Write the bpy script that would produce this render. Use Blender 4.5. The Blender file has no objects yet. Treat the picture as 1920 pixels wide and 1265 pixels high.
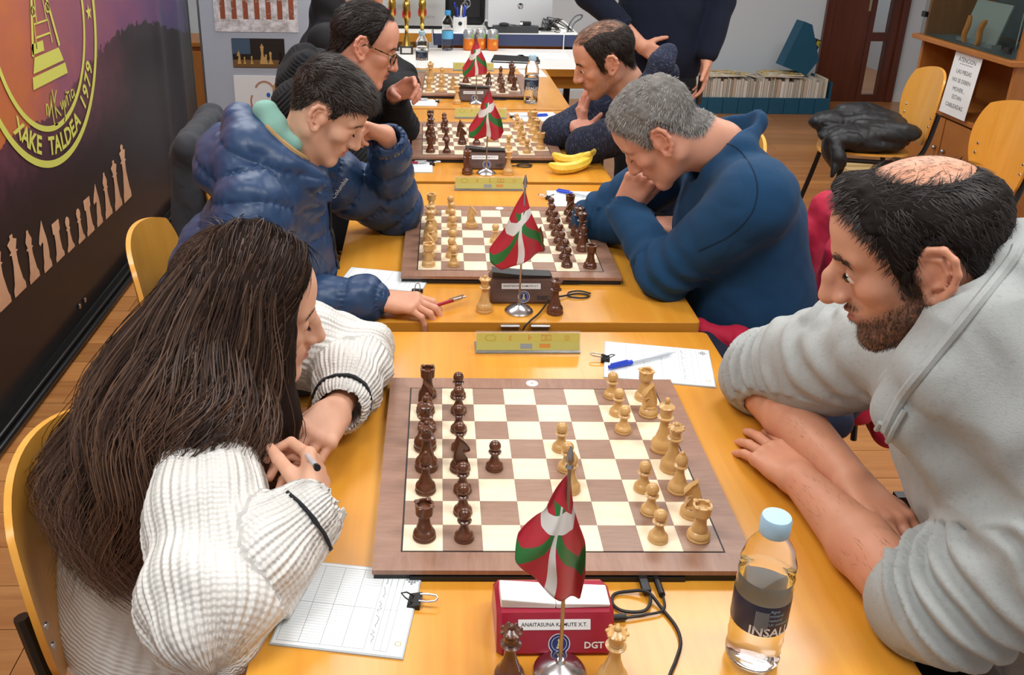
import bpy, bmesh, math, random
import numpy as np
from mathutils import Vector, Matrix, noise as mnoise
random.seed(7); np.random.seed(7)
SC = bpy.context.scene
COL = SC.collection
R = math.radians

# ------------------------------------------------------------------ camera
cam_d = bpy.data.cameras.new('camera'); cam = bpy.data.objects.new('camera', cam_d); COL.objects.link(cam)
YAW, PIT, ROLL = .0332, .3961, .0162
_f = Vector((math.sin(YAW)*math.cos(PIT), math.cos(YAW)*math.cos(PIT), -math.sin(PIT)))
_r = Vector((math.cos(YAW), -math.sin(YAW), 0)); _u = _r.cross(_f)
_r2 = _r*math.cos(ROLL)+_u*math.sin(ROLL); _u2 = -_r*math.sin(ROLL)+_u*math.cos(ROLL)
M = Matrix((( _r2.x, _u2.x, -_f.x, -.1931), (_r2.y, _u2.y, -_f.y, -1.2225), (_r2.z, _u2.z, -_f.z, 1.5996), (0, 0, 0, 1)))
cam.matrix_world = M
cam_d.sensor_width = 36.0; cam_d.lens = 1715.13/1920*36.0
cam_d.shift_x = 110/1920; cam_d.shift_y = -121.4/1920
cam_d.clip_start = .05
SC.camera = cam

# ------------------------------------------------------------------ world, lamps, exposure
w = bpy.data.worlds.new('world'); SC.world = w; w.use_nodes = True
w.node_tree.nodes['Background'].inputs[0].default_value = (.85, .92, 1, 1)
w.node_tree.nodes['Background'].inputs[1].default_value = .2
SC.view_settings.view_transform = 'Standard'; SC.view_settings.look = 'None'
SC.view_settings.exposure = 0.0; SC.view_settings.gamma = 1.0
SC.view_settings.use_curve_mapping = False
LIGHTS = [(-.9, -.6), (1.0, -.6), (-.9, 1.6), (1.0, 1.6), (-.9, 3.9), (1.1, 3.9), (2.9, 3.0)]
for lx, ly in LIGHTS:
    L = bpy.data.lights.new('panel_lamp', 'AREA'); L.shape = 'RECTANGLE'; L.size = 1.15; L.size_y = .55
    L.energy = 24 if lx < 2 else 19; L.color = (.97, .99, 1.0)
    lo = bpy.data.objects.new('panel_lamp', L); COL.objects.link(lo); lo.location = (lx, ly, 2.76)

# ------------------------------------------------------------------ materials
def lin(c):
    if isinstance(c, str):
        c = [int(c[i:i+2], 16)/255 for i in (0, 2, 4)]
    return tuple((v/12.92 if v <= .04045 else ((v+.055)/1.055)**2.4) for v in c[:3]) + (1,)
MATS = {}
class NT:
    def __init__(s, name):
        s.m = bpy.data.materials.new(name); s.m.use_nodes = True; s.t = s.m.node_tree; s.n = s.t.nodes
        s.b = s.n['Principled BSDF']
    def add(s, typ, **kw):
        n = s.n.new(typ)
        for k, v in kw.items(): setattr(n, k, v)
        return n
    def link(s, a, b): s.t.links.new(a, b)
    def setin(s, node, key, v):
        if hasattr(v, 'is_linked') or isinstance(v, bpy.types.NodeSocket): s.link(v, node.inputs[key])
        else: node.inputs[key].default_value = v
    def math(s, op, a, b=0.0, c=None):
        n = s.add('ShaderNodeMath', operation=op); s.setin(n, 0, a); s.setin(n, 1, b)
        if c is not None: s.setin(n, 2, c)
        return n.outputs[0]
    def ramp(s, fac, stops, interp='LINEAR'):
        n = s.add('ShaderNodeValToRGB'); n.color_ramp.interpolation = interp; e = n.color_ramp.elements
        while len(e) < len(stops): e.new(.5)
        for q, (p, c) in zip(e, stops): q.position = p; q.color = lin(c) if not (isinstance(c, tuple) and len(c) == 4) else c
        s.link(fac, n.inputs[0]); return n.outputs[0]
    def mix(s, fac, a, b, mode='MIX'):
        n = s.add('ShaderNodeMix', data_type='RGBA', blend_type=mode); s.setin(n, 0, fac); s.setin(n, 6, a); s.setin(n, 7, b); return n.outputs[2]
    def coord(s, kind='Object', scale=(1, 1, 1), rot=(0, 0, 0), src=None):
        if src is None: src = s.add('ShaderNodeTexCoord').outputs[kind]
        mp = s.add('ShaderNodeMapping'); s.link(src, mp.inputs[0]); mp.inputs['Scale'].default_value = scale; mp.inputs['Rotation'].default_value = rot
        return mp.outputs[0]
    def noise(s, vec, scale=5, detail=3, rough=.5, dist=0, out=0):
        n = s.add('ShaderNodeTexNoise'); s.link(vec, n.inputs['Vector']); n.inputs['Scale'].default_value = scale
        n.inputs['Detail'].default_value = detail; n.inputs['Roughness'].default_value = rough; n.inputs['Distortion'].default_value = dist
        return n.outputs[out]
    def bump(s, h, strength=.3, dist=.002):
        n = s.add('ShaderNodeBump'); n.inputs['Strength'].default_value = strength; n.inputs['Distance'].default_value = dist
        s.link(h, n.inputs['Height']); s.link(n.outputs[0], s.b.inputs['Normal'])
    def base(s, c): s.setin(s.b, 'Base Color', c)
    def rnd(s): return s.add('ShaderNodeObjectInfo').outputs['Random']
def plain(name, c, rough=.5, metal=0, spec=.5, nz=0, nzs=60, bump=0, coat=0, trans=0, ior=1.45, alpha=1, sheen=0):
    if name in MATS: return MATS[name]
    k = NT(name); c = lin(c)
    k.b.inputs['Roughness'].default_value = rough; k.b.inputs['Metallic'].default_value = metal
    k.b.inputs['Specular IOR Level'].default_value = spec; k.b.inputs['Coat Weight'].default_value = coat
    k.b.inputs['Transmission Weight'].default_value = trans; k.b.inputs['IOR'].default_value = ior; k.b.inputs['Alpha'].default_value = alpha
    k.b.inputs['Sheen Weight'].default_value = sheen
    if nz or bump:
        v = k.coord('Object'); f = k.noise(v, nzs, 4, .6)
        if nz:
            k.base(k.mix(f, tuple(max(0, x*(1-nz)) for x in c[:3])+(1,), tuple(min(1, x*(1+nz)) for x in c[:3])+(1,)))
        else: k.base(c)
        if bump: k.bump(f, bump, .002)
    else: k.base(c)
    MATS[name] = k.m; return k.m
def wood(name, c1, c2, rough=.4, scale=(1, 1, 1), rot=(0, 0, 0), coat=0, grain=30, rnd=0., bump=.05, kind='Object', gs=1.0):
    if name in MATS: return MATS[name]
    k = NT(name); v = k.coord(kind, scale, rot)
    if rnd:
        r = k.rnd(); cx = k.add('ShaderNodeCombineXYZ'); k.link(k.math('MULTIPLY', r, 17.0), cx.inputs[0]); k.link(k.math('MULTIPLY', r, 31.0), cx.inputs[1])
        va = k.add('ShaderNodeVectorMath', operation='ADD'); k.link(v, va.inputs[0]); k.link(cx.outputs[0], va.inputs[1]); v = va.outputs[0]
    a = k.noise(v, grain, 5, .6, .6); b = k.noise(v, grain*.12*gs, 2, .5, 1.5)
    f = k.math('ADD', k.math('MULTIPLY', a, .55), k.math('MULTIPLY', b, .45))
    col = k.ramp(f, [(.32, c1), (.68, c2)])
    if rnd:
        br = k.math('MULTIPLY_ADD', r, rnd, 1-rnd/2); cc = k.add('ShaderNodeCombineXYZ')
        for i in range(3): k.link(br, cc.inputs[i])
        col = k.mix(1.0, col, cc.outputs[0], 'MULTIPLY')
    k.base(col); k.b.inputs['Roughness'].default_value = rough; k.b.inputs['Coat Weight'].default_value = coat; k.b.inputs['Coat Roughness'].default_value = .15
    if bump: k.bump(a, bump, .001)
    MATS[name] = k.m; return k.m
m_table = wood('honey_veneer', 'd48a26', 'e2a23a', .32, (1, .06, 1), coat=.25, grain=40, bump=.02)
m_tedge = wood('honey_edge', 'c07c22', 'd39436', .4, (.06, 1, 1), grain=40, bump=.02)
m_ply = wood('plywood_shell', 'e09a34', 'eeb050', .35, (1, 1, .1), coat=.2, grain=24, bump=.01)
m_plyedge = wood('plywood_edge', 'cf9540', 'e8bd70', .5, (1, 1, .3), grain=60)
m_floor = wood('floor_board', 'a06432', 'c48a50', .3, (.12, 1.6, 1), coat=.15, grain=22, rnd=.28)
m_floorbase = plain('floor_gap', '3a2414', .8)
m_wall = plain('wall_paint', 'd6dde2', .8, nz=.03, nzs=90, bump=.08)
m_ceil = plain('ceiling_paint', 'eeeeea', .9)
m_black = plain('black_enamel', '141414', .35)
m_blackp = plain('black_plastic', '1b1b1d', .45)
m_steel = plain('steel', 'c8cace', .22, 1)
m_steel2 = plain('brushed_steel', 'a9abad', .35, 1)
m_white = plain('white_plastic', 'f0f2f2', .45)
m_paper = plain('paper', 'eef3f4', .75, nz=.02, nzs=25)
m_ink = plain('print_grey', '8d9599', .8)
m_inkd = plain('print_dark', '2a2d33', .8)
m_penink = plain('handwriting_ink', '4a4f68', .8)
m_boardw = wood('walnut_border', '8a6450', 'a37d68', .38, (1, 6, 1), grain=28, bump=.02)
m_sqd = wood('walnut_square', '8d6c5a', 'a5846f', .36, (1, 9, 1), grain=30, rnd=.12, bump=.02)
m_sql = wood('maple_square', 'efdcb8', 'f6e8cb', .36, (1, 6, 1), grain=24, rnd=.04, bump=.01)
m_pcw = wood('boxwood_piece', 'c89a58', 'dcb478', .3, (1, 1, .25), grain=45, rnd=.1, coat=.25, bump=.02)
m_pcb = wood('rosewood_piece', '4a2716', '6f3f26', .26, (1, 1, .25), grain=45, rnd=.15, coat=.35, bump=.02)
m_felt = plain('felt', '24402c', .9)
m_darkwood = wood('mahogany', '4a2012', '6b3420', .3, (1, 1, .08), grain=20, coat=.3)
m_cabwood = wood('oak_cabinet', '9c6026', 'b9783a', .4, (1, .2, .2), grain=24)
m_glass = plain('glass_clear', 'ffffff', .02, trans=1, ior=1.45)

# ------------------------------------------------------------------ mesh helpers
class MB:
    def __init__(s): s.v = []; s.f = []
    def add(s, v, f):
        o = len(s.v); s.v += [tuple(p) for p in v]; s.f += [tuple(i+o for i in q) for q in f]; return s
    def box(s, x0, x1, y0, y1, z0, z1):
        return s.add([(x0,y0,z0),(x1,y0,z0),(x1,y1,z0),(x0,y1,z0),(x0,y0,z1),(x1,y0,z1),(x1,y1,z1),(x0,y1,z1)],
                     [(0,3,2,1),(4,5,6,7),(0,1,5,4),(1,2,6,5),(2,3,7,6),(3,0,4,7)])
    def lathe(s, prof, n=24, c=(0, 0, 0), cap=True):
        v = []; f = []; m = len(prof)
        for i in range(n):
            a = 2*math.pi*i/n; ca, sa = math.cos(a), math.sin(a)
            for r, z in prof: v.append((c[0]+r*ca, c[1]+r*sa, c[2]+z))
        for i in range(n):
            j = (i+1) % n
            for k in range(m-1): f.append((i*m+k, j*m+k, j*m+k+1, i*m+k+1))
        if cap:
            if prof[0][0] > 1e-5: f.append(tuple(i*m for i in reversed(range(n))))
            if prof[-1][0] > 1e-5: f.append(tuple(i*m+m-1 for i in range(n)))
        return s.add(v, f)
    def tube(s, pts, r, n=8, closed=False, cap=True):
        pts = [Vector(p) for p in pts]; m = len(pts); rr = r if isinstance(r, (list, tuple)) else [r]*m
        v = []; f = []; t0 = (pts[1]-pts[0]).normalized(); up = Vector((0, 0, 1)) if abs(t0.z) < .9 else Vector((1, 0, 0)); nn = t0.cross(up).normalized()
        for i, p in enumerate(pts):
            if closed: t = (pts[(i+1) % m]-pts[i-1]).normalized()
            else: t = ((pts[min(i+1, m-1)]-pts[max(i-1, 0)])).normalized()
            nn = (nn - t*nn.dot(t)).normalized(); b = t.cross(nn)
            for k in range(n):
                a = 2*math.pi*k/n; v.append(p+(nn*math.cos(a)+b*math.sin(a))*rr[i])
        for i in range(m if closed else m-1):
            j = (i+1) % m
            for k in range(n): f.append((i*n+k, i*n+(k+1) % n, j*n+(k+1) % n, j*n+k))
        if cap and not closed: f.append(tuple(reversed(range(n)))); f.append(tuple((m-1)*n+k for k in range(n)))
        return s.add(v, f)
    def cyl(s, a, b, r, n=12): return s.tube([a, b], r, n)
    def ell(s, c, r, n=16, m=10):
        v = []; f = []
        for j in range(m+1):
            p = math.pi*j/m
            for i in range(n):
                a = 2*math.pi*i/n; v.append((c[0]+r[0]*math.sin(p)*math.cos(a), c[1]+r[1]*math.sin(p)*math.sin(a), c[2]-r[2]*math.cos(p)))
        for j in range(m):
            for i in range(n): f.append((j*n+i, j*n+(i+1) % n, (j+1)*n+(i+1) % n, (j+1)*n+i))
        return s.add(v, f)
    def prism(s, poly, y0, y1):   # poly in x,z, extruded along y
        n = len(poly); v = [(x, y0, z) for x, z in poly]+[(x, y1, z) for x, z in poly]
        f = [tuple(range(n)), tuple(reversed(range(n, 2*n)))]+[(i, n+i, n+(i+1) % n, (i+1) % n) for i in range(n)]
        return s.add(v, f)
    def plate(s, poly, z0, z1):
        n = len(poly); v = [(x, y, z0) for x, y in poly]+[(x, y, z1) for x, y in poly]
        f = [tuple(reversed(range(n))), tuple(range(n, 2*n))]+[(i, (i+1) % n, n+(i+1) % n, n+i) for i in range(n)]
        return s.add(v, f)
    def xf(s, mat): s.v = [tuple(mat @ Vector(p)) for p in s.v]; return s
    def mesh(s, name, mat, smooth=False, bevel=0, sharp=35):
        me = bpy.data.meshes.new(name); me.from_pydata(s.v, [], s.f)
        bm = bmesh.new(); bm.from_mesh(me); bmesh.ops.remove_doubles(bm, verts=bm.verts, dist=1e-6)
        if bevel:
            ed = [e for e in bm.edges if len(e.link_faces) == 2 and e.calc_face_angle(0) > R(30)]
            bmesh.ops.bevel(bm, geom=ed, offset=bevel, segments=2, affect='EDGES', profile=.5, clamp_overlap=True)
        bmesh.ops.recalc_face_normals(bm, faces=bm.faces); bm.to_mesh(me); bm.free()
        if mat: me.materials.append(mat)
        if smooth:
            me.polygons.foreach_set('use_smooth', [True]*len(me.polygons))
            try: me.set_sharp_from_angle(angle=R(sharp))
            except Exception: pass
        return me
    def obj(s, name, mat, parent=None, smooth=False, bevel=0, loc=None, rot=None):
        return link(name, s.mesh(name, mat, smooth, bevel), parent, loc, rot)
def link(name, me, parent=None, loc=None, rot=None):
    o = bpy.data.objects.new(name, me); COL.objects.link(o)
    if parent: o.parent = parent
    if loc is not None: o.location = loc
    if rot is not None: o.rotation_euler = rot
    return o
def tag(o, label=None, cat=None, group=None, kind=None):
    for k, v in (('label', label), ('category', cat), ('group', group), ('kind', kind)):
        if v: o[k] = v
    return o
def thing(name, label, cat, loc=(0, 0, 0), rz=0, group=None):
    o = link(name, None, None, loc, (0, 0, rz)); o.empty_display_size = .05
    return tag(o, label, cat, group)
def struct(o): o['kind'] = 'structure'; return o
def copy_tree(o, parent=None):
    c = o.copy(); COL.objects.link(c)
    if parent: c.parent = parent
    for ch in o.children: copy_tree(ch, c)
    return c
def text_mb(txt, size=.01, mirror=False, align='CENTER', bold=0):
    cu = bpy.data.curves.new('t', 'FONT'); cu.body = txt; cu.size = size; cu.align_x = align; cu.align_y = 'CENTER'; cu.resolution_u = 2; cu.offset = bold*size
    ob = bpy.data.objects.new('t', cu); me = bpy.data.meshes.new_from_object(ob)
    mb = MB(); sx = -1 if mirror else 1
    mb.add([(v.co.x*sx, v.co.y, v.co.z) for v in me.vertices], [tuple(p.vertices) for p in me.polygons])
    bpy.data.objects.remove(ob); bpy.data.curves.remove(cu); bpy.data.meshes.remove(me); return mb
def flat(me_obj): return me_obj
def bez(pts, n=40):   # Catmull-Rom through points
    P = [Vector(p) for p in pts]; out = []
    for i in range(len(P)-1):
        a, b, c, d = P[max(i-1, 0)], P[i], P[i+1], P[min(i+2, len(P)-1)]; k = max(2, n//(len(P)-1))
        for j in range(k):
            t = j/k; out.append(.5*((2*b)+(c-a)*t+(2*a-5*b+4*c-d)*t*t+(3*b-a-3*c+d)*t**3))
    out.append(P[-1]); return out
def rrect(w, h, r, n=5, cx=0, cy=0):
    out = []
    for sx, sy, a0 in ((1, 1, 0), (-1, 1, 90), (-1, -1, 180), (1, -1, 270)):
        for i in range(n+1):
            a = R(a0+90*i/n); out.append((cx+sx*(w/2-r)+r*math.cos(a), cy+sy*(h/2-r)+r*math.sin(a)))
    return out

# ------------------------------------------------------------------ room shell
X0, X1, Y0, Y1, ZC = -2.3, 4.3, -2.6, 6.4, 2.85
floor = struct(MB().box(X0, X1, Y0, Y1, -.06, -.012).obj('floor', m_floorbase))
ceiling = struct(MB().box(X0, X1, Y0, Y1, ZC, ZC+.05).obj('ceiling', m_ceil))
struct(MB().box(X0-.1, X0, Y0, Y1, -.06, ZC+.05).obj('wall_left', m_wall))
struct(MB().box(X1, X1+.1, Y0, Y1+1.9, -.06, ZC+.05).obj('wall_right', m_wall))
struct(MB().box(X0-.1, X1+.1, Y0-.1, Y0, -.06, ZC+.05).obj('wall_front', m_wall))
wb = MB().box(X0-.1, 3.08, Y1, Y1+.12, -.06, ZC+.05).box(3.72, X1, Y1, Y1+.12, -.06, ZC+.05).box(3.08, 3.72, Y1, Y1+.12, 2.1, ZC+.05)
struct(wb.obj('wall_back', m_wall))
struct(MB().box(3.02, 3.14, Y0, 3.98, -.06, ZC+.05).obj('wall_side', m_wall))
# room beyond the door: floor and far wall
struct(MB().box(2.6, X1, Y1+.12, Y1+1.9, -.06, 0).obj('floor_hall', m_floor))
struct(MB().box(2.5, X1, Y1+1.9, Y1+2.0, -.06, ZC).obj('wall_hall', m_wall))
struct(MB().box(2.5, 2.6, Y1+.12, Y1+1.9, -.06, ZC).obj('wall_hallside', m_wall))
struct(MB().box(2.5, X1, Y1+.12, Y1+2, ZC, ZC+.05).obj('ceiling_hall', m_ceil))
HL = bpy.data.lights.new('hall_lamp', 'AREA'); HL.size = .6; HL.energy = 14; ho = bpy.data.objects.new('hall_lamp', HL); COL.objects.link(ho); ho.location = (3.6, Y1+1, ZC-.06)
# floor planks
pw, gapw = .145, .0025
plm = {}
def plank_mesh(L):
    k = round(L, 2)
    if k not in plm:
        plm[k] = MB().box(-k/2+gapw/2, k/2-gapw/2, -pw/2+gapw/2, pw/2-gapw/2, -.011, 0).mesh('plank', m_floor)
    return plm[k]
near, rest = [], []
ri = 0; y = Y0
while y < Y1-.01:
    x = X0 - random.choice([0, .3, .6, .9]); 
    while x < X1:
        L = random.choice([.9, 1.2, 1.2, 1.5]); xa, xb = max(x, X0), min(x+L, X1)
        if xb-xa > .05:
            yc = y+pw/2; vis = (xa < -.3 and xb > -1.65 and -.4 < yc < 3.6) or (xb > .7 and xa < 3.3 and yc > 2.1)
            (near if vis else rest).append((xa, xb, yc))
        x += L
    y += pw
sm = MB()
for xa, xb, yc in rest+near[290:]: sm.box(xa+gapw/2, xb-gapw/2, yc-pw/2+gapw/2, min(yc+pw/2-gapw/2, Y1), -.011, 0)
for xa, xb, yc in near[:290]:
    link('plank', plank_mesh(xb-xa), floor, ((xa+xb)/2, yc, 0))
tag(sm.obj('plank_field', m_floor, floor), kind='stuff')
for side, a in (('back', (X0, 3.06, Y1-.015, Y1)), ('hallway', (3.74, X1, Y1-.015, Y1))):
    struct(MB().box(*a, 0, .07).obj('baseboard_'+side, plain('baseboard_white', 'd8dcdd', .5)))
# ceiling panels (the lamps the room has)
m_panel = NT('light_panel'); m_panel.b.inputs['Emission Color'].default_value = (1, .985, .96, 1); m_panel.b.inputs['Emission Strength'].default_value = 3.0
names = ['nearest the front wall on the banner side', 'nearest the front wall on the cabinet side', 'over the middle tables on the banner side', 'over the middle tables on the cabinet side', 'over the back tables on the banner side', 'over the back tables on the cabinet side', 'over the display cabinet']
for (lx, ly), nm in zip(LIGHTS, names):
    t = thing('ceiling_light', 'flat white ceiling light panel '+nm, 'ceiling light', (lx, ly, ZC), group='ceiling light panels')
    MB().box(-.6, .6, -.3, .3, -.05, 0).obj('frame', m_white, t)
    MB().box(-.57, .57, -.27, .27, -.054, -.0501).obj('diffuser', m_panel.m, t)

# ------------------------------------------------------------------ door with glazed side panel
d1 = struct(link('door_1', None, None, (0, Y1, 0)))
MB().box(3.12, 3.43, -.02, .03, .0, 2.06).obj('door_leaf', m_darkwood, d1, bevel=.004)
fr = MB().box(3.06, 3.12, -.04, .12, 0, 2.1).box(3.68, 3.74, -.04, .12, 0, 2.1).box(3.06, 3.74, -.04, .12, 2.06, 2.12); fr.obj('door_frame', m_darkwood, d1, bevel=.004)
st = MB().box(3.432, 3.475, -.02, .03, 0, 2.06); st.obj('stile', m_darkwood, d1); MB().box(3.60, 3.68, -.02, .03, 0, 2.06).obj('stile', m_darkwood, d1)
MB().box(3.475, 3.60, -.02, .03, .50, .57).obj('rail', m_darkwood, d1); MB().box(3.475, 3.60, -.02, .03, 0, .06).obj('rail', m_darkwood, d1)
MB().box(3.475, 3.60, .004, .008, .57, 2.06).obj('pane', m_glass, d1); MB().box(3.475, 3.60, .004, .008, .06, .5).obj('pane', m_glass, d1)
MB().box(3.405, 3.425, -.026, -.02, .74, 1.0).obj('lock_plate', plain('brass_plate', 'd8cfa8', .35, 1), d1)
MB().tube([(3.415, -.02, .95), (3.415, -.06, .95), (3.34, -.065, .95)], .008).obj('handle', m_steel2, d1, smooth=True)
# ------------------------------------------------------------------ playing tables
TT = .75
def table(label, x0, x1, y0, y1, top=TT, th=.032, mt=None, me=None, hinges=()):
    t = thing('table', label, 'table', ((x0+x1)/2, (y0+y1)/2, 0)); w, d = x1-x0, y1-y0
    o = MB().plate(rrect(w, d, .012), top-th, top).obj('tabletop', mt or m_table, t, bevel=.002)
    o.data.materials.append(me or m_tedge)
    for p in o.data.polygons:
        if abs(p.normal.z) < .8: p.material_index = 1
    MB().box(-w/2+.05, w/2-.05, -d/2+.05, -d/2+.07, top-th-.07, top-th).obj('apron', m_tedge, t)
    MB().box(-w/2+.05, w/2-.05, d/2-.07, d/2-.05, top-th-.07, top-th).obj('apron', m_tedge, t)
    for sx in (-1, 1):
        for sy in (-1, 1):
            MB().box(sx*(w/2-.05)-.018, sx*(w/2-.05)+.018, sy*(d/2-.04)-.018, sy*(d/2-.04)+.018, 0, top-th).obj('leg', m_black, t, bevel=.003)
    for hx in hinges:
        MB().box(hx-.018, hx+.018, -d/2-.008, -d/2-.0003, top-.02, top-.004).cyl((hx-.02, -d/2-.009, top-.006), (hx+.02, -d/2-.009, top-.006), .004).obj('hinge', m_steel2, t)
    return t
table('honey wood table under the nearest chessboard with the red clock', -.402, .398, -.52, .49)
table('honey wood table under the second chessboard from the camera', -.405, .400, .535, 1.528, hinges=(-.01, .055))
table('honey wood table under the third chessboard, with bananas on it', -.40, .405, 1.558, 2.580)
table('honey wood table under the farthest chessboard, against the white table', -.41, .425, 2.602, 3.535)
tw = table('long white-topped table with wooden edge behind the farthest chessboard', -.70, .92, 3.55, 4.195, mt=plain('white_laminate', 'f1efe9', .3), me=m_tedge, th=.04)
tb = table('white-topped table with navy edge carrying the open laptops', -.15, .70, 4.205, 4.85, top=.832, mt=plain('white_laminate', 'f1efe9', .3), me=plain('navy_edge', '3c4668', .5), th=.068)
table('white-topped wooden-edged table behind the gold trophies', -1.05, -.16, 4.205, 4.85, top=.832, mt=plain('white_laminate', 'f1efe9', .3), me=m_tedge, th=.05)

# ------------------------------------------------------------------ chess pieces (unit meshes)
def prof_ball(r, zc, n=7, a0=-60):
    return [(r*math.cos(R(a0+(90-a0)*i/n)), zc+r*math.sin(R(a0+(90-a0)*i/n))) for i in range(n)]+[(0.0, zc+r)]
BASE = lambda r, h: [(0, 0), (r*.96, 0), (r, h*.02), (r, h*.055), (r*.93, h*.075), (r*.95, h*.09), (r*.97, h*.13), (r*.9, h*.18), (r*.72, h*.23), (r*.66, h*.245)]
def piece_mesh(kind):
    m = MB()
    if kind == 'pawn':
        h, r = .050, .0142
        m.lathe(BASE(r, h)+[(r*.6, h*.3), (r*.45, h*.4), (r*.40, h*.5), (r*.42, h*.56), (r*.70, h*.585), (r*.72, h*.61), (r*.45, h*.64), (r*.42, h*.66)]+prof_ball(.0094, h-.0094), 22)
    elif kind == 'rook':
        h, r = .056, .0165
        m.lathe(BASE(r, h)+[(r*.70, h*.30), (r*.55, h*.42), (r*.50, h*.56), (r*.52, h*.66), (r*.72, h*.70), (r*.76, h*.73), (r*.74, h*.76), (r*.80, h), (r*.62, h), (r*.60, h*.90), (0, h*.90)], 24)
        for a in (45, 135, 225, 315):   # battlement notches as raised blocks between
            ca, sa = math.cos(R(a)), math.sin(R(a)); m.ell((ca*r*.71, sa*r*.71, h*1.0), (.0042, .0042, .0022), 8, 5)
    elif kind == 'bishop':
        h, r = .070, .0160
        m.lathe(BASE(r, h)+[(r*.62, h*.30), (r*.42, h*.42), (r*.34, h*.55), (r*.34, h*.60), (r*.62, h*.625), (r*.64, h*.645), (r*.42, h*.67), (r*.44, h*.69), (r*.58, h*.76), (r*.56, h*.82), (r*.40, h*.89), (r*.20, h*.935)]+prof_ball(.0038, h-.0038), 22)
    elif kind == 'queen':
        h, r = .085, .0185
        m.lathe(BASE(r, h)+[(r*.62, h*.30), (r*.42, h*.42), (r*.34, h*.56), (r*.35, h*.63), (r*.64, h*.65), (r*.66, h*.67), (r*.45, h*.69), (r*.48, h*.71), (r*.42, h*.73), (r*.46, h*.80), (r*.66, h*.88), (r*.56, h*.895), (r*.40, h*.91), (r*.22, h*.935)]+prof_ball(.0042, h-.0042), 24)
        for i in range(8):
            a = R(45*i); m.ell((math.cos(a)*r*.60, math.sin(a)*r*.60, h*.888), (.0030, .0030, .0022), 7, 5)
    elif kind == 'king':
        h, r = .095, .0188
        m.lathe(BASE(r, h)+[(r*.64, h*.28), (r*.46, h*.40), (r*.38, h*.54), (r*.38, h*.60), (r*.68, h*.62), (r*.70, h*.64), (r*.48, h*.66), (r*.50, h*.68), (r*.45, h*.70), (r*.52, h*.76), (r*.70, h*.845), (r*.62, h*.86), (r*.3, h*.885), (r*.15, h*.90), (r*.13, h*.915)], 24)
        m.ell((0, 0, h*.955), (.0048, .0048, .0056), 12, 8)
    else:   # knight: turned base + carved head
        h, r = .062, .0165
        m.lathe(BASE(r, h)+[(r*.74, h*.27), (r*.70, h*.29), (0, h*.29)], 24)
        pf = [(-.0105, .017), (-.0115, .026), (-.0105, .036), (-.0075, .046), (-.0045, .053), (-.0035, .0615), (.0005, .0565), (.0040, .0535), (.0085, .048), (.0135, .041), (.0145, .0375), (.0125, .0345), (.0095, .0345), (.0050, .0365), (.0025, .0355), (.0060, .029), (.0095, .023), (.0105, .017)]
        n = len(pf); c = (sum(p[0] for p in pf)/n, sum(p[1] for p in pf)/n); v = []
        for y, k in ((-.0045, .78), (-.0072, .93), (-.0055, 1), (.0055, 1), (.0072, .93), (.0045, .78)):
            yy = y*1.05
            for x, z in pf:
                tw_ = 1.15 if z < .03 else (.75 if z > .052 else 1.0)
                v.append((c[0]+(x-c[0])*k, yy*tw_, c[1]+(z-c[1])*k if z > .018 else z))
        f = [(k*n+i, k*n+(i+1) % n, (k+1)*n+(i+1) % n, (k+1)*n+i) for k in range(5) for i in range(n)]
        f += [tuple(range(n)), tuple(reversed(range(5*n, 6*n)))]
        m.add(v, f)
    return m
PM = {}
for kd in ('pawn', 'rook', 'knight', 'bishop', 'queen', 'king'):
    for cn, mt in (('light', m_pcw), ('dark', m_pcb)):
        PM[kd, cn] = piece_mesh(kd).mesh(kd, mt, smooth=True, sharp=50)
BT = TT+.018
ORD = ['first', 'second', 'third', 'fourth', 'fifth', 'sixth', 'seventh', 'eighth']
def place_piece(kd, cn, x, y, z, rz, label, group):
    o = link('chess_'+kd, PM[kd, cn], None, (x, y, z), (0, 0, rz)); return tag(o, label, 'chess piece', group)
sq_l = MB().box(-.0274, .0274, -.0274, .0274, -.002, .0004).mesh('light_square', m_sql)
sq_d = MB().box(-.0274, .0274, -.0274, .0274, -.002, .0004).mesh('dark_square', m_sqd)
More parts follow.
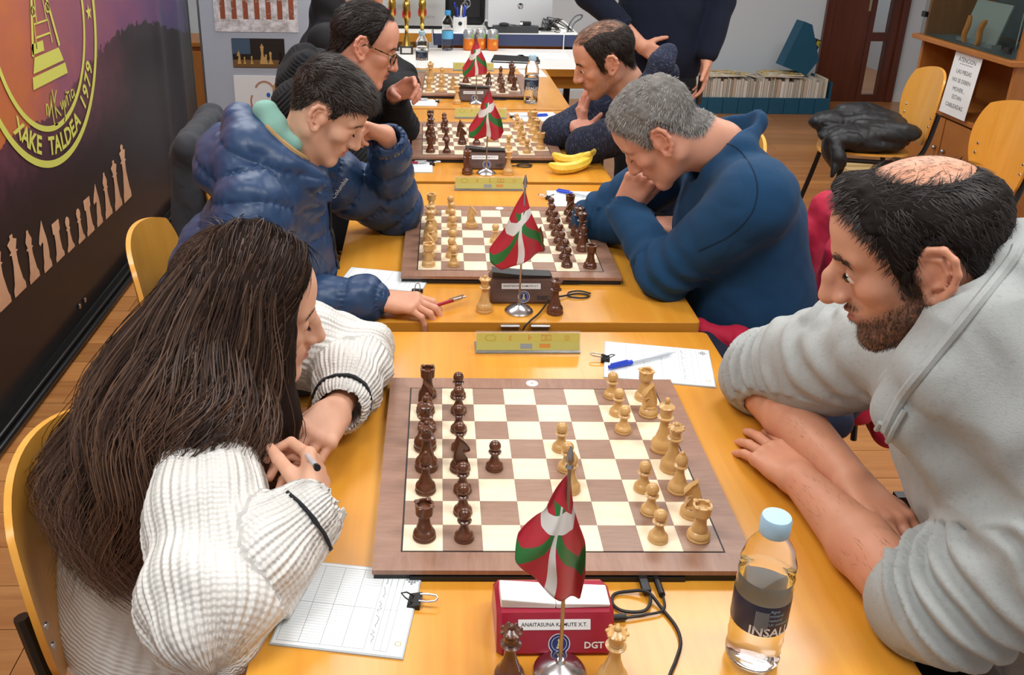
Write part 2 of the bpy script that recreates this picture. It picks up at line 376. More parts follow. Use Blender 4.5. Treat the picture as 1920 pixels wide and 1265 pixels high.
def board(label, bx, by, rz, bname, left, L, Rr):
    t = thing('chessboard', label, 'chessboard', (bx, by, TT), rz); h = .2591; i = .2225
    # mitred border strips
    b = .018
    for k in range(4):
        a = k*math.pi/2; mb = MB(); z0 = b-.007
        o4 = [(-h, -h), (h, -h), (i, -i), (-i, -i)]
        v = [(x, y, z0) for x, y in o4]+[(x, y, b) for x, y in o4]
        mb.add(v, [(3, 2, 1, 0), (4, 5, 6, 7), (0, 1, 5, 4), (1, 2, 6, 5), (2, 3, 7, 6), (3, 0, 4, 7)]).xf(Matrix.Rotation(a, 4, 'Z'))
        mt = m_boardw if k % 2 else wood('walnut_border_cross', '8a6450', 'a37d68', .38, (6, 1, 1), grain=28, bump=.02)
        mb.obj('border', mt if k % 2 == 0 else m_boardw, t)
    MB().plate([(-i, -i), (i, -i), (i, i), (-i, i)], b-.006, b-.0006).obj('inlay_line', plain('inlay_black', '241d1c', .5), t)
    MB().box(-h+.002, h-.002, -h+.002, h-.002, .0, b-.0071).box(-h+.05, h-.10, -h-.001, -h+.01, .001, .008).obj('case', m_blackp, t)
    for c in range(8):
        for r in range(8):
            lt = (c+r) % 2 == 1
            link('light_square' if lt else 'dark_square', sq_l if lt else sq_d, t, ((c-3.5)*.055, (3.5-r)*.055, b))
    st_ = MB().lathe([(0, 0), (.011, 0), (.011, .0004), (0, .0004)], 24, (.0, (h+i)/2, b)); st_.xf(Matrix.Scale(.75, 4, (0, 1, 0)) if False else Matrix.Identity(4)).obj('maker_sticker', m_white, t)
    MB().add([(-.004, (h+i)/2+.003, b+.0006), (.004, (h+i)/2+.003, b+.0006), (0, (h+i)/2-.004, b+.0006)], [(0, 1, 2)]).obj('sticker_mark', plain('sticker_gold', 'b9a97c', .6), t)
    cs, sn = math.cos(rz), math.sin(rz)
    for side, lst in ((left, L), ('dark' if left == 'light' else 'light', Rr)):
        for kd, c, r in lst:
            lx, ly = (c-.5-4)*.055+random.uniform(-.003, .003), (4-(r-.5))*.055+random.uniform(-.003, .003)
            face = (0 if side == left else math.pi)+random.uniform(-.35, .35)
            wd = 'light boxwood' if side == 'light' else 'dark brown'
            place_piece(kd, side, bx+lx*cs-ly*sn, by+lx*sn+ly*cs, TT+b+.0004, face,
                        f'{wd} {kd} on the {bname} chessboard, {ORD[c-1]} column from left, {ORD[8-r]} row from front',
                        f'{wd} pieces on the {bname} chessboard')
    return t
P_, N_, B_, R_, Q_, K_ = 'pawn', 'knight', 'bishop', 'rook', 'queen', 'king'
board('walnut chessboard nearest the camera, behind the red clock', 0, 0, -.013, 'nearest', 'dark',
      [(R_,1,1),(N_,1,2),(B_,1,3),(K_,1,4),(Q_,1,5),(B_,1,6),(R_,1,8),(P_,2,1),(P_,2,2),(P_,2,3),(P_,2,4),(N_,2,5),(P_,2,6),(P_,2,7),(P_,2,8),(P_,3,5)],
      [(R_,8,1),(N_,8,2),(K_,8,4),(Q_,8,5),(B_,8,6),(N_,8,7),(R_,8,8),(P_,7,1),(P_,7,2),(P_,7,3),(P_,7,6),(P_,7,7),(P_,7,8),(P_,5,4),(P_,5,5),(B_,5,6)])
board('walnut chessboard second from the camera, before the boy in the blue jacket', .013, .999, -.017, 'second', 'light',
      [(R_,1,1),(B_,1,3),(Q_,1,4),(K_,1,5),(B_,1,6),(N_,1,7),(R_,1,8),(P_,2,1),(P_,2,2),(P_,2,3),(P_,2,4),(P_,2,6),(P_,2,7),(P_,2,8),(N_,3,3),(P_,4,5)],
      [(R_,8,1),(N_,8,2),(B_,8,3),(Q_,8,4),(K_,8,5),(B_,8,6),(R_,8,8)]+[(P_,7,r) for r in range(1, 9)]+[(N_,6,6)])
board('walnut chessboard third from the camera, beside the bananas', .016, 2.029, 0, 'third', 'dark',
      [(R_,1,1),(B_,1,3),(K_,1,4),(Q_,1,5),(B_,1,6),(R_,1,8),(P_,2,1),(P_,2,2),(P_,2,3),(P_,2,5),(P_,2,8),(N_,3,6),(N_,3,4),(P_,4,6)],
      [(R_,8,1),(K_,8,3),(Q_,8,5),(R_,8,7),(P_,7,1),(P_,7,2),(N_,7,5),(P_,7,6),(P_,7,8),(P_,6,7),(P_,5,5),(B_,7,4)])
board('walnut chessboard farthest from the camera, in front of the white table', .018, 3.05, -.033, 'farthest', 'light',
      [(R_,1,1),(Q_,1,3),(K_,1,4),(R_,1,8),(P_,2,2),(B_,2,4),(P_,2,5),(P_,2,6),(P_,2,8),(N_,3,7)],
      [(R_,8,1),(K_,8,3),(Q_,8,4),(R_,8,7),(B_,7,3),(P_,7,4),(P_,7,6),(P_,7,7),(P_,7,8),(B_,4,4),(N_,6,5)])

# spare queens and kings beside the clocks
for kd, cn, x, y, lb in (('queen','dark',-.094,-.424,'dark brown spare queen left of the flag before the red clock'), ('queen','light',.026,-.428,'light boxwood spare queen right of the flag before the red clock'),
                     ('queen','light',-.064,.592,'light boxwood spare queen left of the brown clock on the second table'), ('queen','dark',.090,.582,'dark brown spare queen right of the brown clock on the second table'),
                     ('queen','dark',-.058,1.640,'dark brown spare queen left of the clock on the third table'), ('queen','light',.075,1.640,'light boxwood spare queen right of the clock on the third table'),
                     ('queen','light',-.060,2.690,'light boxwood spare queen left of the clock on the farthest table')):
    place_piece(kd, cn, x, y, TT, random.uniform(0, 3), lb, 'spare queens beside the clocks')

# ------------------------------------------------------------------ clocks
def place_text(mb, origin, ux, uy, n, eps=.0004):
    ux, uy, n = Vector(ux).normalized(), Vector(uy).normalized(), Vector(n).normalized(); o = Vector(origin)+n*eps
    return mb.xf(Matrix(((ux.x, uy.x, n.x, o.x), (ux.y, uy.y, n.y, o.y), (ux.z, uy.z, n.z, o.z), (0, 0, 0, 1))))
m_gold = plain('emblem_gold', 'd9c98a', .5); m_navy = plain('emblem_navy', '26306e', .5); m_emw = plain('emblem_white', 'e8e8e6', .5)
def disc(r0, r1, n=32, z=0):
    mb = MB(); v = []; f = []
    for i in range(n):
        a = 2*math.pi*i/n; v += [(r0*math.cos(a), r0*math.sin(a), z), (r1*math.cos(a), r1*math.sin(a), z)]
    for i in range(n):
        j = (i+1) % n; f.append((2*i, 2*i+1, 2*j+1, 2*j) if r0 > 0 else (2*i, 2*i+1, 2*j+1))
    return mb.add(v, f)
m_red = plain('clock_red', 'a01a34', .35, coat=.2)
m_clkwood = wood('clock_walnut', '4a352c', '6d5044', .4, (.5, 4, 4), grain=26)
def clock(label, cx, fy, body, lever, rz=0, detail=True):
    t = thing('chess_clock', label, 'chess clock', (cx, fy, TT), rz, 'chess clocks'); W = .071
    pr_ = [(0, 0), (-.003, .006), (.004, .030), (.014, .052), (.022, .055), (.062, .055), (.080, .044), (.090, .012), (.088, 0)]
    mb = MB(); n = len(pr_)
    secs = [(-W, .90), (-W+.006, 1), (W-.006, 1), (W, .90)]
    v = []
    for x, k in secs:
        for y, z in pr_: v.append((x, .05+(y-.05)*k, z*k if z > 0 else 0))
    f = [(k*n+i, k*n+(i+1) % n, (k+1)*n+(i+1) % n, (k+1)*n+i) for k in range(3) for i in range(n)]+[tuple(range(n)), tuple(reversed(range(3*n, 4*n)))]
    mb.add(v, f); mb.obj('body', body, t, smooth=True, bevel=0)
    # seesaw lever: two blocks tilting about the middle
    lv = MB()
    lv.add([(-.066, .020, .054), (0, .018, .054), (0, .056, .054), (-.066, .054, .054), (-.066, .018, .069), (0, .018, .062), (0, .054, .062), (-.066, .052, .069)], [(0,3,2,1),(4,5,6,7),(0,1,5,4),(1,2,6,5),(2,3,7,6),(3,0,4,7)])
    lv.add([(.066, .020, .054), (.0005, .018, .054), (.0005, .056, .054), (.066, .054, .054), (.066, .018, .060), (.0005, .018, .062), (.0005, .054, .062), (.066, .052, .060)], [(0,1,2,3),(4,7,6,5),(0,4,5,1),(1,5,6,2),(2,6,7,3),(3,7,4,0)])
    lv.obj('lever', lever, t, bevel=.0015)
    up = (0, .012, .024) ; nn = (0, -.024, .012); u2 = (0, .010, .022); n2 = (0, -.022, .010)
    def onf(mb, x, k, eps, hi=False):  # k: distance up the front face
        if hi: return place_text(mb, (x, .004+u2[1]/.02417*k, .030+u2[2]/.02417*k), (1,0,0), u2, n2, eps)
        return place_text(mb, (x, -.003+.007/.025*k, .006+.024/.025*k), (1,0,0), (0,.007,.024), (0,-.024,.007), eps)
    onf(MB().plate(rrect(.087, .0125, .0005), -.0002, .0003), -.002, .010, .0006, True).obj('name_label', m_white, t)
    onf(text_mb('ANAITASUNA KAMUTE X.T.', .0064, bold=.008), -.002, .010, .0011, True).obj('lettering', m_inkd, t)
    onf(disc(0, .0128), .004, .0115, .0005).obj('badge', m_navy, t)
    onf(disc(.0122, .0132), .004, .0115, .0008).obj('badge_ring', m_emw, t); onf(disc(.0088, .0093), .004, .0115, .0008).obj('badge_ring', m_emw, t)
    pw_ = MB().add([(-.0035,-.006,0),(.0035,-.006,0),(.003,-.0035,0),(-.003,-.0035,0)], [(0,1,2,3)]).add([(-.0025,-.003,0),(.0025,-.003,0),(.0008,.003,0),(-.0008,.003,0)], [(0,1,2,3)]); pw_.add(*(lambda d: (d.v, d.f))(disc(0, .0019).xf(Matrix.Translation((0,.0045,0)))))
    onf(pw_, .004, .0115, .0009).obj('badge_figure', m_gold, t)
    for i in range(14):
        a = R(-60+i*300/13-90); 
    onf(text_mb('DGT', .0115, bold=.03), .046, .009, .0006).obj('maker_mark', m_emw if body == m_red else m_inkd, t)
    return t
clock('red chess clock with white lever at the front of the nearest table', -.035, -.385, m_red, m_white)
m_lev = plain('lever_black', '262729', .35)
clock('brown chess clock with black lever behind the flag on the second table', .022, .630, m_clkwood, m_lev)
clock('brown chess clock with black lever behind the flag on the third table', .004, 1.690, m_clkwood, m_lev)
clock('brown chess clock with black lever on the farthest table', .015, 2.735, m_clkwood, m_lev)

# ------------------------------------------------------------------ table flags
k = NT('flag_cloth'); uv = k.add('ShaderNodeUVMap').outputs[0]; sp = k.add('ShaderNodeSeparateXYZ'); k.link(uv, sp.inputs[0]); U, V = sp.outputs[0], sp.outputs[1]
du = k.math('ABSOLUTE', k.math('SUBTRACT', U, .5)); dv = k.math('ABSOLUTE', k.math('SUBTRACT', V, .5))
wh = k.math('MAXIMUM', k.math('LESS_THAN', du, .045), k.math('LESS_THAN', dv, .062))
d1_ = k.math('ABSOLUTE', k.math('SUBTRACT', U, V)); d2_ = k.math('ABSOLUTE', k.math('SUBTRACT', k.math('ADD', U, V), 1.0))
gr = k.math('LESS_THAN', k.math('MINIMUM', d1_, d2_), .085)
k.base(k.mix(wh, k.mix(gr, lin('b3152b'), lin('1b6e2b')), lin('dad8d4'))); k.b.inputs['Roughness'].default_value = .6
k.b.inputs['Sheen Weight'].default_value = .2
m_flag = k.m
def flag(label, x, y, lean, prof, sgn=1):
    t = thing('table_flag', label, 'flag', (x, y, TT), 0, 'table flags')
    MB().lathe([(0, 0), (.030, 0), (.031, .003), (.026, .008), (.014, .013), (.006, .016), (.004, .020), (0, .020)], 28).obj('base', m_steel, t, smooth=True)
    H = .285; top = Vector((lean[0], lean[1], H))
    MB().tube([(0, 0, .015), top], .0023, 8).obj('pole', m_steel2, t, smooth=True)
    fin = MB().lathe([(0, -.002), (.0045, 0), (.003, .004), (.0046, .009), (.0035, .016), (.001, .026), (0, .028)], 12); fin.obj('finial', m_steel2, t, smooth=True, loc=top)
    nu, nv = 44, 30; v = []; f = []; uvs = []; ph = [p[0] for p in prof]; rr = [p[1] for p in prof]
    for i in range(nu+1):
        u = i/nu; a = ph[0]+(ph[-1]-ph[0])*u; rm = float(np.interp(a, ph, rr)); uc = 2*u-1
        for j in range(nv+1):
            q = j/nv; r_ = rm*q; k = min(1, q*1.4)
            fold = -.010-.015*math.cos(uc*math.pi*1.15)*k+.006*math.sin(uc*7+q*3)*k-.020*abs(uc)*k*0
            v.append((top.x*(1-q*.5)+r_*math.sin(R(a))+.004*math.sin(q*7+uc*3)*k, top.y+fold*k+.003*math.sin(q*9), top.z-.006-r_*math.cos(R(a))))
            uvs.append((.5+.46*uc+.05*math.sin(q*6), .60-.80*(q-.30)-.10*uc*sgn))
    for i in range(nu):
        for j in range(nv): a = i*(nv+1)+j; f.append((a, a+nv+1, a+nv+2, a+1))
    me = bpy.data.meshes.new('flag_cloth'); me.from_pydata(v, [], f); ul = me.uv_layers.new(name='UVMap')
    for p_ in me.polygons:
        solid = p_.index % nv < int(nv*.30)
        for li in p_.loop_indices: ul.data[li].uv = (.75, .95) if solid else uvs[me.loops[li].vertex_index]
    me.materials.append(m_flag); me.polygons.foreach_set('use_smooth', [True]*len(f))
    o = link('cloth', me, t); sd = o.modifiers.new('s', 'SOLIDIFY'); sd.thickness = .0006
    return t
flag('red, green and white table flag in front of the red clock', -.033, -.412, (-.006, .004), [(-30, .100), (-24, .128), (-15, .135), (-6, .150), (2, .170), (7, .185), (11, .14)])
flag('red, green and white table flag in front of the second table\'s clock', .012, .590, (.001, .0), [(-26, .150), (-21, .175), (-13, .182), (-6, .165), (2, .150), (12, .150), (19, .145)])
flag('red, green and white table flag in front of the third table\'s clock', .003, 1.645, (.003, 0), [(-24, .140), (-19, .168), (-10, .165), (-2, .150), (6, .165), (14, .168), (21, .15)])
flag('red, green and white table flag on the farthest table', .024, 2.70, (-.004, 0), [(-24, .140), (-18, .168), (-8, .165), (2, .150), (10, .155), (16, .160), (20, .14)])

# ------------------------------------------------------------------ numbered acrylic strips
m_acr = plain('acrylic_edge', 'f4f6f2', .1, trans=.85, ior=1.3)
m_yel = NT('yellow_strip'); m_yel.base(lin('d9cf68')); m_yel.b.inputs['Roughness'].default_value = .35; m_yel.b.inputs['Transmission Weight'].default_value = .35; m_yel = m_yel.m
m_yel2 = plain('strip_print', 'a9a832', .5); m_orange = plain('strip_print_orange', 'c98a3a', .5); m_oliv = plain('strip_print_olive', 'b9b765', .5)
def sign(label, cx, cy, num, z=TT):
    t = thing('number_strip', label, 'table sign', (cx, cy, z), 0, 'yellow table number strips'); tl = R(22)
    up = Vector((0, math.sin(tl), math.cos(tl))); n = Vector((0, -math.cos(tl), math.sin(tl)))
    def on(mb, x, k, e=0): return place_text(mb, (x, up.y*k, .001+up.z*k), (1, 0, 0), up, n, e)
    on(MB().box(-.105, .105, 0, .044, -.0012, .0012), 0, 0).obj('acrylic_panel', m_acr, t)
    on(MB().box(-.103, .103, .008, .040, .0013, .0018), 0, 0).obj('yellow_card', m_yel, t)
    MB().box(-.105, .105, .0, .05, 0, .0022).obj('foot', m_acr, t)
    on(MB().box(-.103, .103, .0, .016, 0, .0003), 0, .006, .0019).obj('lower_band', m_oliv, t)
    on(text_mb(num, .017, True), .003, .0305, .0021).obj('number', m_orange, t)
    on(text_mb('$', .013, True), -.036, .0305, .0021).obj('printed_mark', m_orange, t)
    on(disc(.0055, .0066).xf(Matrix.Scale(1.7, 4, (1, 0, 0))), -.075, .0305, .0021).obj('printed_mark', m_yel2, t)
    fr_ = MB().box(.026, .046, .0255, .0268, 0, .0002).box(.026, .046, .0352, .0365, 0, .0002).box(.026, .0272, .0255, .0365, 0, .0002).box(.0448, .046, .0255, .0365, 0, .0002)
    on(fr_, 0, 0, .0021).obj('printed_mark', m_orange, t); on(disc(.002, .0032), .036, .031, .0022).obj('printed_mark', m_orange, t)
    on(text_mb('(|)', .012, True), .078, .031, .0021).obj('printed_mark', m_orange, t)
    on(MB().box(-.016, .008, .009, .019, 0, .0002), 0, 0, .0023).obj('printed_block', m_ink, t); on(MB().box(.022, .044, .011, .019, 0, .0002), 0, 0, .0023).obj('printed_block', m_orange, t)
    return t
sign('yellow acrylic strip numbered 4 beyond the nearest chessboard', .012, .392, '4')
sign('yellow acrylic strip numbered 3 beyond the second chessboard', .001, 1.458, '3')
sign('yellow acrylic strip beyond the third chessboard, before the second farthest flag', .028, 2.415, '2')
sign('yellow acrylic strip on the far edge of the farthest table', .048, 3.47, '1')

# ------------------------------------------------------------------ score sheets on boards with clips, pens
def sheet(label, cx, cy, w, d, rz, clip=None, clipa=0, detail=2, z=TT):
    t = thing('score_sheet', label, 'score sheet', (cx, cy, z), rz, 'score sheets')
    MB().box(-w/2, w/2, -d/2, d/2, 0, .0022).obj('backing_board', plain('board_grey', 'b9c1c4', .6), t)
    MB().box(-w/2+.002, w/2-.002, -d/2+.002, d/2-.002, .0024, .0028).obj('paper_sheet', m_paper, t)
    g = MB(); zz = .0030
    def hl(x0, x1, y, th=.0005): g.add([(x0, y-th/2, zz), (x1, y-th/2, zz), (x1, y+th/2, zz), (x0, y+th/2, zz)], [(0, 1, 2, 3)])
    def vl(x, y0, y1, th=.0005): g.add([(x-th/2, y0, zz), (x+th/2, y0, zz), (x+th/2, y1, zz), (x-th/2, y1, zz)], [(0, 1, 2, 3)])
    x0, x1, y0, y1 = -w*.46, w*.2, -d*.45, d*.45
    for i in range(5): vl(x0+(x1-x0)*i/4, y0, y1)
    for i in range(3): hl(x0, x1, y0+(y1-y0)*i/2)
    if detail > 1:
        for i in range(1, 30): hl(x0, x1, y0+(y1-y0)*i/30, .0002)
    for i in range(3): vl(w*.27+i*w*.05, y0, y1)
    hl(w*.27, w*.37, y0); hl(w*.27, w*.37, y1); hl(w*.27, w*.37, 0)
    g.obj('printed_grid', m_ink, t)
    if detail > 1:
        hw = MB()
        for q in range(5):
            xx, yy = w*.235, -d*.38+q*d*.17; pts = [(xx+random.uniform(-.003, .003), yy+i*.0035, zz+.0002) for i in range(7)]
            hw.tube(pts, .0003, 3)
        hw.obj('handwriting', m_penink, t)
        lg = MB()
        for i in range(5):
            for j in range(5):
                if abs(i-2)+abs(j-2) <= 2: lg.add([(w*.43+(i-2)*.0035-.0014, d*.38+(j-2)*.0035-.0014, zz), (w*.43+(i-2)*.0035+.0014, d*.38+(j-2)*.0035-.0014, zz), (w*.43+(i-2)*.0035+.0014, d*.38+(j-2)*.0035+.0014, zz), (w*.43+(i-2)*.0035-.0014, d*.38+(j-2)*.0035+.0014, zz)], [(0, 1, 2, 3)])
        lg.obj('printed_logo', m_ink, t)
        place_text(text_mb('O', .012), (w*.44, -d*.36, zz), (1, 0, 0), (0, 1, 0), (0, 0, 1), 0).obj('printed_logo', m_oliv, t)
    if clip:
        c = link('binder_clip', None, t, (clip[0], clip[1], 0), (0, 0, clipa))
        MB().prism([(-.011, .0), (.006, -.0), (.0062, .009), (-.011, .0042)], -.0125, .0125).obj('clip_body', m_black, c, bevel=.0008)
        MB().tube([(.004, -.006, .010), (.014, -.007, .0105), (.025, -.005, .0115), (.0275, 0, .012), (.025, .005, .0115), (.014, .007, .0105), (.004, .006, .010)], .0012, 6).obj('clip_handle', m_steel, c, smooth=True)
        MB().tube([(-.004, -.006, .006), (-.014, -.005, .012), (-.020, 0, .014), (-.014, .005, .012), (-.004, .006, .006)], .0010, 6).obj('clip_handle', m_black, c, smooth=True)
    return t
sheet('score sheet on a clipboard beside the girl\'s white sleeve', -.288, -.304, .165, .152, R(-9), (.083, .02), R(0), 2)
sheet('score sheet with binder clip behind the nearest board, blue pen on it', .262, .348, .208, .152, R(-11), (-.104, -.004), R(180), 2)
sheet('score sheet half under the boy\'s blue cuff on the second table', -.288, .760, .20, .11, R(-13), (.09, -.048), R(-80), 1)
sheet('score sheet behind the second chessboard under the grey-haired man\'s arms', .272, 1.378, .20, .15, R(-4), (-.10, .0), R(180), 1)
sheet('score sheet left of the third chessboard, red pen on it', -.255, 1.722, .17, .15, R(0), (.086, .02), 0, 1)
sheet('score sheet beyond the third chessboard with a blue pen across it', .250, 2.452, .19, .16, R(5), (-.095, 0), R(180), 1)
sheet('score sheet left of the farthest chessboard with a dark red pen', -.245, 2.705, .205, .13, R(-3), (.103, .02), 0, 1)
def pen(label, a, b, col, capcol, z, style='bic', r=.0042):
    a, b = Vector((*a, z)), Vector((*b, z)); d = b-a; L = d.length
    t = thing('pen', label, 'pen', a, 0, 'pens'); t.rotation_euler = d.to_track_quat('X', 'Z').to_euler()
    if style == 'bic':
        MB().lathe([(0, 0), (r*.9, .002), (r*1.05, .01), (r*1.15, .05), (r*1.15, .055), (0, .055)], 12).xf(Matrix.Rotation(R(90), 4, 'Y')).obj('cap', col, t, smooth=True)
        MB().box(.006, .045, -.0015, .0015, r*.9, r*1.7).obj('clip', col, t)
        MB().lathe([(0, 0), (r*.85, 0), (r*.85, L-.075), (.0012, L-.062), (.0008, L-.055), (0, L-.055)], 8).xf(Matrix.Translation((.055, 0, 0)) @ Matrix.Rotation(R(90), 4, 'Y')).obj('barrel', plain('pen_barrel', 'c3c9d2', .2), t, smooth=True)
    else:
        MB().lathe([(0, 0), (.001, .001), (.003, .012), (r*.9, .022), (r, .07), (r, L-.035), (0, L-.035)], 12).xf(Matrix.Rotation(R(90), 4, 'Y')).obj('barrel', col, t, smooth=True)
        MB().lathe([(0, L-.035), (r*1.05, L-.035), (r*1.05, L-.012), (r*.6, L-.010), (r*.6, L), (0, L)], 12).xf(Matrix.Rotation(R(90), 4, 'Y')).obj('clicker', m_steel, t, smooth=True)
        MB().box(L-.045, L-.006, -.0016, .0016, r*1.0, r*1.6).obj('clip', m_steel, t)
    return t
m_blue = plain('pen_blue', '2246c8', .3); m_dred = plain('pen_red', 'a0182c', .3)
pen('blue capped ballpoint pen on the score sheet behind the nearest board', (.158, .318), (.305, .382), m_blue, None, TT+.009)
pen('blue ballpoint pen on the score sheet behind the second chessboard', (.205, 1.44), (.33, 1.36), m_blue, None, TT+.009)
pen('blue ballpoint pen on the score sheet beyond the third chessboard', (.306, 2.455), (.175, 2.43), m_blue, None, TT+.009)
pen('red pen on the score sheet left of the third chessboard', (-.29, 1.735), (-.185, 1.748), m_dred, None, TT+.008, 'click')
pen('dark red pen on the score sheet left of the farthest chessboard', (-.30, 2.74), (-.18, 2.737), m_dred, None, TT+.008, 'click')
pen('red and silver pen under the boy\'s resting hand', (-.185, .574), (-.104, .632), m_dred, None, TT+.016, 'click')

# ------------------------------------------------------------------ bottles, cans
m_pet = plain('clear_plastic', 'ffffff', .03, trans=1, ior=1.07, coat=.35)
m_water = plain('water', 'f4fafc', .0, trans=1, ior=1.12)
m_cap = plain('cap_blue', 'a9cfe6', .4); m_cap2 = plain('cap_bright_blue', '3f9ad6', .4)
def wrap(mb, rad, z):
    mb.v = [(rad*math.sin(x/rad), -rad*math.cos(x/rad), y+z) for x, y, _ in mb.v]; return mb
def bottle(label, x, y, h, r, cap, rz=0, lab='222c44', text=True, z=TT, fill=.62, tilt=0):
    t = thing('water_bottle', label, 'bottle', (x, y, z), rz, 'plastic water bottles')
    P = [(.0, .004), (r*.55, .0015), (r*.85, 0), (r*.97, h*.03), (r, h*.07), (r*.95, h*.14), (r, h*.18), (r*.96, h*.22), (r*.99, h*.25), (r*.985, h*.52), (r, h*.55), (r*.93, h*.58), (r*1.0, h*.62), (r*.95, h*.66), (r*.98, h*.70), (r*.82, h*.79), (r*.58, h*.85), (r*.40, h*.885), (r*.38, h*.905)]
    inn = [(max(0, a-.0006), max(b, .003)) for a, b in P]
    MB().lathe(P, 28, cap=False).obj('bottle_wall', m_pet, t, smooth=True)
    wt = [(max(0, a-.0015), max(b, .005)) for a, b in P if b <= h*fill]+[(r*.93, h*fill), (0, h*fill)]
    MB().lathe(wt, 24).obj('water', m_water, t, smooth=True)
    MB().lathe([(0, h*.89), (r*.50, h*.89), (r*.53, h*.90), (r*.53, h*.985), (r*.49, h), (0, h)], 28).obj('cap', cap, t, smooth=True)
    MB().lathe([(r*1.004, h*.30), (r*1.01, h*.305), (r*1.01, h*.50), (r*1.004, h*.505)], 32, cap=False).obj('label', plain('label_'+lab, lab, .3), t, smooth=True)
    MB().lathe([(r*1.0015, h*.302), (r*1.0015, h*.503)], 32, cap=False).obj('label_back', plain('label_back', 'c9d2d8', .4), t, smooth=True)
    if text:
        wrap(text_mb('INSALUS', h*.08, bold=.02), r*1.02, h*.33).obj('lettering', m_emw, t)
        for q, s_ in enumerate(('Agua', 'mineral', 'natural', 'Ur minerala')): wrap(text_mb(s_, h*.028, align='LEFT'), r*1.02, h*(.48-.03*q)).xf(Matrix.Rotation(R(-18), 4, 'Z')).obj('lettering', plain('label_cyan', '8fc0dc', .4), t)
        bc = MB()
        for i in range(12): xx = -.026+i*.0013; bc.add([(xx, 0, 0), (xx+.0007, 0, 0), (xx+.0007, h*.13, 0), (xx, h*.13, 0)], [(0, 1, 2, 3)])
        wrap(bc, r*1.02, h*.34).obj('barcode', m_ink, t)
    return t
bottle('clear water bottle with pale blue cap beside the man in the grey hoodie', .202, -.392, .208, .0322, m_cap, R(14))
bottle('clear water bottle with pale blue cap right of the farthest chessboard', .262, 2.725, .205, .031, m_cap, 0)
bottle('clear water bottle with pale blue cap left of the farthest chessboard', -.214, 3.44, .20, .031, m_cap, 0)
bottle('clear water bottle with bright blue cap between trophies and drink cans', -.071, 4.12, .22, .033, m_cap2, 0, lab='5fb2e0', text=False, fill=.5)
for x, nm in ((.052, 'left'), (.120, 'middle'), (.190, 'right')):
    t = thing('drink_can', f'orange and silver drink can, {nm} one of three on the white table', 'can', (x, 4.135+(.02 if nm == 'middle' else 0), TT), 0, 'three drink cans')
    MB().lathe([(0, 0), (.025, 0), (.033, .008), (.033, .066), (0, .066)], 24).obj('lower_body', plain('can_orange', 'e0792a', .3, .3), t, smooth=True)
    MB().lathe([(0, .0661), (.033, .0661), (.033, .098), (.027, .112), (.026, .115), (.024, .113), (0, .111)], 24).obj('upper_body', plain('can_silver', 'c5cac8', .25, .7), t, smooth=True)
    MB().ell((.018, -.027, .08), (.008, .006, .012), 10, 8).obj('printed_leaf', plain('can_green', '7aa84a', .5), t); MB().ell((.008, -.029, .04), (.012, .005, .012), 10, 8).obj('printed_fruit', plain('can_fruit', 'f0a43a', .5), t)
# ------------------------------------------------------------------ bananas, cables
m_ban = NT('banana_skin'); v_ = m_ban.coord('Object'); f_ = m_ban.noise(v_, 60, 4); m_ban.base(m_ban.ramp(f_, [(.28, '7a5a20'), (.36, 'e6c23a'), (.7, 'f2d558')])); m_ban.b.inputs['Roughness'].default_value = .45; m_ban = m_ban.m
def banana(label, pts, r):
    t = thing('banana', label, 'banana', (0, 0, 0), 0, 'bananas'); n = 22; P = bez(pts, n); m = len(P)
    t.location = pts[0]; off = Vector(pts[0]); P = [p-off for p in P]
    rr = [r*(.35+.65*min(1, i/4))*(1 if i < m-6 else (.32+.68*((m-1-i)/6)**.8)) for i in range(m)]
    MB().tube(P, rr, 7).obj('fruit', m_ban, t, smooth=True)
    MB().tube([P[-1], P[-1]+(P[-1]-P[-2]).normalized()*.018], [r*.34, r*.38], 7).obj('stem', plain('banana_stem', 'b9a444', .6), t, smooth=True)
    MB().ell(P[0], (.004, .004, .004), 8, 6).obj('tip', plain('banana_tip', '3a2a18', .8), t)
banana('yellow banana lying in front on the third table', [(0.212, 1.671, 0.775), (0.240, 1.645, 0.770), (0.290, 1.659, 0.770), (0.337, 1.702, 0.776), (0.357, 1.717, 0.792)], .018)
banana('yellow banana lying behind the other on the third table', [(0.233, 1.748, 0.790), (0.254, 1.725, 0.780), (0.291, 1.706, 0.780), (0.331, 1.718, 0.788), (0.353, 1.706, 0.806)], .017)
m_cable = plain('cable_black', '1c1c1e', .5)
c1 = thing('usb_cable', 'black cable looping from the nearest board past the red clock', 'cable', (.098, -.262, TT))
def rel(pts, o=(.098, -.262, TT)): return [(p[0]-o[0], p[1]-o[1], p[2]-o[2]) for p in pts]
MB().tube(bez(rel([(.098, -.275, .757), (.100, -.300, .756), (.088, -.318, .754), (.062, -.318, .7535), (.050, -.305, .7535), (.055, -.288, .7535), (.075, -.284, .755), (.098, -.290, .759), (.112, -.315, .7535), (.122, -.345, .7535), (.121, -.372, .7535), (.108, -.400, .7535), (.092, -.430, .7535), (.075, -.49, .7535)]), 80), .0022, 8).obj('cord', m_cable, c1, smooth=True)
MB().tube(bez(rel([(.116, -.275, .757), (.118, -.296, .7545), (.112, -.318, .7545), (.085, -.326, .7545), (.060, -.331, .7545)]), 30), .0017, 8).obj('cord', m_cable, c1, smooth=True)
MB().box(-.006, .006, -.026, .004, .003, .011).obj('plug', m_blackp, c1, bevel=.002); MB().cyl((.019, -.030, .006), (.018, .004, .006), .0045, 10).obj('plug', m_blackp, c1, smooth=True)
MB().cyl((-.036, -.068, .0055), (-.060, -.069, .0055), .0042, 10).obj('plug', m_blackp, c1, smooth=True)
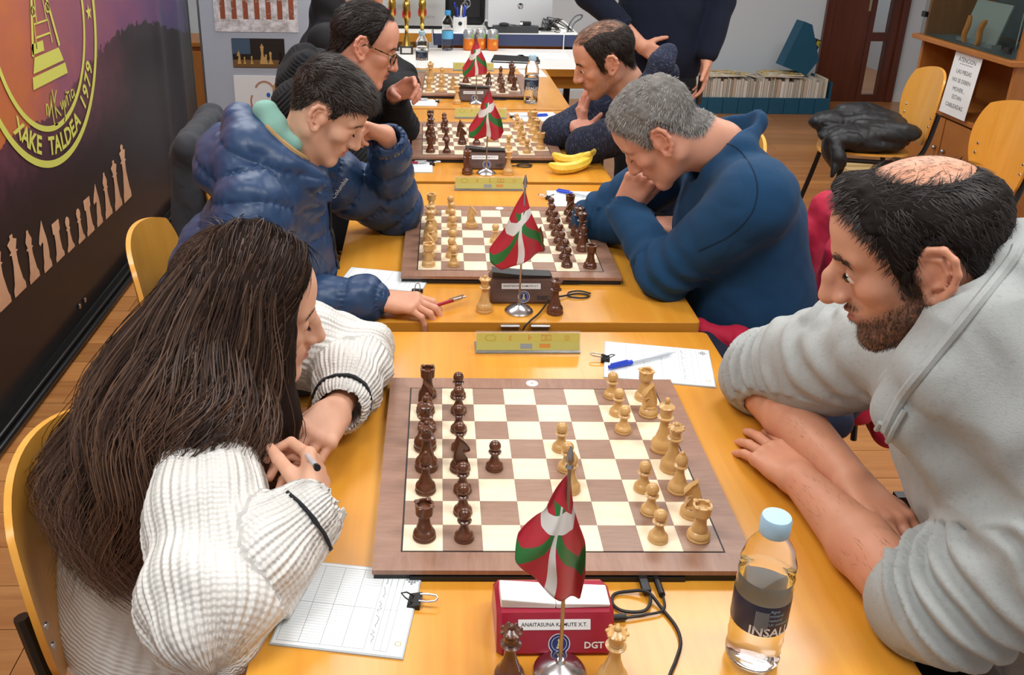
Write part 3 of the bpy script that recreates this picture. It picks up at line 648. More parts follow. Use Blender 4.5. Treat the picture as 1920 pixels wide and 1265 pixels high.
for x, y, nm in ((.105, .648, 'second'), (.085, 1.705, 'third'), (.085, 2.76, 'farthest')):
    t = thing('usb_cable', f'black cable coiled beside the clock on the {nm} table', 'cable', (x, y, TT), 0, 'cables beside the brown clocks')
    MB().tube(bez([(-.012, -.005, .012), (.01, .01, .006), (.05, .03, .004), (.075, .022, .003), (.06, .008, .003), (.03, .012, .004), (.03, .035, .004), (.055, .04, .006), (.08, .03, .004)], 50), .002, 6).obj('cord', m_cable, t, smooth=True)
t = thing('extension_cable', 'black cable running over the table edge between the two nearest tables', 'cable', (.075, .62, TT))
MB().tube(bez([(.008, .01, .010), (-.02, -.05, .006), (-.045, -.088, .004), (-.060, -.10, -.012), (-.062, -.104, -.06)], 30), .0022, 6).obj('cord', m_cable, t, smooth=True)

# ------------------------------------------------------------------ chairs
def squircle(w, h, n, m, k=.75, curve=.0, bend=0, taper=0):
    g = []
    for i in range(n+1):
        for j in range(m+1):
            u, v = -1+2*i/n, -1+2*j/m
            y = u*math.sqrt(max(0, 1-k*v*v/2))*w/2*(1+taper*v); z = v*math.sqrt(max(0, 1-k*u*u/2))*h/2
            g.append((y, z, u, v))
    return g, n, m
def shell_mesh(w, h, th, cf, n=16, m=14, k=.75, taper=0):
    g, n, m = squircle(w, h, n, m, k, taper=taper); mb = MB(); N = len(g)
    v = [cf(y, z, 0) for y, z, _, _ in g]+[cf(y, z, th) for y, z, _, _ in g]; f = []
    for i in range(n):
        for j in range(m):
            a = i*(m+1)+j; f.append((a, a+1, a+m+2, a+m+1)); b = a+N; f.append((b, b+m+1, b+m+2, b+1))
    ring = [i*(m+1) for i in range(n+1)]+[n*(m+1)+j for j in range(1, m+1)]+[i*(m+1)+m for i in range(n-1, -1, -1)]+[j for j in range(m-1, 0, -1)]
    for q in range(len(ring)):
        a, b = ring[q], ring[(q+1) % len(ring)]; f.append((a, b, b+N, a+N))
    return mb.add(v, f)
def make_chair(label, x, y, rz):
    t = thing('chair', label, 'chair', (x, y, 0), rz, 'plywood chairs with black steel frames')
    # backrest faces +x, concave
    bk = shell_mesh(.43, .37, .011, lambda yy, zz, d: (-.245-.18*(zz)*.55+1.05*yy*yy-.02+d*-1, yy, .665+zz), taper=.04)
    o = bk.obj('backrest', m_ply, t, smooth=True); o.data.materials.append(m_plyedge)
    st = shell_mesh(.42, .41, .011, lambda yy, xx, d: (xx, yy, .455+.25*yy*yy-(.35*(max(0, xx-.12))**2*10)-d), taper=-.03)
    st.obj('seat', m_ply, t, smooth=True)
    for s in (-1, 1):
        MB().tube(bez([(.22, s*.205, .0), (.165, s*.195, .25), (.13, s*.19, .425)], 12), .0125, 8).obj('leg', m_black, t, smooth=True)
        MB().tube(bez([(-.27, s*.205, 0), (-.19, s*.195, .3), (-.16, s*.19, .425)], 12), .0125, 8).obj('leg', m_black, t, smooth=True)
        MB().tube(bez([(.13, s*.19, .428), (-.12, s*.19, .425), (-.20, s*.186, .45), (-.235, s*.182, .52), (-.263, s*.17, .66)], 24), .0115, 8).obj('side_rail', m_black, t, smooth=True)
        for zz in (.60, .64):
            MB().lathe([(0, 0), (.007, 0), (.006, .003), (0, .004)], 10).xf(Matrix.Translation((-.245-.099*(zz-.665)+1.05*.17*.17-.020, s*.17, zz)) @ Matrix.Rotation(R(90), 4, 'Y')).obj('bolt', m_steel, t, smooth=True)
    MB().cyl((.13, -.19, .41), (.13, .19, .41), .0115).obj('cross_bar', m_black, t, smooth=True); MB().cyl((-.16, -.19, .41), (-.16, .19, .41), .0115).obj('cross_bar', m_black, t, smooth=True)
    return t
make_chair('plywood chair under the long-haired girl in the white sweater', -.525, .01, R(4)).scale = (1, 1, .94)
make_chair('plywood chair behind the boy in the blue jacket, next to the banner', -.60, .86, R(4))
make_chair('plywood chair beneath the black puffer coat by the display cabinet', 1.98, 3.17, R(172))
make_chair('empty plywood chair at the right edge, nearer than the coat chair', 1.92, 2.36, R(178))
make_chair('plywood chair with the red jacket over its back', .60, .80, R(180))
make_chair('plywood chair under the man in the grey hoodie', .66, -.27, R(172))
make_chair('plywood chair draped with the dark grey jacket behind the bespectacled man', -.665, 1.80, R(2))
make_chair('plywood chair under the balding man in the dark heather shirt', .66, 1.83, R(180))
make_chair('plywood chair under the man in the black hooded jacket', -.52, 2.88, R(0))

# ------------------------------------------------------------------ banner on the left
k = NT('banner_print'); co = k.add('ShaderNodeTexCoord').outputs['Object']; sp = k.add('ShaderNodeSeparateXYZ'); k.link(co, sp.inputs[0]); By, Bz = sp.outputs[1], sp.outputs[2]
nz_ = k.noise(co, 3.0, 5, .6); nz2 = k.noise(co, 14, 5, .65)
sky = k.ramp(k.math('ADD', k.math('MULTIPLY', k.math('SUBTRACT', By, 1.2), .35), k.math('MULTIPLY', k.math('SUBTRACT', nz_, .5), .5)), [(.05, 'd07a32'), (.22, 'c06a4c'), (.40, '97586a'), (.62, '7a4a70'), (.9, '4a4468')])
# hill line falls towards the right, then a dark rock
hl_ = k.math('ADD', k.math('ADD', .93, k.math('MULTIPLY', k.math('SINE', k.math('MULTIPLY', By, 2.6)), .09)), k.math('MULTIPLY', k.math('SUBTRACT', nz2, .5), .16))
hill = k.math('LESS_THAN', Bz, hl_)
hcol = k.ramp(k.math('ADD', k.math('MULTIPLY', Bz, .9), k.math('MULTIPLY', k.math('SUBTRACT', nz2, .5), .35)), [(.42, '201a1e'), (.60, '3c2630'), (.80, '6e3f4c'), (.95, '57323f')])
low = k.ramp(Bz, [(.50, (0, 0, 0, 1)), (.72, (1, 1, 1, 1))])
dk = k.ramp(k.math('ADD', k.math('MULTIPLY', By, .25), k.math('MULTIPLY', nz_, .2)), [(.72, (0, 0, 0, 1)), (.86, (1, 1, 1, 1))])
col = k.mix(hill, sky, hcol); col = k.mix(low, lin('1d191c'), col)
col = k.mix(k.math('MULTIPLY', dk, hill), col, lin('2a272b'))
k.base(col); k.b.inputs['Roughness'].default_value = .42; k.bump(k.noise(co, 900, 2), .12, .0004)
m_banner = k.m
BX = -1.52
ban = thing('banner', 'tall dark printed banner with yellow club emblem along the left wall', 'banner', (BX, 0, 0))
gv = []; gf = []; ny, nzz = 90, 30
for i in range(ny+1):
    for j in range(nzz+1):
        yy = .35+3.72*i/ny; zz = .05+2.3*j/nzz
        wv = (.012*math.exp(-((yy-3.45)/.06)**2)-.014*math.exp(-((yy-3.62)/.07)**2)+.014*math.exp(-((yy-3.8)/.06)**2))*min(1, 1.4-zz*.4)
        gv.append((wv, yy, zz))
for i in range(ny):
    for j in range(nzz): a = i*(nzz+1)+j; gf.append((a, a+nzz+1, a+nzz+2, a+1))
o = MB().add(gv, gf).obj('printed_fabric', m_banner, ban, smooth=True); sd = o.modifiers.new('s', 'SOLIDIFY'); sd.thickness = .003; sd.offset = -1
MB().box(-.03, .035, .33, 4.09, .0, .045).obj('bottom_rail', m_black, ban, bevel=.006); MB().cyl((.045, .33, .02), (.045, 4.09, .02), .012).obj('rail_tube', plain('rail_dark', '2c2d2f', .3, .6), ban, smooth=True)
MB().box(-.03, .0, 4.06, 4.10, .02, 2.4).obj('upright', m_black, ban, bevel=.004)
for yy in (1.996, 2.054): MB().ell((.006, yy, .108), (.004, .011, .011), 10, 8).obj('rivet', m_steel, ban, smooth=True)
m_by = plain('emblem_lime', 'd8d866', .6); m_pk = wood('printed_piece_tan', 'c98f6e', 'e8bd98', .5, (1, 1, 1), grain=8, bump=0)
def onb(mb, y, z, e=.003):   # 2D (x right = +y world, y up) onto the banner
    return place_text(mb, (0, y, z), (0, 1, 0), (0, 0, 1), (1, 0, 0), e)
CY, CZ = 2.06, 1.20
def arcring(r0, r1, n=96): return disc(r0, r1, n)
onb(arcring(.515, .54), CY, CZ).obj('emblem_ring', m_by, ban); onb(arcring(.395, .415), CY, CZ).obj('emblem_ring', m_by, ban)
def star(r): 
    mb = MB(); v = [(r*(1 if i % 2 == 0 else .42)*math.sin(i*math.pi/5), r*(1 if i % 2 == 0 else .42)*math.cos(i*math.pi/5), 0) for i in range(10)]; return mb.add(v+[(0, 0, 0)], [(i, 10, (i+1) % 10)[::-1] for i in range(10)])
for a in (8, -8, 24, -172+360-24, 172, 188, 156, 40):
    if a in (8, -8, 24, 40, 172, 188, 156): onb(star(.033), CY+.465*math.cos(R(a)), CZ+.465*math.sin(R(a))-.06 if False else CZ+.465*math.sin(R(a))).obj('emblem_star', m_by, ban)
tx = 'XAKE TALDEA 1979'
for i, ch in enumerate(tx):
    if ch == ' ': continue
    a = R(-133+i*6.55) ; mb = text_mb(ch, .088, bold=.03); mb.xf(Matrix.Rotation(a+math.pi/2, 4, 'Z'))
    onb(mb, CY+.468*math.cos(a), CZ+.468*math.sin(a)).obj('lettering', m_by, ban)
def strip(pts, wd, closed=False):
    mb = MB(); P = [Vector((p[0], p[1], 0)) for p in pts]; n = len(P); v = []; f = []
    for i, p in enumerate(P):
        tn = (P[min(i+1, n-1)]-P[max(i-1, 0)]).normalized(); nr = Vector((-tn.y, tn.x, 0))*wd/2; v += [p+nr, p-nr]
    for i in range(n-1): f.append((2*i, 2*i+1, 2*i+3, 2*i+2))
    return mb.add(v, f)
bs = MB().add(*(lambda m: (m.v, m.f))(MB().add([(-.16, -.245, 0), (.16, -.245, 0), (.15, -.205, 0), (-.15, -.205, 0)], [(0, 1, 2, 3)]))).add([(-.14, -.195, 0), (.14, -.195, 0), (.11, -.145, 0), (-.11, -.145, 0)], [(0, 1, 2, 3)]).add([(-.12, -.135, 0), (-.02, -.135, 0), (-.02, -.10, 0), (-.12, -.10, 0)], [(0, 1, 2, 3)])
onb(bs, CY+.0, CZ).obj('emblem_base', m_by, ban)
for sg in (-1, 1):
    onb(strip([(p.x, p.y) for p in bez([(sg*.12, -.14, 0), (sg*.085, -.03, 0), (sg*.045, .10, 0), (sg*.04, .22, 0), (sg*.06, .30, 0)], 24)], .016), CY, CZ).obj('emblem_outline', m_by, ban)
for pts in ([(-.08, -.12), (-.07, -.04), (.05, -.04), (.06, -.12)], [(-.05, -.04), (-.035, .05), (.03, .05), (.04, -.04)], [(-.03, .05), (-.01, .13), (.0, .18), (.012, .13), (.025, .05)], [(-.075, -.085), (.055, -.085)], [(-.02, .09), (.02, .09)]):
    onb(strip(pts, .007), CY, CZ).obj('emblem_drawing', m_by, ban)
for sg in (-1, 1): onb(disc(.012, .019, 16).xf(Matrix.Translation((sg*.062, .0, 0))), CY, CZ).obj('emblem_drawing', m_by, ban)
sig = [[(-.14, -.02), (-.13, .02), (-.115, .0), (-.125, -.03), (-.09, .01), (-.08, .05), (-.085, -.06), (-.05, -.07)], [(-.06, .06), (-.055, -.05)], [(-.02, .05), (-.055, .0), (-.01, -.05)], [(.0, .0), (.01, -.03), (.025, .0), (.03, -.05), (.01, -.08)], [(.04, .0), (.045, -.03), (.06, .0), (.07, .03), (.075, -.03)], [(.06, .015), (.10, .02)], [(.10, .01), (.105, -.02)], [(.14, .02), (.12, .015), (.125, -.01), (.145, .0), (.15, .02), (.155, -.015)]]
for s_ in sig: onb(strip([(p.x*.95, p.y*.95) for p in bez([(a, b, 0) for a, b in s_], 24)], .007), CY+.05, CZ-.33).obj('signature_stroke', m_by, ban)
def silh(kind, h, wk=1.0):
    src = {'pawn': [(0,0),(.16,0),(.17,.06),(.14,.12),(.10,.2),(.06,.45),(.05,.6),(.10,.63),(.05,.68),(.085,.78),(.09,.88),(.05,.97),(0,1)],
           'rook': [(0,0),(.17,0),(.17,.1),(.12,.2),(.09,.5),(.09,.7),(.14,.74),(.14,1),(0,1)],
           'bishop': [(0,0),(.13,0),(.13,.1),(.09,.2),(.05,.5),(.05,.62),(.09,.65),(.05,.68),(.08,.8),(.03,.93),(.02,1),(0,1)],
           'queen': [(0,0),(.13,0),(.13,.1),(.09,.2),(.05,.5),(.05,.68),(.09,.7),(.05,.73),(.10,.88),(.03,.93),(.03,1),(0,1)],
           'king': [(0,0),(.12,0),(.12,.1),(.09,.2),(.05,.5),(.05,.68),(.09,.7),(.05,.73),(.09,.88),(.03,.9),(.04,.96),(.02,1),(0,1)]}
    if kind == 'knight':
        pf = [(-.17,0),(.17,0),(.17,.1),(.12,.2),(.14,.35),(.12,.6),(.05,.85),(.02,1),(-.04,.9),(-.14,.75),(-.20,.62),(-.17,.56),(-.06,.6),(-.04,.55),(-.10,.35),(-.12,.2),(-.17,.1)]
        p2 = [(a*h*wk*.75, b*h, 0) for a, b in pf]
    else:
        q = src[kind]; p2 = [(a*h*1.15*wk, b*h, 0) for a, b in q]+[(-a*h*1.15*wk, b*h, 0) for a, b in reversed(q) if a > 0]
    return MB().plate([(a, b) for a, b, _ in p2], 0, .0008)
for kd, y, z, h in (('king',1.441,.363,.20),('queen',1.556,.362,.20),('bishop',1.673,.356,.178),('knight',1.788,.347,.18),('rook',1.902,.342,.142),('pawn',2.008,.336,.13),('pawn',2.12,.328,.132),('rook',2.221,.323,.144),('knight',2.33,.32,.172),('bishop',2.444,.317,.188),('queen',2.572,.31,.211),('king',2.70,.306,.25)):
    onb(silh(kd, h, {'pawn': 1.4, 'rook': 1.4}.get(kd, 1.5)), y, z, .002).obj('printed_'+kd, m_pk, ban)

# ------------------------------------------------------------------ grey photo panel behind the banner
pan = thing('photo_panel', 'pale grey display panel with mounted photographs behind the banner', 'display panel', (0, 3.98, 0))
PLX, PRX = -1.432, -.75
MB().box(PLX, PRX, 0, .03, .08, 2.1).obj('panel_board', plain('panel_grey', 'b4bcc8', .7), pan)
MB().box(PLX-.012, PLX, -.005, .035, .0, 2.12).obj('edge_strip', m_steel2, pan); MB().box(PRX, PRX+.012, -.005, .035, .0, 2.12).obj('edge_strip', m_steel2, pan)
MB().box(PLX+.01, PLX+.1, -.15, .18, 0, .02).box(PRX-.1, PRX+.0, -.15, .18, 0, .02).obj('foot', m_steel2, pan)
k = NT('snow_photo'); co = k.coord('Generated'); sp = k.add('ShaderNodeSeparateXYZ'); k.link(co, sp.inputs[0])
nz_ = k.noise(co, 9, 5, .7); tr = k.math('GREATER_THAN', k.math('FRACT', k.math('MULTIPLY', sp.outputs[0], 7.3)), .55)
up_ = k.math('GREATER_THAN', sp.outputs[2], .20)
k.base(k.mix(k.math('MULTIPLY', up_, k.math('MULTIPLY', tr, k.math('GREATER_THAN', nz_, .42))), k.ramp(nz_, [(.35, 'a9a3a0'), (.6, 'eeeef0')]), lin('9a5238'))); k.b.inputs['Roughness'].default_value = .4
MB().box(-1.355, -.90, -.004, 0, .86, 1.2).obj('snowy_photograph', k.m, pan)
MB().box(-1.27, -.98, -.004, 0, .665, .825).obj('chess_photograph', plain('photo_dark', '2a2420', .4), pan)
MB().box(-1.268, -1.17, -.0046, -.004, .74, .823).obj('photograph_patch', plain('photo_blue', '4a5f74', .4), pan)
MB().box(-1.268, -.982, -.0046, -.004, .667, .708).obj('photograph_patch', plain('photo_brown', '7c5c38', .4), pan)
for i, (dx, h, kd) in enumerate(((-1.235,.075,'knight'),(-1.205,.04,'pawn'),(-1.165,.045,'pawn'),(-1.105,.11,'king'),(-1.085,.055,'pawn'),(-1.06,.07,'pawn'),(-1.09,.04,'rook'),(-1.005,.07,'pawn'))):
    mb = silh(kd, h); place_text(mb, (dx, -.0048-.0002*i, .685), (1, 0, 0), (0, 0, 1), (0, -1, 0), 0).obj('photographed_piece', plain('photo_gold', 'c9a464', .4) if i != 7 else m_black, pan)
MB().box(-1.275, -.80, -.004, 0, .24, .62).obj('logo_sheet', m_white, pan)
def onp(mb, x, z, e=.0055): return place_text(mb, (x, 0, z), (1, 0, 0), (0, 0, 1), (0, -1, 0), e)
m_lo = plain('logo_brown', 'b98a72', .6); m_lt = plain('logo_tan', 'c99a5a', .6); m_lb = plain('logo_blue', '2a6fc4', .6)
def arc(r, a0, a1, wd): return strip([(r*math.cos(R(a0+(a1-a0)*i/20)), r*math.sin(R(a0+(a1-a0)*i/20))) for i in range(21)], wd)
onp(arc(.052, 25, 160, .011), -1.105, .535).obj('logo_arc', m_lo, pan); onp(arc(.07, 150, 215, .010), -1.115, .475).obj('logo_arc', m_lo, pan)
onp(disc(0, .011, 20).xf(Matrix.Scale(1.25, 4, (0, 1, 0))), -1.085, .512).obj('logo_dot', m_lb, pan); onp(disc(0, .006, 16).xf(Matrix.Scale(1.4, 4, (0, 1, 0))), -1.03, .598).obj('logo_dot', m_lb, pan)
onp(disc(0, .06, 28), -1.0, .54).obj('logo_disc', m_lt, pan); onp(disc(0, .01, 16), -.88, .50).obj('logo_dot', m_lb, pan)
# brown wooden cupboard in the far left corner
cu = thing('cupboard', 'brown wooden cupboard in the far corner behind the banner edge', 'cupboard', (-1.93, 5.3, 0))
MB().box(-.33, .33, -.2, .2, .06, .60).obj('carcass', m_cabwood, cu, bevel=.004); MB().box(-.35, .35, -.22, .21, .60, .63).obj('top', m_cabwood, cu, bevel=.004); MB().box(-.30, .30, -.17, .17, 0, .06).obj('plinth', m_black, cu)
for sx in (-1, 1):
    dd = MB().box(sx*.165-.155, sx*.165+.155, -.222, -.201, .09, .57).obj('door', m_cabwood, cu, bevel=.003); MB().ell((sx*.03, -.232, .34), (.01, .01, .01)).obj('knob', m_steel2, dd)

# ------------------------------------------------------------------ display cabinet at right
cab = thing('display_cabinet', 'wooden cabinet with glass-fronted display case at the right', 'cabinet', (2.59, 3.56, 0))
ya, yb, dp = -.46, .44, .41   # local y range, depth to +x
def cb(n, a, m=m_cabwood, bv=.003): return MB().box(*a).obj(n, m, cab, bevel=bv)
cb('side_panel', (.03, dp, ya, ya+.025, 0, 1.9)); cb('side_panel', (.03, dp, yb-.025, yb, 0, 1.9)); cb('back_panel', (dp-.015, dp, ya+.0255, yb-.0255, .05, 1.9), m_cabwood, 0)
cb('shelf', (-.02, dp-.016, ya-.03, yb+.03, .865, .89)); cb('shelf', (.0, dp-.016, ya+.0255, yb-.0255, .515, .54)); cb('shelf', (.03, dp-.016, ya+.0255, yb-.0255, .05, .075)); cb('top', (.0, dp, ya-.02, yb+.02, 1.9, 1.93))
for j in range(2):
    d = MB().box(.006, .029, ya+.03+j*.425, ya+.03+j*.425+.415, .085, .505).obj('door', m_cabwood, cab, bevel=.003); MB().ell((-.004, ya+.40+j*.09, .34), (.012, .012, .012)).obj('knob', m_steel2, d)
m_dglass = plain('smoked_glass', 'd2dcda', .03, trans=1, ior=1.1)
MB().box(.004, .010, ya+.01, yb-.01, .892, 1.88).obj('glass_front', m_dglass, cab)
MB().box(.03, dp-.02, ya+.03, yb-.03, .8905, .8925).obj('shelf_lining', plain('lining_slate', '5a6668', .6), cab); MB().box(dp-.022, dp-.016, ya+.03, yb-.03, .90, 1.88).obj('back_lining', plain('lining_slate', '5a6668', .6), cab)
for yy, zz in ((yb-.02, 1.0), (ya+.06, .93)): MB().box(-.006, .016, yy-.02, yy+.02, zz-.015, zz+.015).obj('glass_clip', m_blackp, cab, bevel=.003)
pq = thing('glass_plaque', 'slanted clear plaque standing inside the display case', 'plaque', (2.70, 3.60, .893))
pl = MB().box(-.004, .004, -.16, .16, 0, .22).xf(Matrix.Rotation(R(14), 4, 'Y')); pl.obj('plate', plain('plaque_grey', 'a3aaa6', .2), pq); MB().box(-.02, .03, -.17, .17, 0, .02).obj('stand', plain('plaque_clear', 'c2c8c6', .1, trans=.5), pq)
for yy, nm in ((.06, 'straight'), (-.07, 'curved')):
    c = thing('carved_piece', f'{nm} orange carved piece in front of the clear plaque', 'ornament', (2.665, 3.60+yy, .893), 0, 'orange carvings in the display case')
    pts = [(0, 0, .0), (-.004, .004, .04), (.0, -.004, .09), (.004, .0, .14)] if nm == 'straight' else [(0, .02, 0), (0, .0, .03), (.0, .008, .08), (0, -.015, .12), (0, -.03, .13)]
    MB().tube(bez(pts, 16), [.006+.009*math.sin(math.pi*min(1, (i+1)/18)) for i in range(len(bez(pts, 16)))], 8).obj('carving', plain('carving_orange', 'd98a34', .5), c, smooth=True)
# notice leaning in the cabinet
nt = thing('notice', 'white paper notice about the tables leaning out of the cabinet', 'notice', (2.575, 3.47, .541), 0)
nt.rotation_euler = (0, R(4), 0)
MB().box(-.0015, .0, -.125, .125, 0, .325).obj('sheet', m_paper, nt)
def onn(mb, y, z): return place_text(mb, (-.0016, y, z), (0, -1, 0), (0, 0, 1), (-1, 0, 0), .0004)
for s_, z, sz in (('ATENCION', .285, .032), ('LAS MESAS', .225, .030), ('NO SE DEBEN', .180, .028), ('MOVER...', .135, .030), ('ESTAN', .095, .030), ('CABLEADAS.', .05, .030)):
    onn(text_mb(s_, sz), 0, z).obj('lettering', m_inkd, nt)
onn(MB().box(-.06, .06, -.001, .001, 0, .0002), 0, .265).obj('underline', m_inkd, nt)
bx_ = thing('cardboard_box', 'small pale cardboard box on the floor under the coat chair', 'box', (2.42, 4.05, 0)); MB().box(-.1, .1, -.08, .08, 0, .10).obj('carton', plain('cardboard_pale', 'dcc08a', .8), bx_, bevel=.002); MB().box(-.1, .1, -.02, .02, .1001, .1012).obj('tape', plain('tape_tan', 'c9a868', .3), bx_)

# ------------------------------------------------------------------ magazine rack
rk = thing('magazine_rack', 'low blue rack along the back wall filled with magazines', 'magazine rack', (2.45, 6.0, 0))
m_rb = plain('rack_blue', '1d5570', .55, nz=.06, nzs=20)
MB().box(-.55, .55, -.11, .30, 0, .03).obj('base', m_rb, rk); MB().box(-.55, -.535, -.11, .3, .03, .25).obj('end_panel', m_rb, rk); MB().box(.535, .55, -.11, .3, .03, .25).obj('end_panel', m_rb, rk)
for i in range(9): MB().box(-.548+i*.122, -.548+i*.122+.119, -.125, -.111, 0, .128).obj('front_panel', m_rb, rk, bevel=.003)
x = -.53; i = 0
mcols = ['d9d4c8', 'cfc8ba', 'e2ddd2', 'c3bba9', 'b8b2a6', 'dcd2bc', 'a9a49a', 'd0b9a0', 'ece8df']
hts = ['plain pale', 'cream', 'white', 'dull beige', 'grey', 'yellowed', 'darker grey', 'tan', 'bright white']
while x < .50:
    th = random.choice([.010, .014, .02, .026]); h = random.uniform(.245, .285); ci = i % 9; ln = R(random.uniform(-4, 4))
    t = tag(MB().box(0, th, -.105, .12, 0, h-.031).obj('magazine', plain('magazine_'+str(ci), mcols[ci], .7, nz=.06, nzs=40), None, loc=(2.45+x, 6.0, .031)), 'worn magazine packed upright in the low blue rack', 'magazine', 'magazines upright in the blue rack')
    x += th+.0035; i += 1
m_mag = NT('magazine_cover'); co = m_mag.coord('Object'); f = m_mag.noise(co, 14, 3); rn = m_mag.rnd()
m_mag.base(m_mag.ramp(f, [(.40, 'e9e4da'), (.48, 'c9b27a'), (.55, 'e6c24a'), (.62, '4a3c34'), (.70, 'd8d4cc')])); m_mag = m_mag.m
for (mx, my, mz, w_, d_, rz_, lb) in ((2.16, 5.99, .287, .30, .20, 4, 'magazine lying flat at the left end of the blue rack'), (2.16, 6.0, .295, .28, .20, -7, 'topmost magazine at the left end of the blue rack'), (2.60, 5.99, .287, .30, .22, -3, 'bottom magazine of the flat pile on the rack'), (2.59, 5.98, .295, .29, .21, 5, 'second magazine up in the flat pile on the rack'), (2.62, 5.98, .303, .28, .21, -6, 'yellow-covered magazine on top of the flat pile on the rack'), (2.36, 5.98, .287, .05, .18, 20, 'folded orange-edged leaflet between the two flat piles')):
    t = thing('magazine', lb, 'magazine', (mx, my, mz), R(rz_), 'magazines lying on the blue rack')
    MB().box(-w_/2, w_/2, -d_/2, d_/2, 0, .006).obj('pages', plain('pages_white', 'e8e4da', .7), t); MB().box(-w_/2, w_/2, -d_/2, d_/2, .0061, .007).obj('cover', m_mag, t)
bf = thing('magazine_file', 'blue open magazine file box tilted at the rack end', 'file box', (2.77, 6.02, .452), 0); bf.rotation_euler = (0, R(20), R(6))
MB().add([(-.13, -.05, -.14), (.09, -.05, -.14), (.13, -.05, .02), (.0, -.05, .20), (-.13, -.05, .20)], [(0, 1, 2, 3, 4)]).add([(-.13, .06, -.14), (.09, .06, -.14), (.13, .06, .02), (.0, .06, .20), (-.13, .06, .20)], [(4, 3, 2, 1, 0)]).add([(-.13, -.05, -.14), (-.13, .06, -.14), (-.13, .06, .20), (-.13, -.05, .20)], [(0, 1, 2, 3)]).add([(-.13, -.05, -.14), (-.13, .06, -.14), (.09, .06, -.14), (.09, -.05, -.14)], [(0, 1, 2, 3)]).add([(.09, -.05, -.14), (.09, .06, -.14), (.13, .06, .02), (.13, -.05, .02)], [(0, 1, 2, 3)])
o = bf; mbx = MB().add([(-.13, -.05, -.14), (.09, -.05, -.14), (.13, -.05, .02), (.0, -.05, .20), (-.13, -.05, .20)], [(0, 1, 2, 3, 4)])
for nm, vs, fs in (('side', [(-.13, -.05, -.14), (.09, -.05, -.14), (.13, -.05, .0), (-.06, -.05, .22), (-.13, -.05, .22)], [(0, 1, 2, 3, 4)]), ('side', [(-.13, .07, -.14), (.09, .07, -.14), (.13, .07, .0), (-.06, .07, .22), (-.13, .07, .22)], [(4, 3, 2, 1, 0)]), ('spine', [(-.13, -.05, -.14), (-.13, .07, -.14), (-.13, .07, .22), (-.13, -.05, .22)], [(0, 1, 2, 3)]), ('bottom', [(-.13, -.05, -.14), (-.13, .07, -.14), (.09, .07, -.14), (.09, -.05, -.14)], [(0, 1, 2, 3)]), ('front_lip', [(.09, -.05, -.14), (.09, .07, -.14), (.13, .07, .0), (.13, -.05, .0)], [(0, 1, 2, 3)])):
    q = MB().add(vs, fs).obj(nm, m_rb, bf); s_ = q.modifiers.new('s', 'SOLIDIFY'); s_.thickness = .004
for i in range(4):
    t = thing('magazine', ['black-covered magazine titled in yellow in the tilted file box', 'pale magazine second in the tilted file box', 'pale magazine third in the tilted file box', 'pale magazine at the back of the tilted file box'][i], 'magazine', (2.77, 6.02, .452), 0, 'magazines in the tilted file box'); t.rotation_euler = bf.rotation_euler
    yy = -.038+i*.024
    MB().box(-.115, .085, yy, yy+.016, -.13, .14).obj('pages', plain('pages_white', 'e8e4da', .7), t)
    if i == 0:
        MB().box(-.115, .085, yy-.0012, yy-.0002, -.13, .14).obj('cover', plain('cover_black', '2a2723', .4), t)
        place_text(text_mb('JAQUE', .05, bold=.02), (.01, yy-.0014, .11), (1, 0, 0), (0, 0, 1), (0, -1, 0), .0003).obj('lettering', plain('cover_yellow', 'd8d042', .5), t)

# ------------------------------------------------------------------ back tables: trophies, laptops, small things
m_goldm = plain('trophy_gold', 'e0c060', .2, 1); m_gredm = plain('trophy_red', 'c0302c', .3, .5)
for tx_, ty_, hh, nm in ((-.302, 3.99, .40, 'middle one'), (-.215, 4.08, .40, 'rightmost, nearest the water bottle'), (-.385, 4.10, .38, 'leftmost, behind the bespectacled man')):
    t = thing('trophy', f'gold cup trophy on dark base, {nm} of three', 'trophy', (tx_, ty_, TT), 0, 'gold trophies')
    MB().box(-.036, .036, -.036, .036, 0, .045).obj('base', plain('marble_dark', '2c2a28', .3), t, bevel=.002); MB().box(-.025, .025, -.0372, -.0362, .008, .036).obj('plaque', plain('plaque_white', 'dcdcd8', .4), t)
    MB().lathe([(0, .045), (.026, .045), (.022, .06), (.012, .10), (.009, .13), (.014, .15), (.010, .16), (.018, .20), (.022, .26), (.018, .28), (.008, .29), (.008, .30), (0, .30)], 20).obj('stem', m_goldm, t, smooth=True)
    for sx in (-1, 1): MB().ell((sx*.018, -.008, .215), (.006, .012, .024), 10, 8).obj('red_inset', m_gredm, t, smooth=True)
    cup = []
    for i in range(24):
        a = 2*math.pi*i/24
    MB().lathe([(0, .295), (.012, .297), (.035, .31), (.052, .335), (.060, .37), (.064, hh), (.060, hh), (.055, .37), (.045, .335), (0, .315)], 16).obj('cup', m_goldm, t)
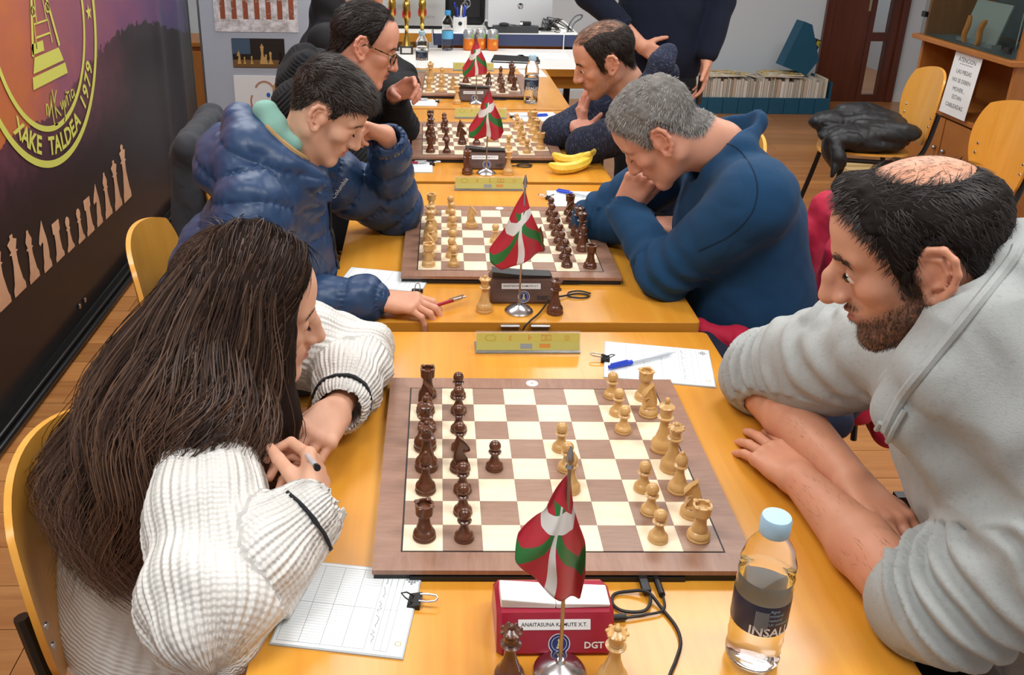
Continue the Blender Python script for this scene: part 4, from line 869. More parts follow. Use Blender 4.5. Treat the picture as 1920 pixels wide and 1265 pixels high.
def laptop(label, x, y, w_, rz, mt, logo=None, z=.832):
    t = thing('laptop', label, 'laptop', (x, y, z), rz, 'open laptops')
    MB().plate(rrect(w_, .25, .012, cx=0, cy=.13), .002, .018).obj('base', m_blackp, t, bevel=.002)
    lid = MB().plate(rrect(w_, .25, .012, cx=0, cy=.125), 0, .008).xf(Matrix.Translation((0, 0, .018)) @ Matrix.Rotation(R(78), 4, 'X')); lid.obj('lid', mt, t, bevel=.0015)
    if logo == 'hp':
        o = Vector((0, .122*math.cos(R(78))-.0004, .018+.122*math.sin(R(78)))); up_ = Vector((0, math.cos(R(78)), math.sin(R(78)))); nn = Vector((0, -math.sin(R(78)), math.cos(R(78))))
        place_text(disc(0, .017, 28), o, (1, 0, 0), up_, nn, .0088).obj('logo_disc', m_black, t)
        mb = text_mb('hp', .03); mb.xf(Matrix(((1, .2, 0, 0), (0, 1, 0, 0), (0, 0, 1, 0), (0, 0, 0, 1)))); place_text(mb, o, (1, 0, 0), up_, nn, .0094).obj('logo_letters', m_emw, t)
    return t
laptop('silver laptop seen from behind with a round dark logo', .365, 4.36, .385, R(1), plain('laptop_silver', 'b7b9bb', .35, .6), 'hp')
l2 = laptop('grey laptop seen from behind, behind the trophies', -.28, 4.38, .40, R(-2), plain('laptop_grey', 'a3a3a2', .4, .4))
up_ = Vector((0, math.cos(R(78)), math.sin(R(78)))); nn = Vector((0, -math.sin(R(78)), math.cos(R(78))))
place_text(text_mb('ARGITIA', .02), Vector((.10, .05*up_.y, .018+.05*up_.z)), (1, 0, 0), up_, nn, .0088).obj('lid_lettering', plain('lid_print', '7f7f80', .6), l2)
place_text(text_mb('club xake', .016), Vector((.03, .17*up_.y, .018+.17*up_.z)), (1, 0, 0), up_, nn, .0088).obj('lid_lettering', plain('lid_print_red', 'b06a5a', .6), l2)
# dark device between the laptops
t = thing('black_bag', 'black equipment bag standing between the two laptops', 'bag', (.04, 4.62, .832)); MB().box(-.13, .13, -.06, .08, 0, .26).obj('bag_body', plain('bag_black', '17181a', .7, bump=.2, nzs=30), t, bevel=.03, smooth=True); MB().tube(bez([(-.06, -.03, .25), (-.05, -.05, .31), (.05, -.05, .31), (.06, -.03, .25)], 14), .007, 6).obj('handle', m_blackp, t, smooth=True); MB().box(-.10, .10, -.068, -.06, .05, .17).obj('pocket', m_blackp, t, bevel=.006)
t = thing('power_strip', 'long dark power strip in front of the silver laptop', 'power strip', (.33, 4.265, .832)); MB().box(-.135, .135, -.022, .022, 0, .042).obj('case', plain('strip_grey', '3c3f42', .5), t, bevel=.004)
for i in range(5): MB().lathe([(0, .0421), (.014, .0421), (.014, .0432), (0, .0432)], 14, (-.10+i*.05, 0, 0)).obj('socket', m_blackp, t)
t = thing('black_charger', 'small black charger plugged into the power strip', 'charger', (.39, 4.262, .8755)); MB().box(-.035, .03, -.015, .015, 0, .022).obj('brick', m_blackp, t, bevel=.004); MB().box(-.036, -.02, -.0155, .0155, .004, .018).obj('sticker', m_white, t)
t = thing('computer_mouse', 'small dark mouse before the silver laptop', 'mouse', (.26, 4.24, .8755)); MB().ell((0, 0, .008), (.03, .018, .01)).obj('shell', m_blackp, t, smooth=True); MB().tube([(0.03, 0, .008), (.05, .01, .004), (.07, .0, .004)], .002, 6).obj('cord', m_cable, t)
t = thing('cable_tangle', 'tangle of black cables right of the silver laptop', 'cable', (.55, 4.33, .832))
for q in range(6):
    P = [(random.uniform(-.05, .05), random.uniform(-.05, .05), random.uniform(.004, .08)) for _ in range(9)]; P[0] = (-.06, 0, .004); P[-1] = (.13, random.uniform(-.05, .05), .004)
    MB().tube(bez(P, 60), .0022, 5).obj('cord', m_cable, t, smooth=True)
MB().tube(bez([(.10, .0, .004), (.105, -.02, .05), (.14, 0, .09), (.18, .02, .095), (.175, .02, .075), (.13, -.02, .05), (.11, -.06, .006)], 40), .0045, 6).obj('thick_cord', plain('cable_grey', '5a5f62', .5), t, smooth=True)
t = thing('white_cable', 'white cable and plugs strewn at the right end of the back table', 'cable', (.62, 4.30, .832))
MB().tube(bez([(-.06, .03, .003), (-.01, -.02, .003), (.03, .03, .01), (.05, -.02, .003), (.0, -.05, .003), (-.01, -.098, .004), (-.012, -.107, -.03), (-.012, -.107, -.09)], 50), .003, 6).obj('cord', m_white, t, smooth=True); MB().box(-.02, .015, -.012, .012, 0, .018).obj('plug', m_white, t, bevel=.003)
t = thing('pen_pot', 'white printed mug full of pens and scissors', 'pen holder', (.005, 4.29, .832)); MB().lathe([(0, 0), (.038, 0), (.040, .01), (.040, .085), (.036, .085), (.036, .01), (0, .008)], 24).obj('pot', m_white, t, smooth=True)
wrap(MB().add([(-.03, 0, 0), (.03, 0, 0), (.03, .05, 0), (-.03, .05, 0)], [(0, 1, 2, 3)]), .0404, .02).obj('orange_print', plain('mug_orange', 'd98a3a', .5), t); wrap(disc(0, .012, 16), .0408, .05).obj('dark_print', m_inkd, t)
for q in range(9):
    a = q*.7; p = thing('pen', f'{["blue","blue","white","blue","blue","black","blue","white","blue"][q]} pen standing in the white mug of pens', 'pen', (.005, 4.29, .842), 0, 'pens in the white mug')
    MB().tube([(.012*math.cos(a), .012*math.sin(a), .0), (.034*math.cos(a), .034*math.sin(a), .13+.015*math.sin(q*2))], .004, 6).obj('barrel', [m_blue, m_blue, m_white, m_blue, m_blue, m_black, m_blue, m_white, m_blue][q], p, smooth=True)
    MB().ell((.035*math.cos(a), .035*math.sin(a), .133+.015*math.sin(q*2)), (.0042, .0042, .006), 8, 6).obj('end_plug', m_black if q % 2 else m_blue, p)
t = thing('scissors', 'scissors standing handles up in the white mug', 'scissors', (.02, 4.29, .842)); MB().tube([(math.cos(i*.5236)*.018+.025, 0, .15+math.sin(i*.5236)*.022) for i in range(12)], .0035, 6, closed=True).obj('handle', m_steel2, t, smooth=True); MB().tube([(math.cos(i*.5236)*.016+.012, .006, .135+math.sin(i*.5236)*.02) for i in range(12)], .0035, 6, closed=True).obj('handle', m_steel2, t, smooth=True); MB().box(.0, .006, -.001, .001, .01, .13).obj('blade', m_steel, t)
for (px, py, w_, d_, rz_, lb) in ((.24, 3.86, .26, .19, 12, 'white sheets of paper beside a dark folder'), (.46, 3.94, .28, .20, -4, 'white sheet of paper right of the dark folder'), (.13, 3.62, .21, .15, 0, 'white sheet of paper behind the farthest number strip')):
    t = thing('paper_sheet', lb, 'paper', (px, py, TT+.0005), R(rz_), 'loose papers on the white table'); MB().box(-w_/2, w_/2, -d_/2, d_/2, 0, .002).obj('sheet', m_paper, t); MB().box(-w_/2+.02, w_/2-.02, d_/2-.035, d_/2-.03, .0021, .0023).obj('printed_line', m_ink, t)
t = thing('dark_folder', 'dark document folder lying on the white table', 'folder', (.29, 3.76, TT+.004), R(-8)); MB().box(-.13, .13, -.05, .05, 0, .003).obj('back_cover', m_blackp, t); MB().add([(-.13, -.05, .003), (.13, -.05, .004), (.12, .05, .018), (-.12, .05, .022)], [(0, 1, 2, 3)]).obj('front_cover', m_blackp, t); MB().box(-.12, .125, -.055, .05, .0032, .0042).obj('sheet', m_paper, t)
t = thing('paper_sheet', 'white sheet of paper beside the bottle on the farthest table', 'paper', (.345, 3.42, TT+.0005), R(3)); MB().box(-.06, .06, -.10, .10, 0, .0012).obj('sheet', m_paper, t); MB().box(-.05, .05, .07, .073, .0013, .0014).obj('printed_line', m_ink, t)
# ------------------------------------------------------------------ people: smooth blended bodies
F32 = np.float32
class SDF:
    def __init__(s, lo, hi, h):
        s.h = h; s.lo = np.array(lo, float); n = np.ceil((np.array(hi)-s.lo)/h).astype(int)+2
        s.n = n; s.D = np.full(n, .5, F32); s.ax = [(s.lo[i]+h*np.arange(n[i])).astype(F32) for i in range(3)]
    def win(s, lo, hi):
        a = np.clip(np.floor((np.array(lo)-s.lo)/s.h).astype(int), 0, s.n); b = np.clip(np.ceil((np.array(hi)-s.lo)/s.h).astype(int)+1, 0, s.n)
        return tuple(slice(a[i], max(a[i], b[i])) for i in range(3))
    def app(s, lo, hi, fn, k, op):
        m = k+3*s.h; w = s.win(np.array(lo)-m, np.array(hi)+m); A = s.D[w]
        if A.size == 0: return s
        X = s.ax[0][w[0]][:, None, None]; Y = s.ax[1][w[1]][None, :, None]; Z = s.ax[2][w[2]][None, None, :]
        d = fn(X, Y, Z).astype(F32)
        if op == 'u': hh = np.maximum(k-np.abs(A-d), 0)/k; s.D[w] = np.minimum(A, d)-hh*hh*k*.25
        else: d = -d; hh = np.maximum(k-np.abs(A-d), 0)/k; s.D[w] = np.maximum(A, d)+hh*hh*k*.25
        return s
    def cone(s, a, b, ra, rb=None, k=.01, op='u'):
        rb = ra if rb is None else rb; a = np.array(a, float); b = np.array(b, float); ab = b-a; L2 = float(ab@ab)+1e-12; rm = max(ra, rb)
        def fn(X, Y, Z):
            t = np.clip(((X-a[0])*ab[0]+(Y-a[1])*ab[1]+(Z-a[2])*ab[2])/L2, 0, 1)
            return np.sqrt((X-a[0]-t*ab[0])**2+(Y-a[1]-t*ab[1])**2+(Z-a[2]-t*ab[2])**2)-(ra+(rb-ra)*t)
        return s.app(np.minimum(a, b)-rm, np.maximum(a, b)+rm, fn, k, op)
    def chain(s, pts, rs, k=.01, op='u'):
        for i in range(len(pts)-1): s.cone(pts[i], pts[i+1], rs[i], rs[i+1], k, op)
        return s
    def ell(s, c, r, rot=None, k=.01, op='u'):
        c = np.array(c, float); r = np.array(r, float); M_ = np.eye(3) if rot is None else np.array(rot, float)   # rows: local axes
        ext = np.sqrt(((M_.T*r)**2).sum(1))
        def fn(X, Y, Z):
            p = [(X-c[0])*M_[i][0]+(Y-c[1])*M_[i][1]+(Z-c[2])*M_[i][2] for i in range(3)]
            k0 = np.sqrt(sum((p[i]/r[i])**2 for i in range(3)))+1e-9; k1 = np.sqrt(sum((p[i]/r[i]**2)**2 for i in range(3)))+1e-9
            return k0*(k0-1)/k1
        return s.app(c-ext, c+ext, fn, k, op)
    def mesh(s):
        D = s.D; S = D < 0; n = np.array(D.shape)
        cnt = np.zeros(n-1, np.uint8)
        for i in (0, 1):
            for j in (0, 1):
                for k in (0, 1): cnt += S[i:n[0]-1+i, j:n[1]-1+j, k:n[2]-1+k]
        act = (cnt > 0) & (cnt < 8); I = np.argwhere(act); idx = np.full(n-1, -1, np.int32); idx[act] = np.arange(len(I))
        pos = np.zeros((len(I), 3)); wt = np.zeros(len(I))
        for ax in range(3):
            o1, o2 = [a for a in range(3) if a != ax]
            for p in (0, 1):
                for q in (0, 1):
                    A = I.copy(); A[:, o1] += p; A[:, o2] += q; Bq = A.copy(); Bq[:, ax] += 1
                    a = D[A[:, 0], A[:, 1], A[:, 2]]; b = D[Bq[:, 0], Bq[:, 1], Bq[:, 2]]; m = (a < 0) != (b < 0)
                    t = np.where(m, a/(a-b+1e-20), 0); P = A.astype(float); P[:, ax] += t
                    pos[m] += P[m]; wt[m] += 1
        V = s.lo+s.h*pos/wt[:, None]; Q = []
        for ax in range(3):
            o1, o2 = [(1, 2), (2, 0), (0, 1)][ax]
            sl = [slice(None)]*3; sh = [slice(None)]*3; sl[ax] = slice(0, n[ax]-1); sh[ax] = slice(1, n[ax])
            a = S[tuple(sl)]; b = S[tuple(sh)]
            for flip in (0, 1):
                E = np.argwhere((a & ~b) if not flip else (~a & b)); E = E[(E[:, o1] > 0) & (E[:, o2] > 0) & (E[:, o1] < n[o1]-1) & (E[:, o2] < n[o2]-1)]
                if len(E) == 0: continue
                c = []
                for p, q in ((1, 1), (0, 1), (0, 0), (1, 0)):
                    C = E.copy(); C[:, o1] -= p; C[:, o2] -= q; c.append(idx[C[:, 0], C[:, 1], C[:, 2]])
                c = np.stack(c, 1); Q.append(c if not flip else c[:, ::-1])
        Q = np.concatenate(Q); Q = Q[(Q >= 0).all(1)]
        return V, Q
def vnormals(V, Q):
    N = np.zeros_like(V); n = np.cross(V[Q[:, 2]]-V[Q[:, 0]], V[Q[:, 3]]-V[Q[:, 1]])
    for i in range(4): np.add.at(N, Q[:, i], n)
    return N/(np.linalg.norm(N, axis=1, keepdims=True)+1e-12)
def relax(V, Q, it=1, f=.5):
    for _ in range(it):
        A = np.zeros_like(V); c = np.zeros(len(V))
        for i in range(4):
            for j in ((i+1) % 4, (i+3) % 4): np.add.at(A, Q[:, i], V[Q[:, j]]); np.add.at(c, Q[:, i], 1)
        V = V+(A/np.maximum(c, 1)[:, None]-V)*f
    return V
def fnoise(P, freq, seed=0, oct=3):
    rs = np.random.RandomState(seed); out = np.zeros(len(P)); a = 1.0; tot = 0
    for o in range(oct):
        for q in range(4):
            d = rs.normal(size=3); d /= np.linalg.norm(d); d2 = rs.normal(size=3)
            out += a*np.sin(P@d*freq*(1+.3*q)+rs.uniform(0, 6.28)+1.3*np.sin(P@d2*freq*.4+q)); tot += a
        freq *= 2.1; a *= .5
    return out/tot*1.6
def mesh_np(name, V, Q, mat, parent=None, C=None, smooth=True, attrs=None, loc=None):
    me = bpy.data.meshes.new(name); k = Q.shape[1]
    me.vertices.add(len(V)); me.vertices.foreach_set('co', np.ascontiguousarray(V, F32).ravel())
    me.loops.add(len(Q)*k); me.loops.foreach_set('vertex_index', np.ascontiguousarray(Q, np.int32).ravel())
    me.polygons.add(len(Q)); me.polygons.foreach_set('loop_start', np.arange(0, len(Q)*k, k, dtype=np.int32)); 
    me.polygons.foreach_set('use_smooth', np.full(len(Q), smooth))
    me.update(calc_edges=True); me.validate()
    if C is not None:
        a = me.color_attributes.new('Col', 'FLOAT_COLOR', 'POINT'); c4 = np.ones((len(V), 4), F32); c4[:, :3] = C; a.data.foreach_set('color', c4.ravel())
    for nm, vec in (attrs or {}).items():
        a = me.attributes.new(nm, 'FLOAT_VECTOR', 'POINT'); a.data.foreach_set('vector', np.ascontiguousarray(vec, F32).ravel())
    me.materials.append(mat); o = bpy.data.objects.new(name, me); COL.objects.link(o)
    if parent: o.parent = parent
    if loc is not None: o.location = loc
    return o
def join(parts):
    V = []; Q = []; C = []; o = 0
    for v, q, c in parts: V.append(v); Q.append(q+o); C.append(c); o += len(v)
    return np.concatenate(V), np.concatenate(Q), np.concatenate(C)
def L3(c): return np.array(lin(c)[:3])
# materials driven by vertex colour
def colmat(name, rough, sss=0, bump=0, bs=300, sheen=0, spec=.5):
    k = NT(name); a = k.add('ShaderNodeAttribute', attribute_name='Col'); k.link(a.outputs['Color'], k.b.inputs['Base Color']); k.b.inputs['Roughness'].default_value = rough
    k.b.inputs['Specular IOR Level'].default_value = spec
    if sss: k.b.inputs['Subsurface Weight'].default_value = sss; k.b.inputs['Subsurface Radius'].default_value = (.012, .004, .002); k.b.inputs['Subsurface Scale'].default_value = .6
    if bump: k.bump(k.noise(k.coord('Object'), bs, 3, .6), bump, .001)
    k.b.inputs['Sheen Weight'].default_value = sheen
    return k.m
m_skin = colmat('skin', .48, .12, .12, 220, spec=.4); m_hair = colmat('hair', .5, 0, 0, spec=.35); m_hairshell = colmat('hair_mass', .8, 0, .5, 180, spec=.15)
def fabric(name, c, rough=.85, bump=.3, scale=250, nz=.08, sheen=.3, mode='plain', c2=None, nr=60):
    k = NT(name); co = k.coord('Object'); c = lin(c); f = k.noise(co, scale, 3, .6); g = k.noise(co, 6, 3, .5)
    col = k.mix(g, tuple(x*(1-nz) for x in c[:3])+(1,), tuple(min(1, x*(1+nz)) for x in c[:3])+(1,))
    h = f
    if mode in ('rib', 'heather', 'cable'):
        a = k.add('ShaderNodeAttribute', attribute_name='bone'); sp = k.add('ShaderNodeSeparateXYZ'); k.link(a.outputs['Vector'], sp.inputs[0])
        ang = k.math('ARCTAN2', sp.outputs[1], sp.outputs[0])
        if mode == 'rib':
            w1 = k.math('SINE', k.math('MULTIPLY', ang, float(nr))); st = k.math('SINE', k.math('ADD', k.math('MULTIPLY', sp.outputs[2], 900.0), k.math('MULTIPLY', w1, .5)))
            h = k.math('ADD', k.math('ADD', k.math('MULTIPLY', w1, .75), k.math('MULTIPLY', st, .22)), k.math('MULTIPLY', f, .35))
        elif mode == 'cable':
            w1 = k.math('SINE', k.math('MULTIPLY', sp.outputs[2], 520.0)); h = k.math('ADD', w1, k.math('MULTIPLY', f, .5))
        else:
            cv = k.add('ShaderNodeCombineXYZ'); k.link(k.math('MULTIPLY', ang, 1.2), cv.inputs[0]); k.link(k.math('MULTIPLY', sp.outputs[2], 110.0), cv.inputs[1])
            st = k.noise(cv.outputs[0], 3.0, 3, .6); col = k.mix(k.ramp(st, [(.56, (0, 0, 0, 1)), (.66, (1, 1, 1, 1))]), col, lin(c2))
    elif c2:
        col = k.mix(k.ramp(k.noise(co, scale*.35, 4, .7), [(.52, (0, 0, 0, 1)), (.68, (1, 1, 1, 1))]), col, lin(c2))
    k.base(col); k.b.inputs['Roughness'].default_value = rough; k.b.inputs['Sheen Weight'].default_value = sheen*.12; k.b.inputs['Sheen Roughness'].default_value = .5
    k.b.inputs['Specular IOR Level'].default_value = .25 if rough > .6 else .5
    k.bump(h, bump, .004 if mode in ('rib', 'cable') else .0015)
    return k.m
def frame_of(yaw, pitch, roll=0):
    y, p = R(yaw), R(pitch); f = np.array([math.cos(y)*math.cos(p), math.sin(y)*math.cos(p), -math.sin(p)]); l = np.array([-math.sin(y), math.cos(y), 0.]); u = np.cross(f, l)
    r = R(roll); l, u = l*math.cos(r)+u*math.sin(r), -l*math.sin(r)+u*math.cos(r)
    return np.array([f, l, u])   # rows
HL_MALE = ([-.14, -.07, -.052, -.040, -.030, -.005, .008, .016, .028, .034, .050, .066, .082, .1], [-.085, -.075, -.045, .0, .030, .032, .01, -.020, -.018, .035, .058, .075, .088, .10])
class Head:
    def __init__(s, pos, yaw, pitch, roll=0, sc=1.0, skin='d9a98a', nose=1.0, jaw=1.0, chin=1.0, brow=1.0, width=1.0, fat=0, neckbase=None, neckr=.055, h=.0026, hairline=HL_MALE, bald=None, hair='2a211d', beard=0, beardcol='3a2a20', eyes=0.2, lips='b5736a', browcol=None, earsc=1.0, blush=.5, stub=.8, nosehook=0.):
        s.pos = np.array(pos, float); s.Rm = frame_of(yaw, pitch, roll); s.sc = sc; s.c = dict(locals())
        nb = s.w2l(neckbase) if neckbase is not None else np.array([-.05, 0, -.2]); s.nb = nb
        lo = np.minimum([-.13, -.115, -.145], nb-.085); hi = np.maximum([.145, .115, .135], nb+.085)
        S = SDF(lo, hi, h/sc); W = width; J = jaw
        S.ell((-.008, 0, .040), (.094, .0745*W, .079), k=.01)
        S.ell((.036, 0, .043), (.056, .062*W, .062), k=.02)
        S.ell((.038, 0, -.022), (.050+.003*fat, .057*W*(1+.05*fat), .062), k=.02)
        S.ell((.033, 0, -.070), (.050, .048*J*(1+.1*fat), .042), k=.02)
        for sg in (-1, 1):
            S.cone((.072, sg*.016, -.098), (-.004, sg*.050*J, -.052), .017, .019, .018)
            S.ell((.058, sg*.042*W, -.018), (.022, .020, .018), k=.016)
        S.ell((.079, 0, -.100), (.018*chin, .020, .017), k=.018)
        S.ell((.077, 0, -.061), (.023, .026, .023), k=.014)
        for sg in (-1, 1):
            S.cone((.084, sg*.008, .026), (.068, sg*.046*W, .025), .0105*brow, .010, .012)
            S.ell((.100, sg*.033, .006), (.017, .019, .0125), k=.012, op='s')
            S.ell((.0715, sg*.0325, .0035), (.0150, .0160, .0140), k=.004)
        nx = .110+(nose-1)*.03
        S.cone((.089, 0, .014), (.099+(nose-1)*.02+nosehook, 0, -.006), .0080, .0092, .008); S.cone((.099+(nose-1)*.02+nosehook, 0, -.006), (nx, 0, -.031), .0092, .0110, .006)
        S.cone((.088, 0, -.030), (nx, 0, -.033), .013, .0095, .008)
        for sg in (-1, 1): S.ell((.098+(nose-1)*.015, sg*.0125, -.0355), (.0105, .0075, .0075), k=.005); S.ell((.102+(nose-1)*.02, sg*.0065, -.0445), (.005, .0032, .004), k=.003, op='s')
        # lips
        S.cone((.099, 0, -.0555), (.085, .019, -.061), .0048, .0032, .004); S.cone((.099, 0, -.0555), (.085, -.019, -.061), .0048, .0032, .004)
        S.cone((.0965, 0, -.0685), (.085, .017, -.063), .0062, .0030, .004); S.cone((.0965, 0, -.0685), (.085, -.017, -.063), .0062, .0030, .004)
        S.cone((.104, .0, -.0622), (.092, .016, -.0618), .0016, .0012, .004, 's'); S.cone((.104, .0, -.0622), (.092, -.016, -.0618), .0016, .0012, .004, 's')
        if eyes > 0:
            for sg in (-1, 1): S.ell((.088, sg*.0325, .001), (.007, .0125, .0036*eyes/.2*.8+.0008), k=.002, op='s')
        S.cone((.0845, -.007, .004), (.0845, .007, .004), .0125, .0125, .006); S.cone((.088, 0, .008), (.094+(nose-1)*.01, 0, -.028), .0095, .0125, .006)
        # ears
        for sg in (-1, 1):
            def ep(fx, fz, out=0):
                fx *= earsc; fz *= earsc; xx = -.010+fx*.97+fz*-.16; zz = -.002+fz*.97+fx*.16
                return (xx, sg*(.0735*W+.003+(.012*earsc-fx)*.42+out), zz)
            P = [(.011, .006), (.012, .020), (.004, .031), (-.010, .031), (-.019, .020), (-.021, .004), (-.016, -.012), (-.008, -.022), (.0, -.030), (.007, -.028), (.009, -.018)]
            rr = [.0036, .0040, .0044, .0046, .0046, .0044, .0044, .0052, .0064, .0062, .005]
            S.chain([ep(a, b, .003) for a, b in P], rr, .0035)
            S.ell(ep(-.004, .002, -.0035), (.017*earsc, .0042, .027*earsc), rot=[[.93, sg*-.36, .0], [sg*.36, .93, 0], [0, 0, 1]], k=.004)
            S.chain([ep(.006, .020, .0), ep(-.007, .019, .002), ep(-.012, .004, .002), ep(-.007, -.010, .002), ep(.001, -.014, .0)], [.0030]*5, .003)
            S.cone(ep(.011, .002, .001), ep(.010, -.010, .001), .0042, .0042, .004)
            S.ell(ep(.002, -.002, .006), (.0065, .007, .0085), k=.003, op='s')
            S.cone(ep(.010, -.002, -.006), (-.008, sg*.055, -.005), .014, .02, .008)
        S.cone((-.024, 0, -.035), nb*.55+np.array([-.024, 0, -.035])*.45, .054*min(W, 1.0)*(neckr/.055), neckr, .03); S.cone(nb*.55+np.array([-.024, 0, -.035])*.45, nb, neckr, neckr*1.12, .03)
        V, Q = S.mesh(); V = relax(V, Q, 1, .35); s.V, s.Q = V, Q; s.N = vnormals(V, Q); s.paint()
    def w2l(s, p): return (s.Rm@(np.array(p, float)-s.pos))/s.sc
    def l2w(s, P): return s.pos+(np.asarray(P)*s.sc)@s.Rm
    def hmask(s, V):
        c = s.c; x, y, z = V[:, 0], V[:, 1], V[:, 2]; zl = np.interp(x, *c['hairline']); m = (z-zl)/.012
        # forehead recedes at temples
        m = np.where(np.abs(y) > .085*c['width'], -1, m)          # not on ears
        if c['bald'] is not None: m = np.minimum(m, c['bald'](x, y, z))
        return m
    def paint(s):
        c = s.c; V = s.V; x, y, z = V[:, 0], V[:, 1], V[:, 2]; C = np.tile(L3(c['skin']), (len(V), 1)); b = c['blush']
        def g(cx, cy, cz, r): return np.exp(-((x-cx)**2+(np.abs(y)-cy)**2+(z-cz)**2)/r**2)
        red = b*(.55*g(.075, .045, -.02, .028)+.6*g(.11, 0, -.03, .016)+.8*g(-.015, .088, .0, .035)+.15)
        C = C*(1-red[:, None]*np.array([.02, .22, .22])); C *= (1+.04*fnoise(V, 90, 3))[:, None]
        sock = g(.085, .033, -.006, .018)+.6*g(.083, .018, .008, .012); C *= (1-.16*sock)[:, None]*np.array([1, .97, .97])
        lp = np.clip(1.4*np.exp(-((z+.0625)/.0085)**4)*np.exp(-(y/.020)**4)*(x > .078), 0, 1); C = C*(1-lp[:, None])+L3(c['lips'])*lp[:, None]
        if c['beard']:
            n = fnoise(V, 700, 5, 2); jawm = np.clip((-.028-z-np.clip((x-.03)*.55, -.02, .025)*1.0)/.02, 0, 1)*np.clip((x+.012)/.02, 0, 1)*np.clip((z+.128)/.02, 0, 1)
            must = np.exp(-((z+.050)/.0065)**2)*np.exp(-(y/.027)**4)*(x > .078)
            side = np.clip((.02-np.abs(x-.018))/.012, 0, 1)*np.clip((.03-z)/.02, 0, 1)*(np.abs(y) > .045)*(z > -.06)
            bm = np.clip(np.maximum(np.maximum(jawm, must*.9), side), 0, 1)*(1-lp); bm *= np.clip(.75+.35*n, 0, 1)*c['beard']; C = C*(1-bm[:, None])+L3(c['beardcol'])*bm[:, None]; s.beardm = bm
        hm = s.hmask(V); s.hm = hm; a = np.clip(hm*.9+.2, 0, 1)*c['stub']; C = C*(1-a[:, None])+L3(c['hair'])*a[:, None]; s.C = np.clip(C, 0, 1)
    def hair_shell(s, thick, tn=.3, seed=1):
        k = np.where((s.hm > 0)[s.Q].all(1))[0]; Q = s.Q[k]; u, inv = np.unique(Q, return_inverse=True); V = s.V[u]; N = s.N[u]; m = np.clip(s.hm[u]/1.6, 0, 1); m = m*m*(3-2*m)
        th = thick(V) if callable(thick) else thick; V = V+N*(m*th*(1+tn*fnoise(V, 130, seed)))[:, None]+N*.0004
        return V, inv.reshape(-1, 4), u
    def strands(s, n, length, flow, lift=.35, thick=.004, w=.0011, cols=None, seed=2, seg=4, mask=None, wave=0, curl=.5, mpow=1, jit=.25, bend=0):
        rs = np.random.RandomState(seed); m = s.hm if mask is None else mask; cand = np.where(m > .02)[0]
        if len(cand) == 0: return None
        idx = rs.choice(cand, n); th = thick(s.V[idx]) if callable(thick) else thick
        P0 = s.V[idx]+rs.normal(size=(n, 3))*.0012; N = s.N[idx]; mm = np.clip(m[idx]/1.6, .15, 1)[:, None]
        P0 = P0+N*(np.asarray(th).reshape(-1, 1) if np.ndim(th) else th)*mm*rs.uniform(.2, 1.0, (n, 1)); Fl = flow(s.V[idx], N)+rs.normal(size=(n, 3))*jit
        Fl -= N*(Fl*N).sum(1, keepdims=True); Fl /= np.linalg.norm(Fl, axis=1, keepdims=True)+1e-9
        L = (length(s.V[idx]) if callable(length) else np.full(n, length))*rs.uniform(.6, 1.2, n); pts = [P0]; d = Fl+N*lift
        for q in range(seg):
            d = d-N*(lift*curl*1.6/seg+bend)+rs.normal(size=(n, 3))*wave; d /= np.linalg.norm(d, axis=1, keepdims=True); pts.append(pts[-1]+d*(L/seg)[:, None])
        P = np.stack(pts, 1); return ribbons(P, N, w, cols, rs)
def ribbons(P, N, w, cols, rs, taper=True):
    n, K, _ = P.shape; T = np.gradient(P, axis=1); S = np.cross(T, N[:, None, :] if N.ndim == 2 else N); S /= np.linalg.norm(S, axis=2, keepdims=True)+1e-9
    tp = (1-np.linspace(0, 1, K)**2*.85) if taper else np.ones(K); ww = (w*rs.uniform(.7, 1.3, n))[:, None, None]*tp[None, :, None]*.5
    A = P-S*ww; Bq = P+S*ww; V = np.stack([A, Bq], 2).reshape(-1, 3); base = (np.arange(n)[:, None]*K*2+np.arange(K-1)[None]*2).ravel()
    Q = np.stack([base, base+1, base+3, base+2], 1); cs = np.array([L3(c) for c in cols]); ci = rs.randint(0, len(cs), n); C = cs[ci]*rs.uniform(.75, 1.25, (n, 1)); C = np.repeat(C, K*2, 0)
    return V, Q, np.clip(C, 0, 1)
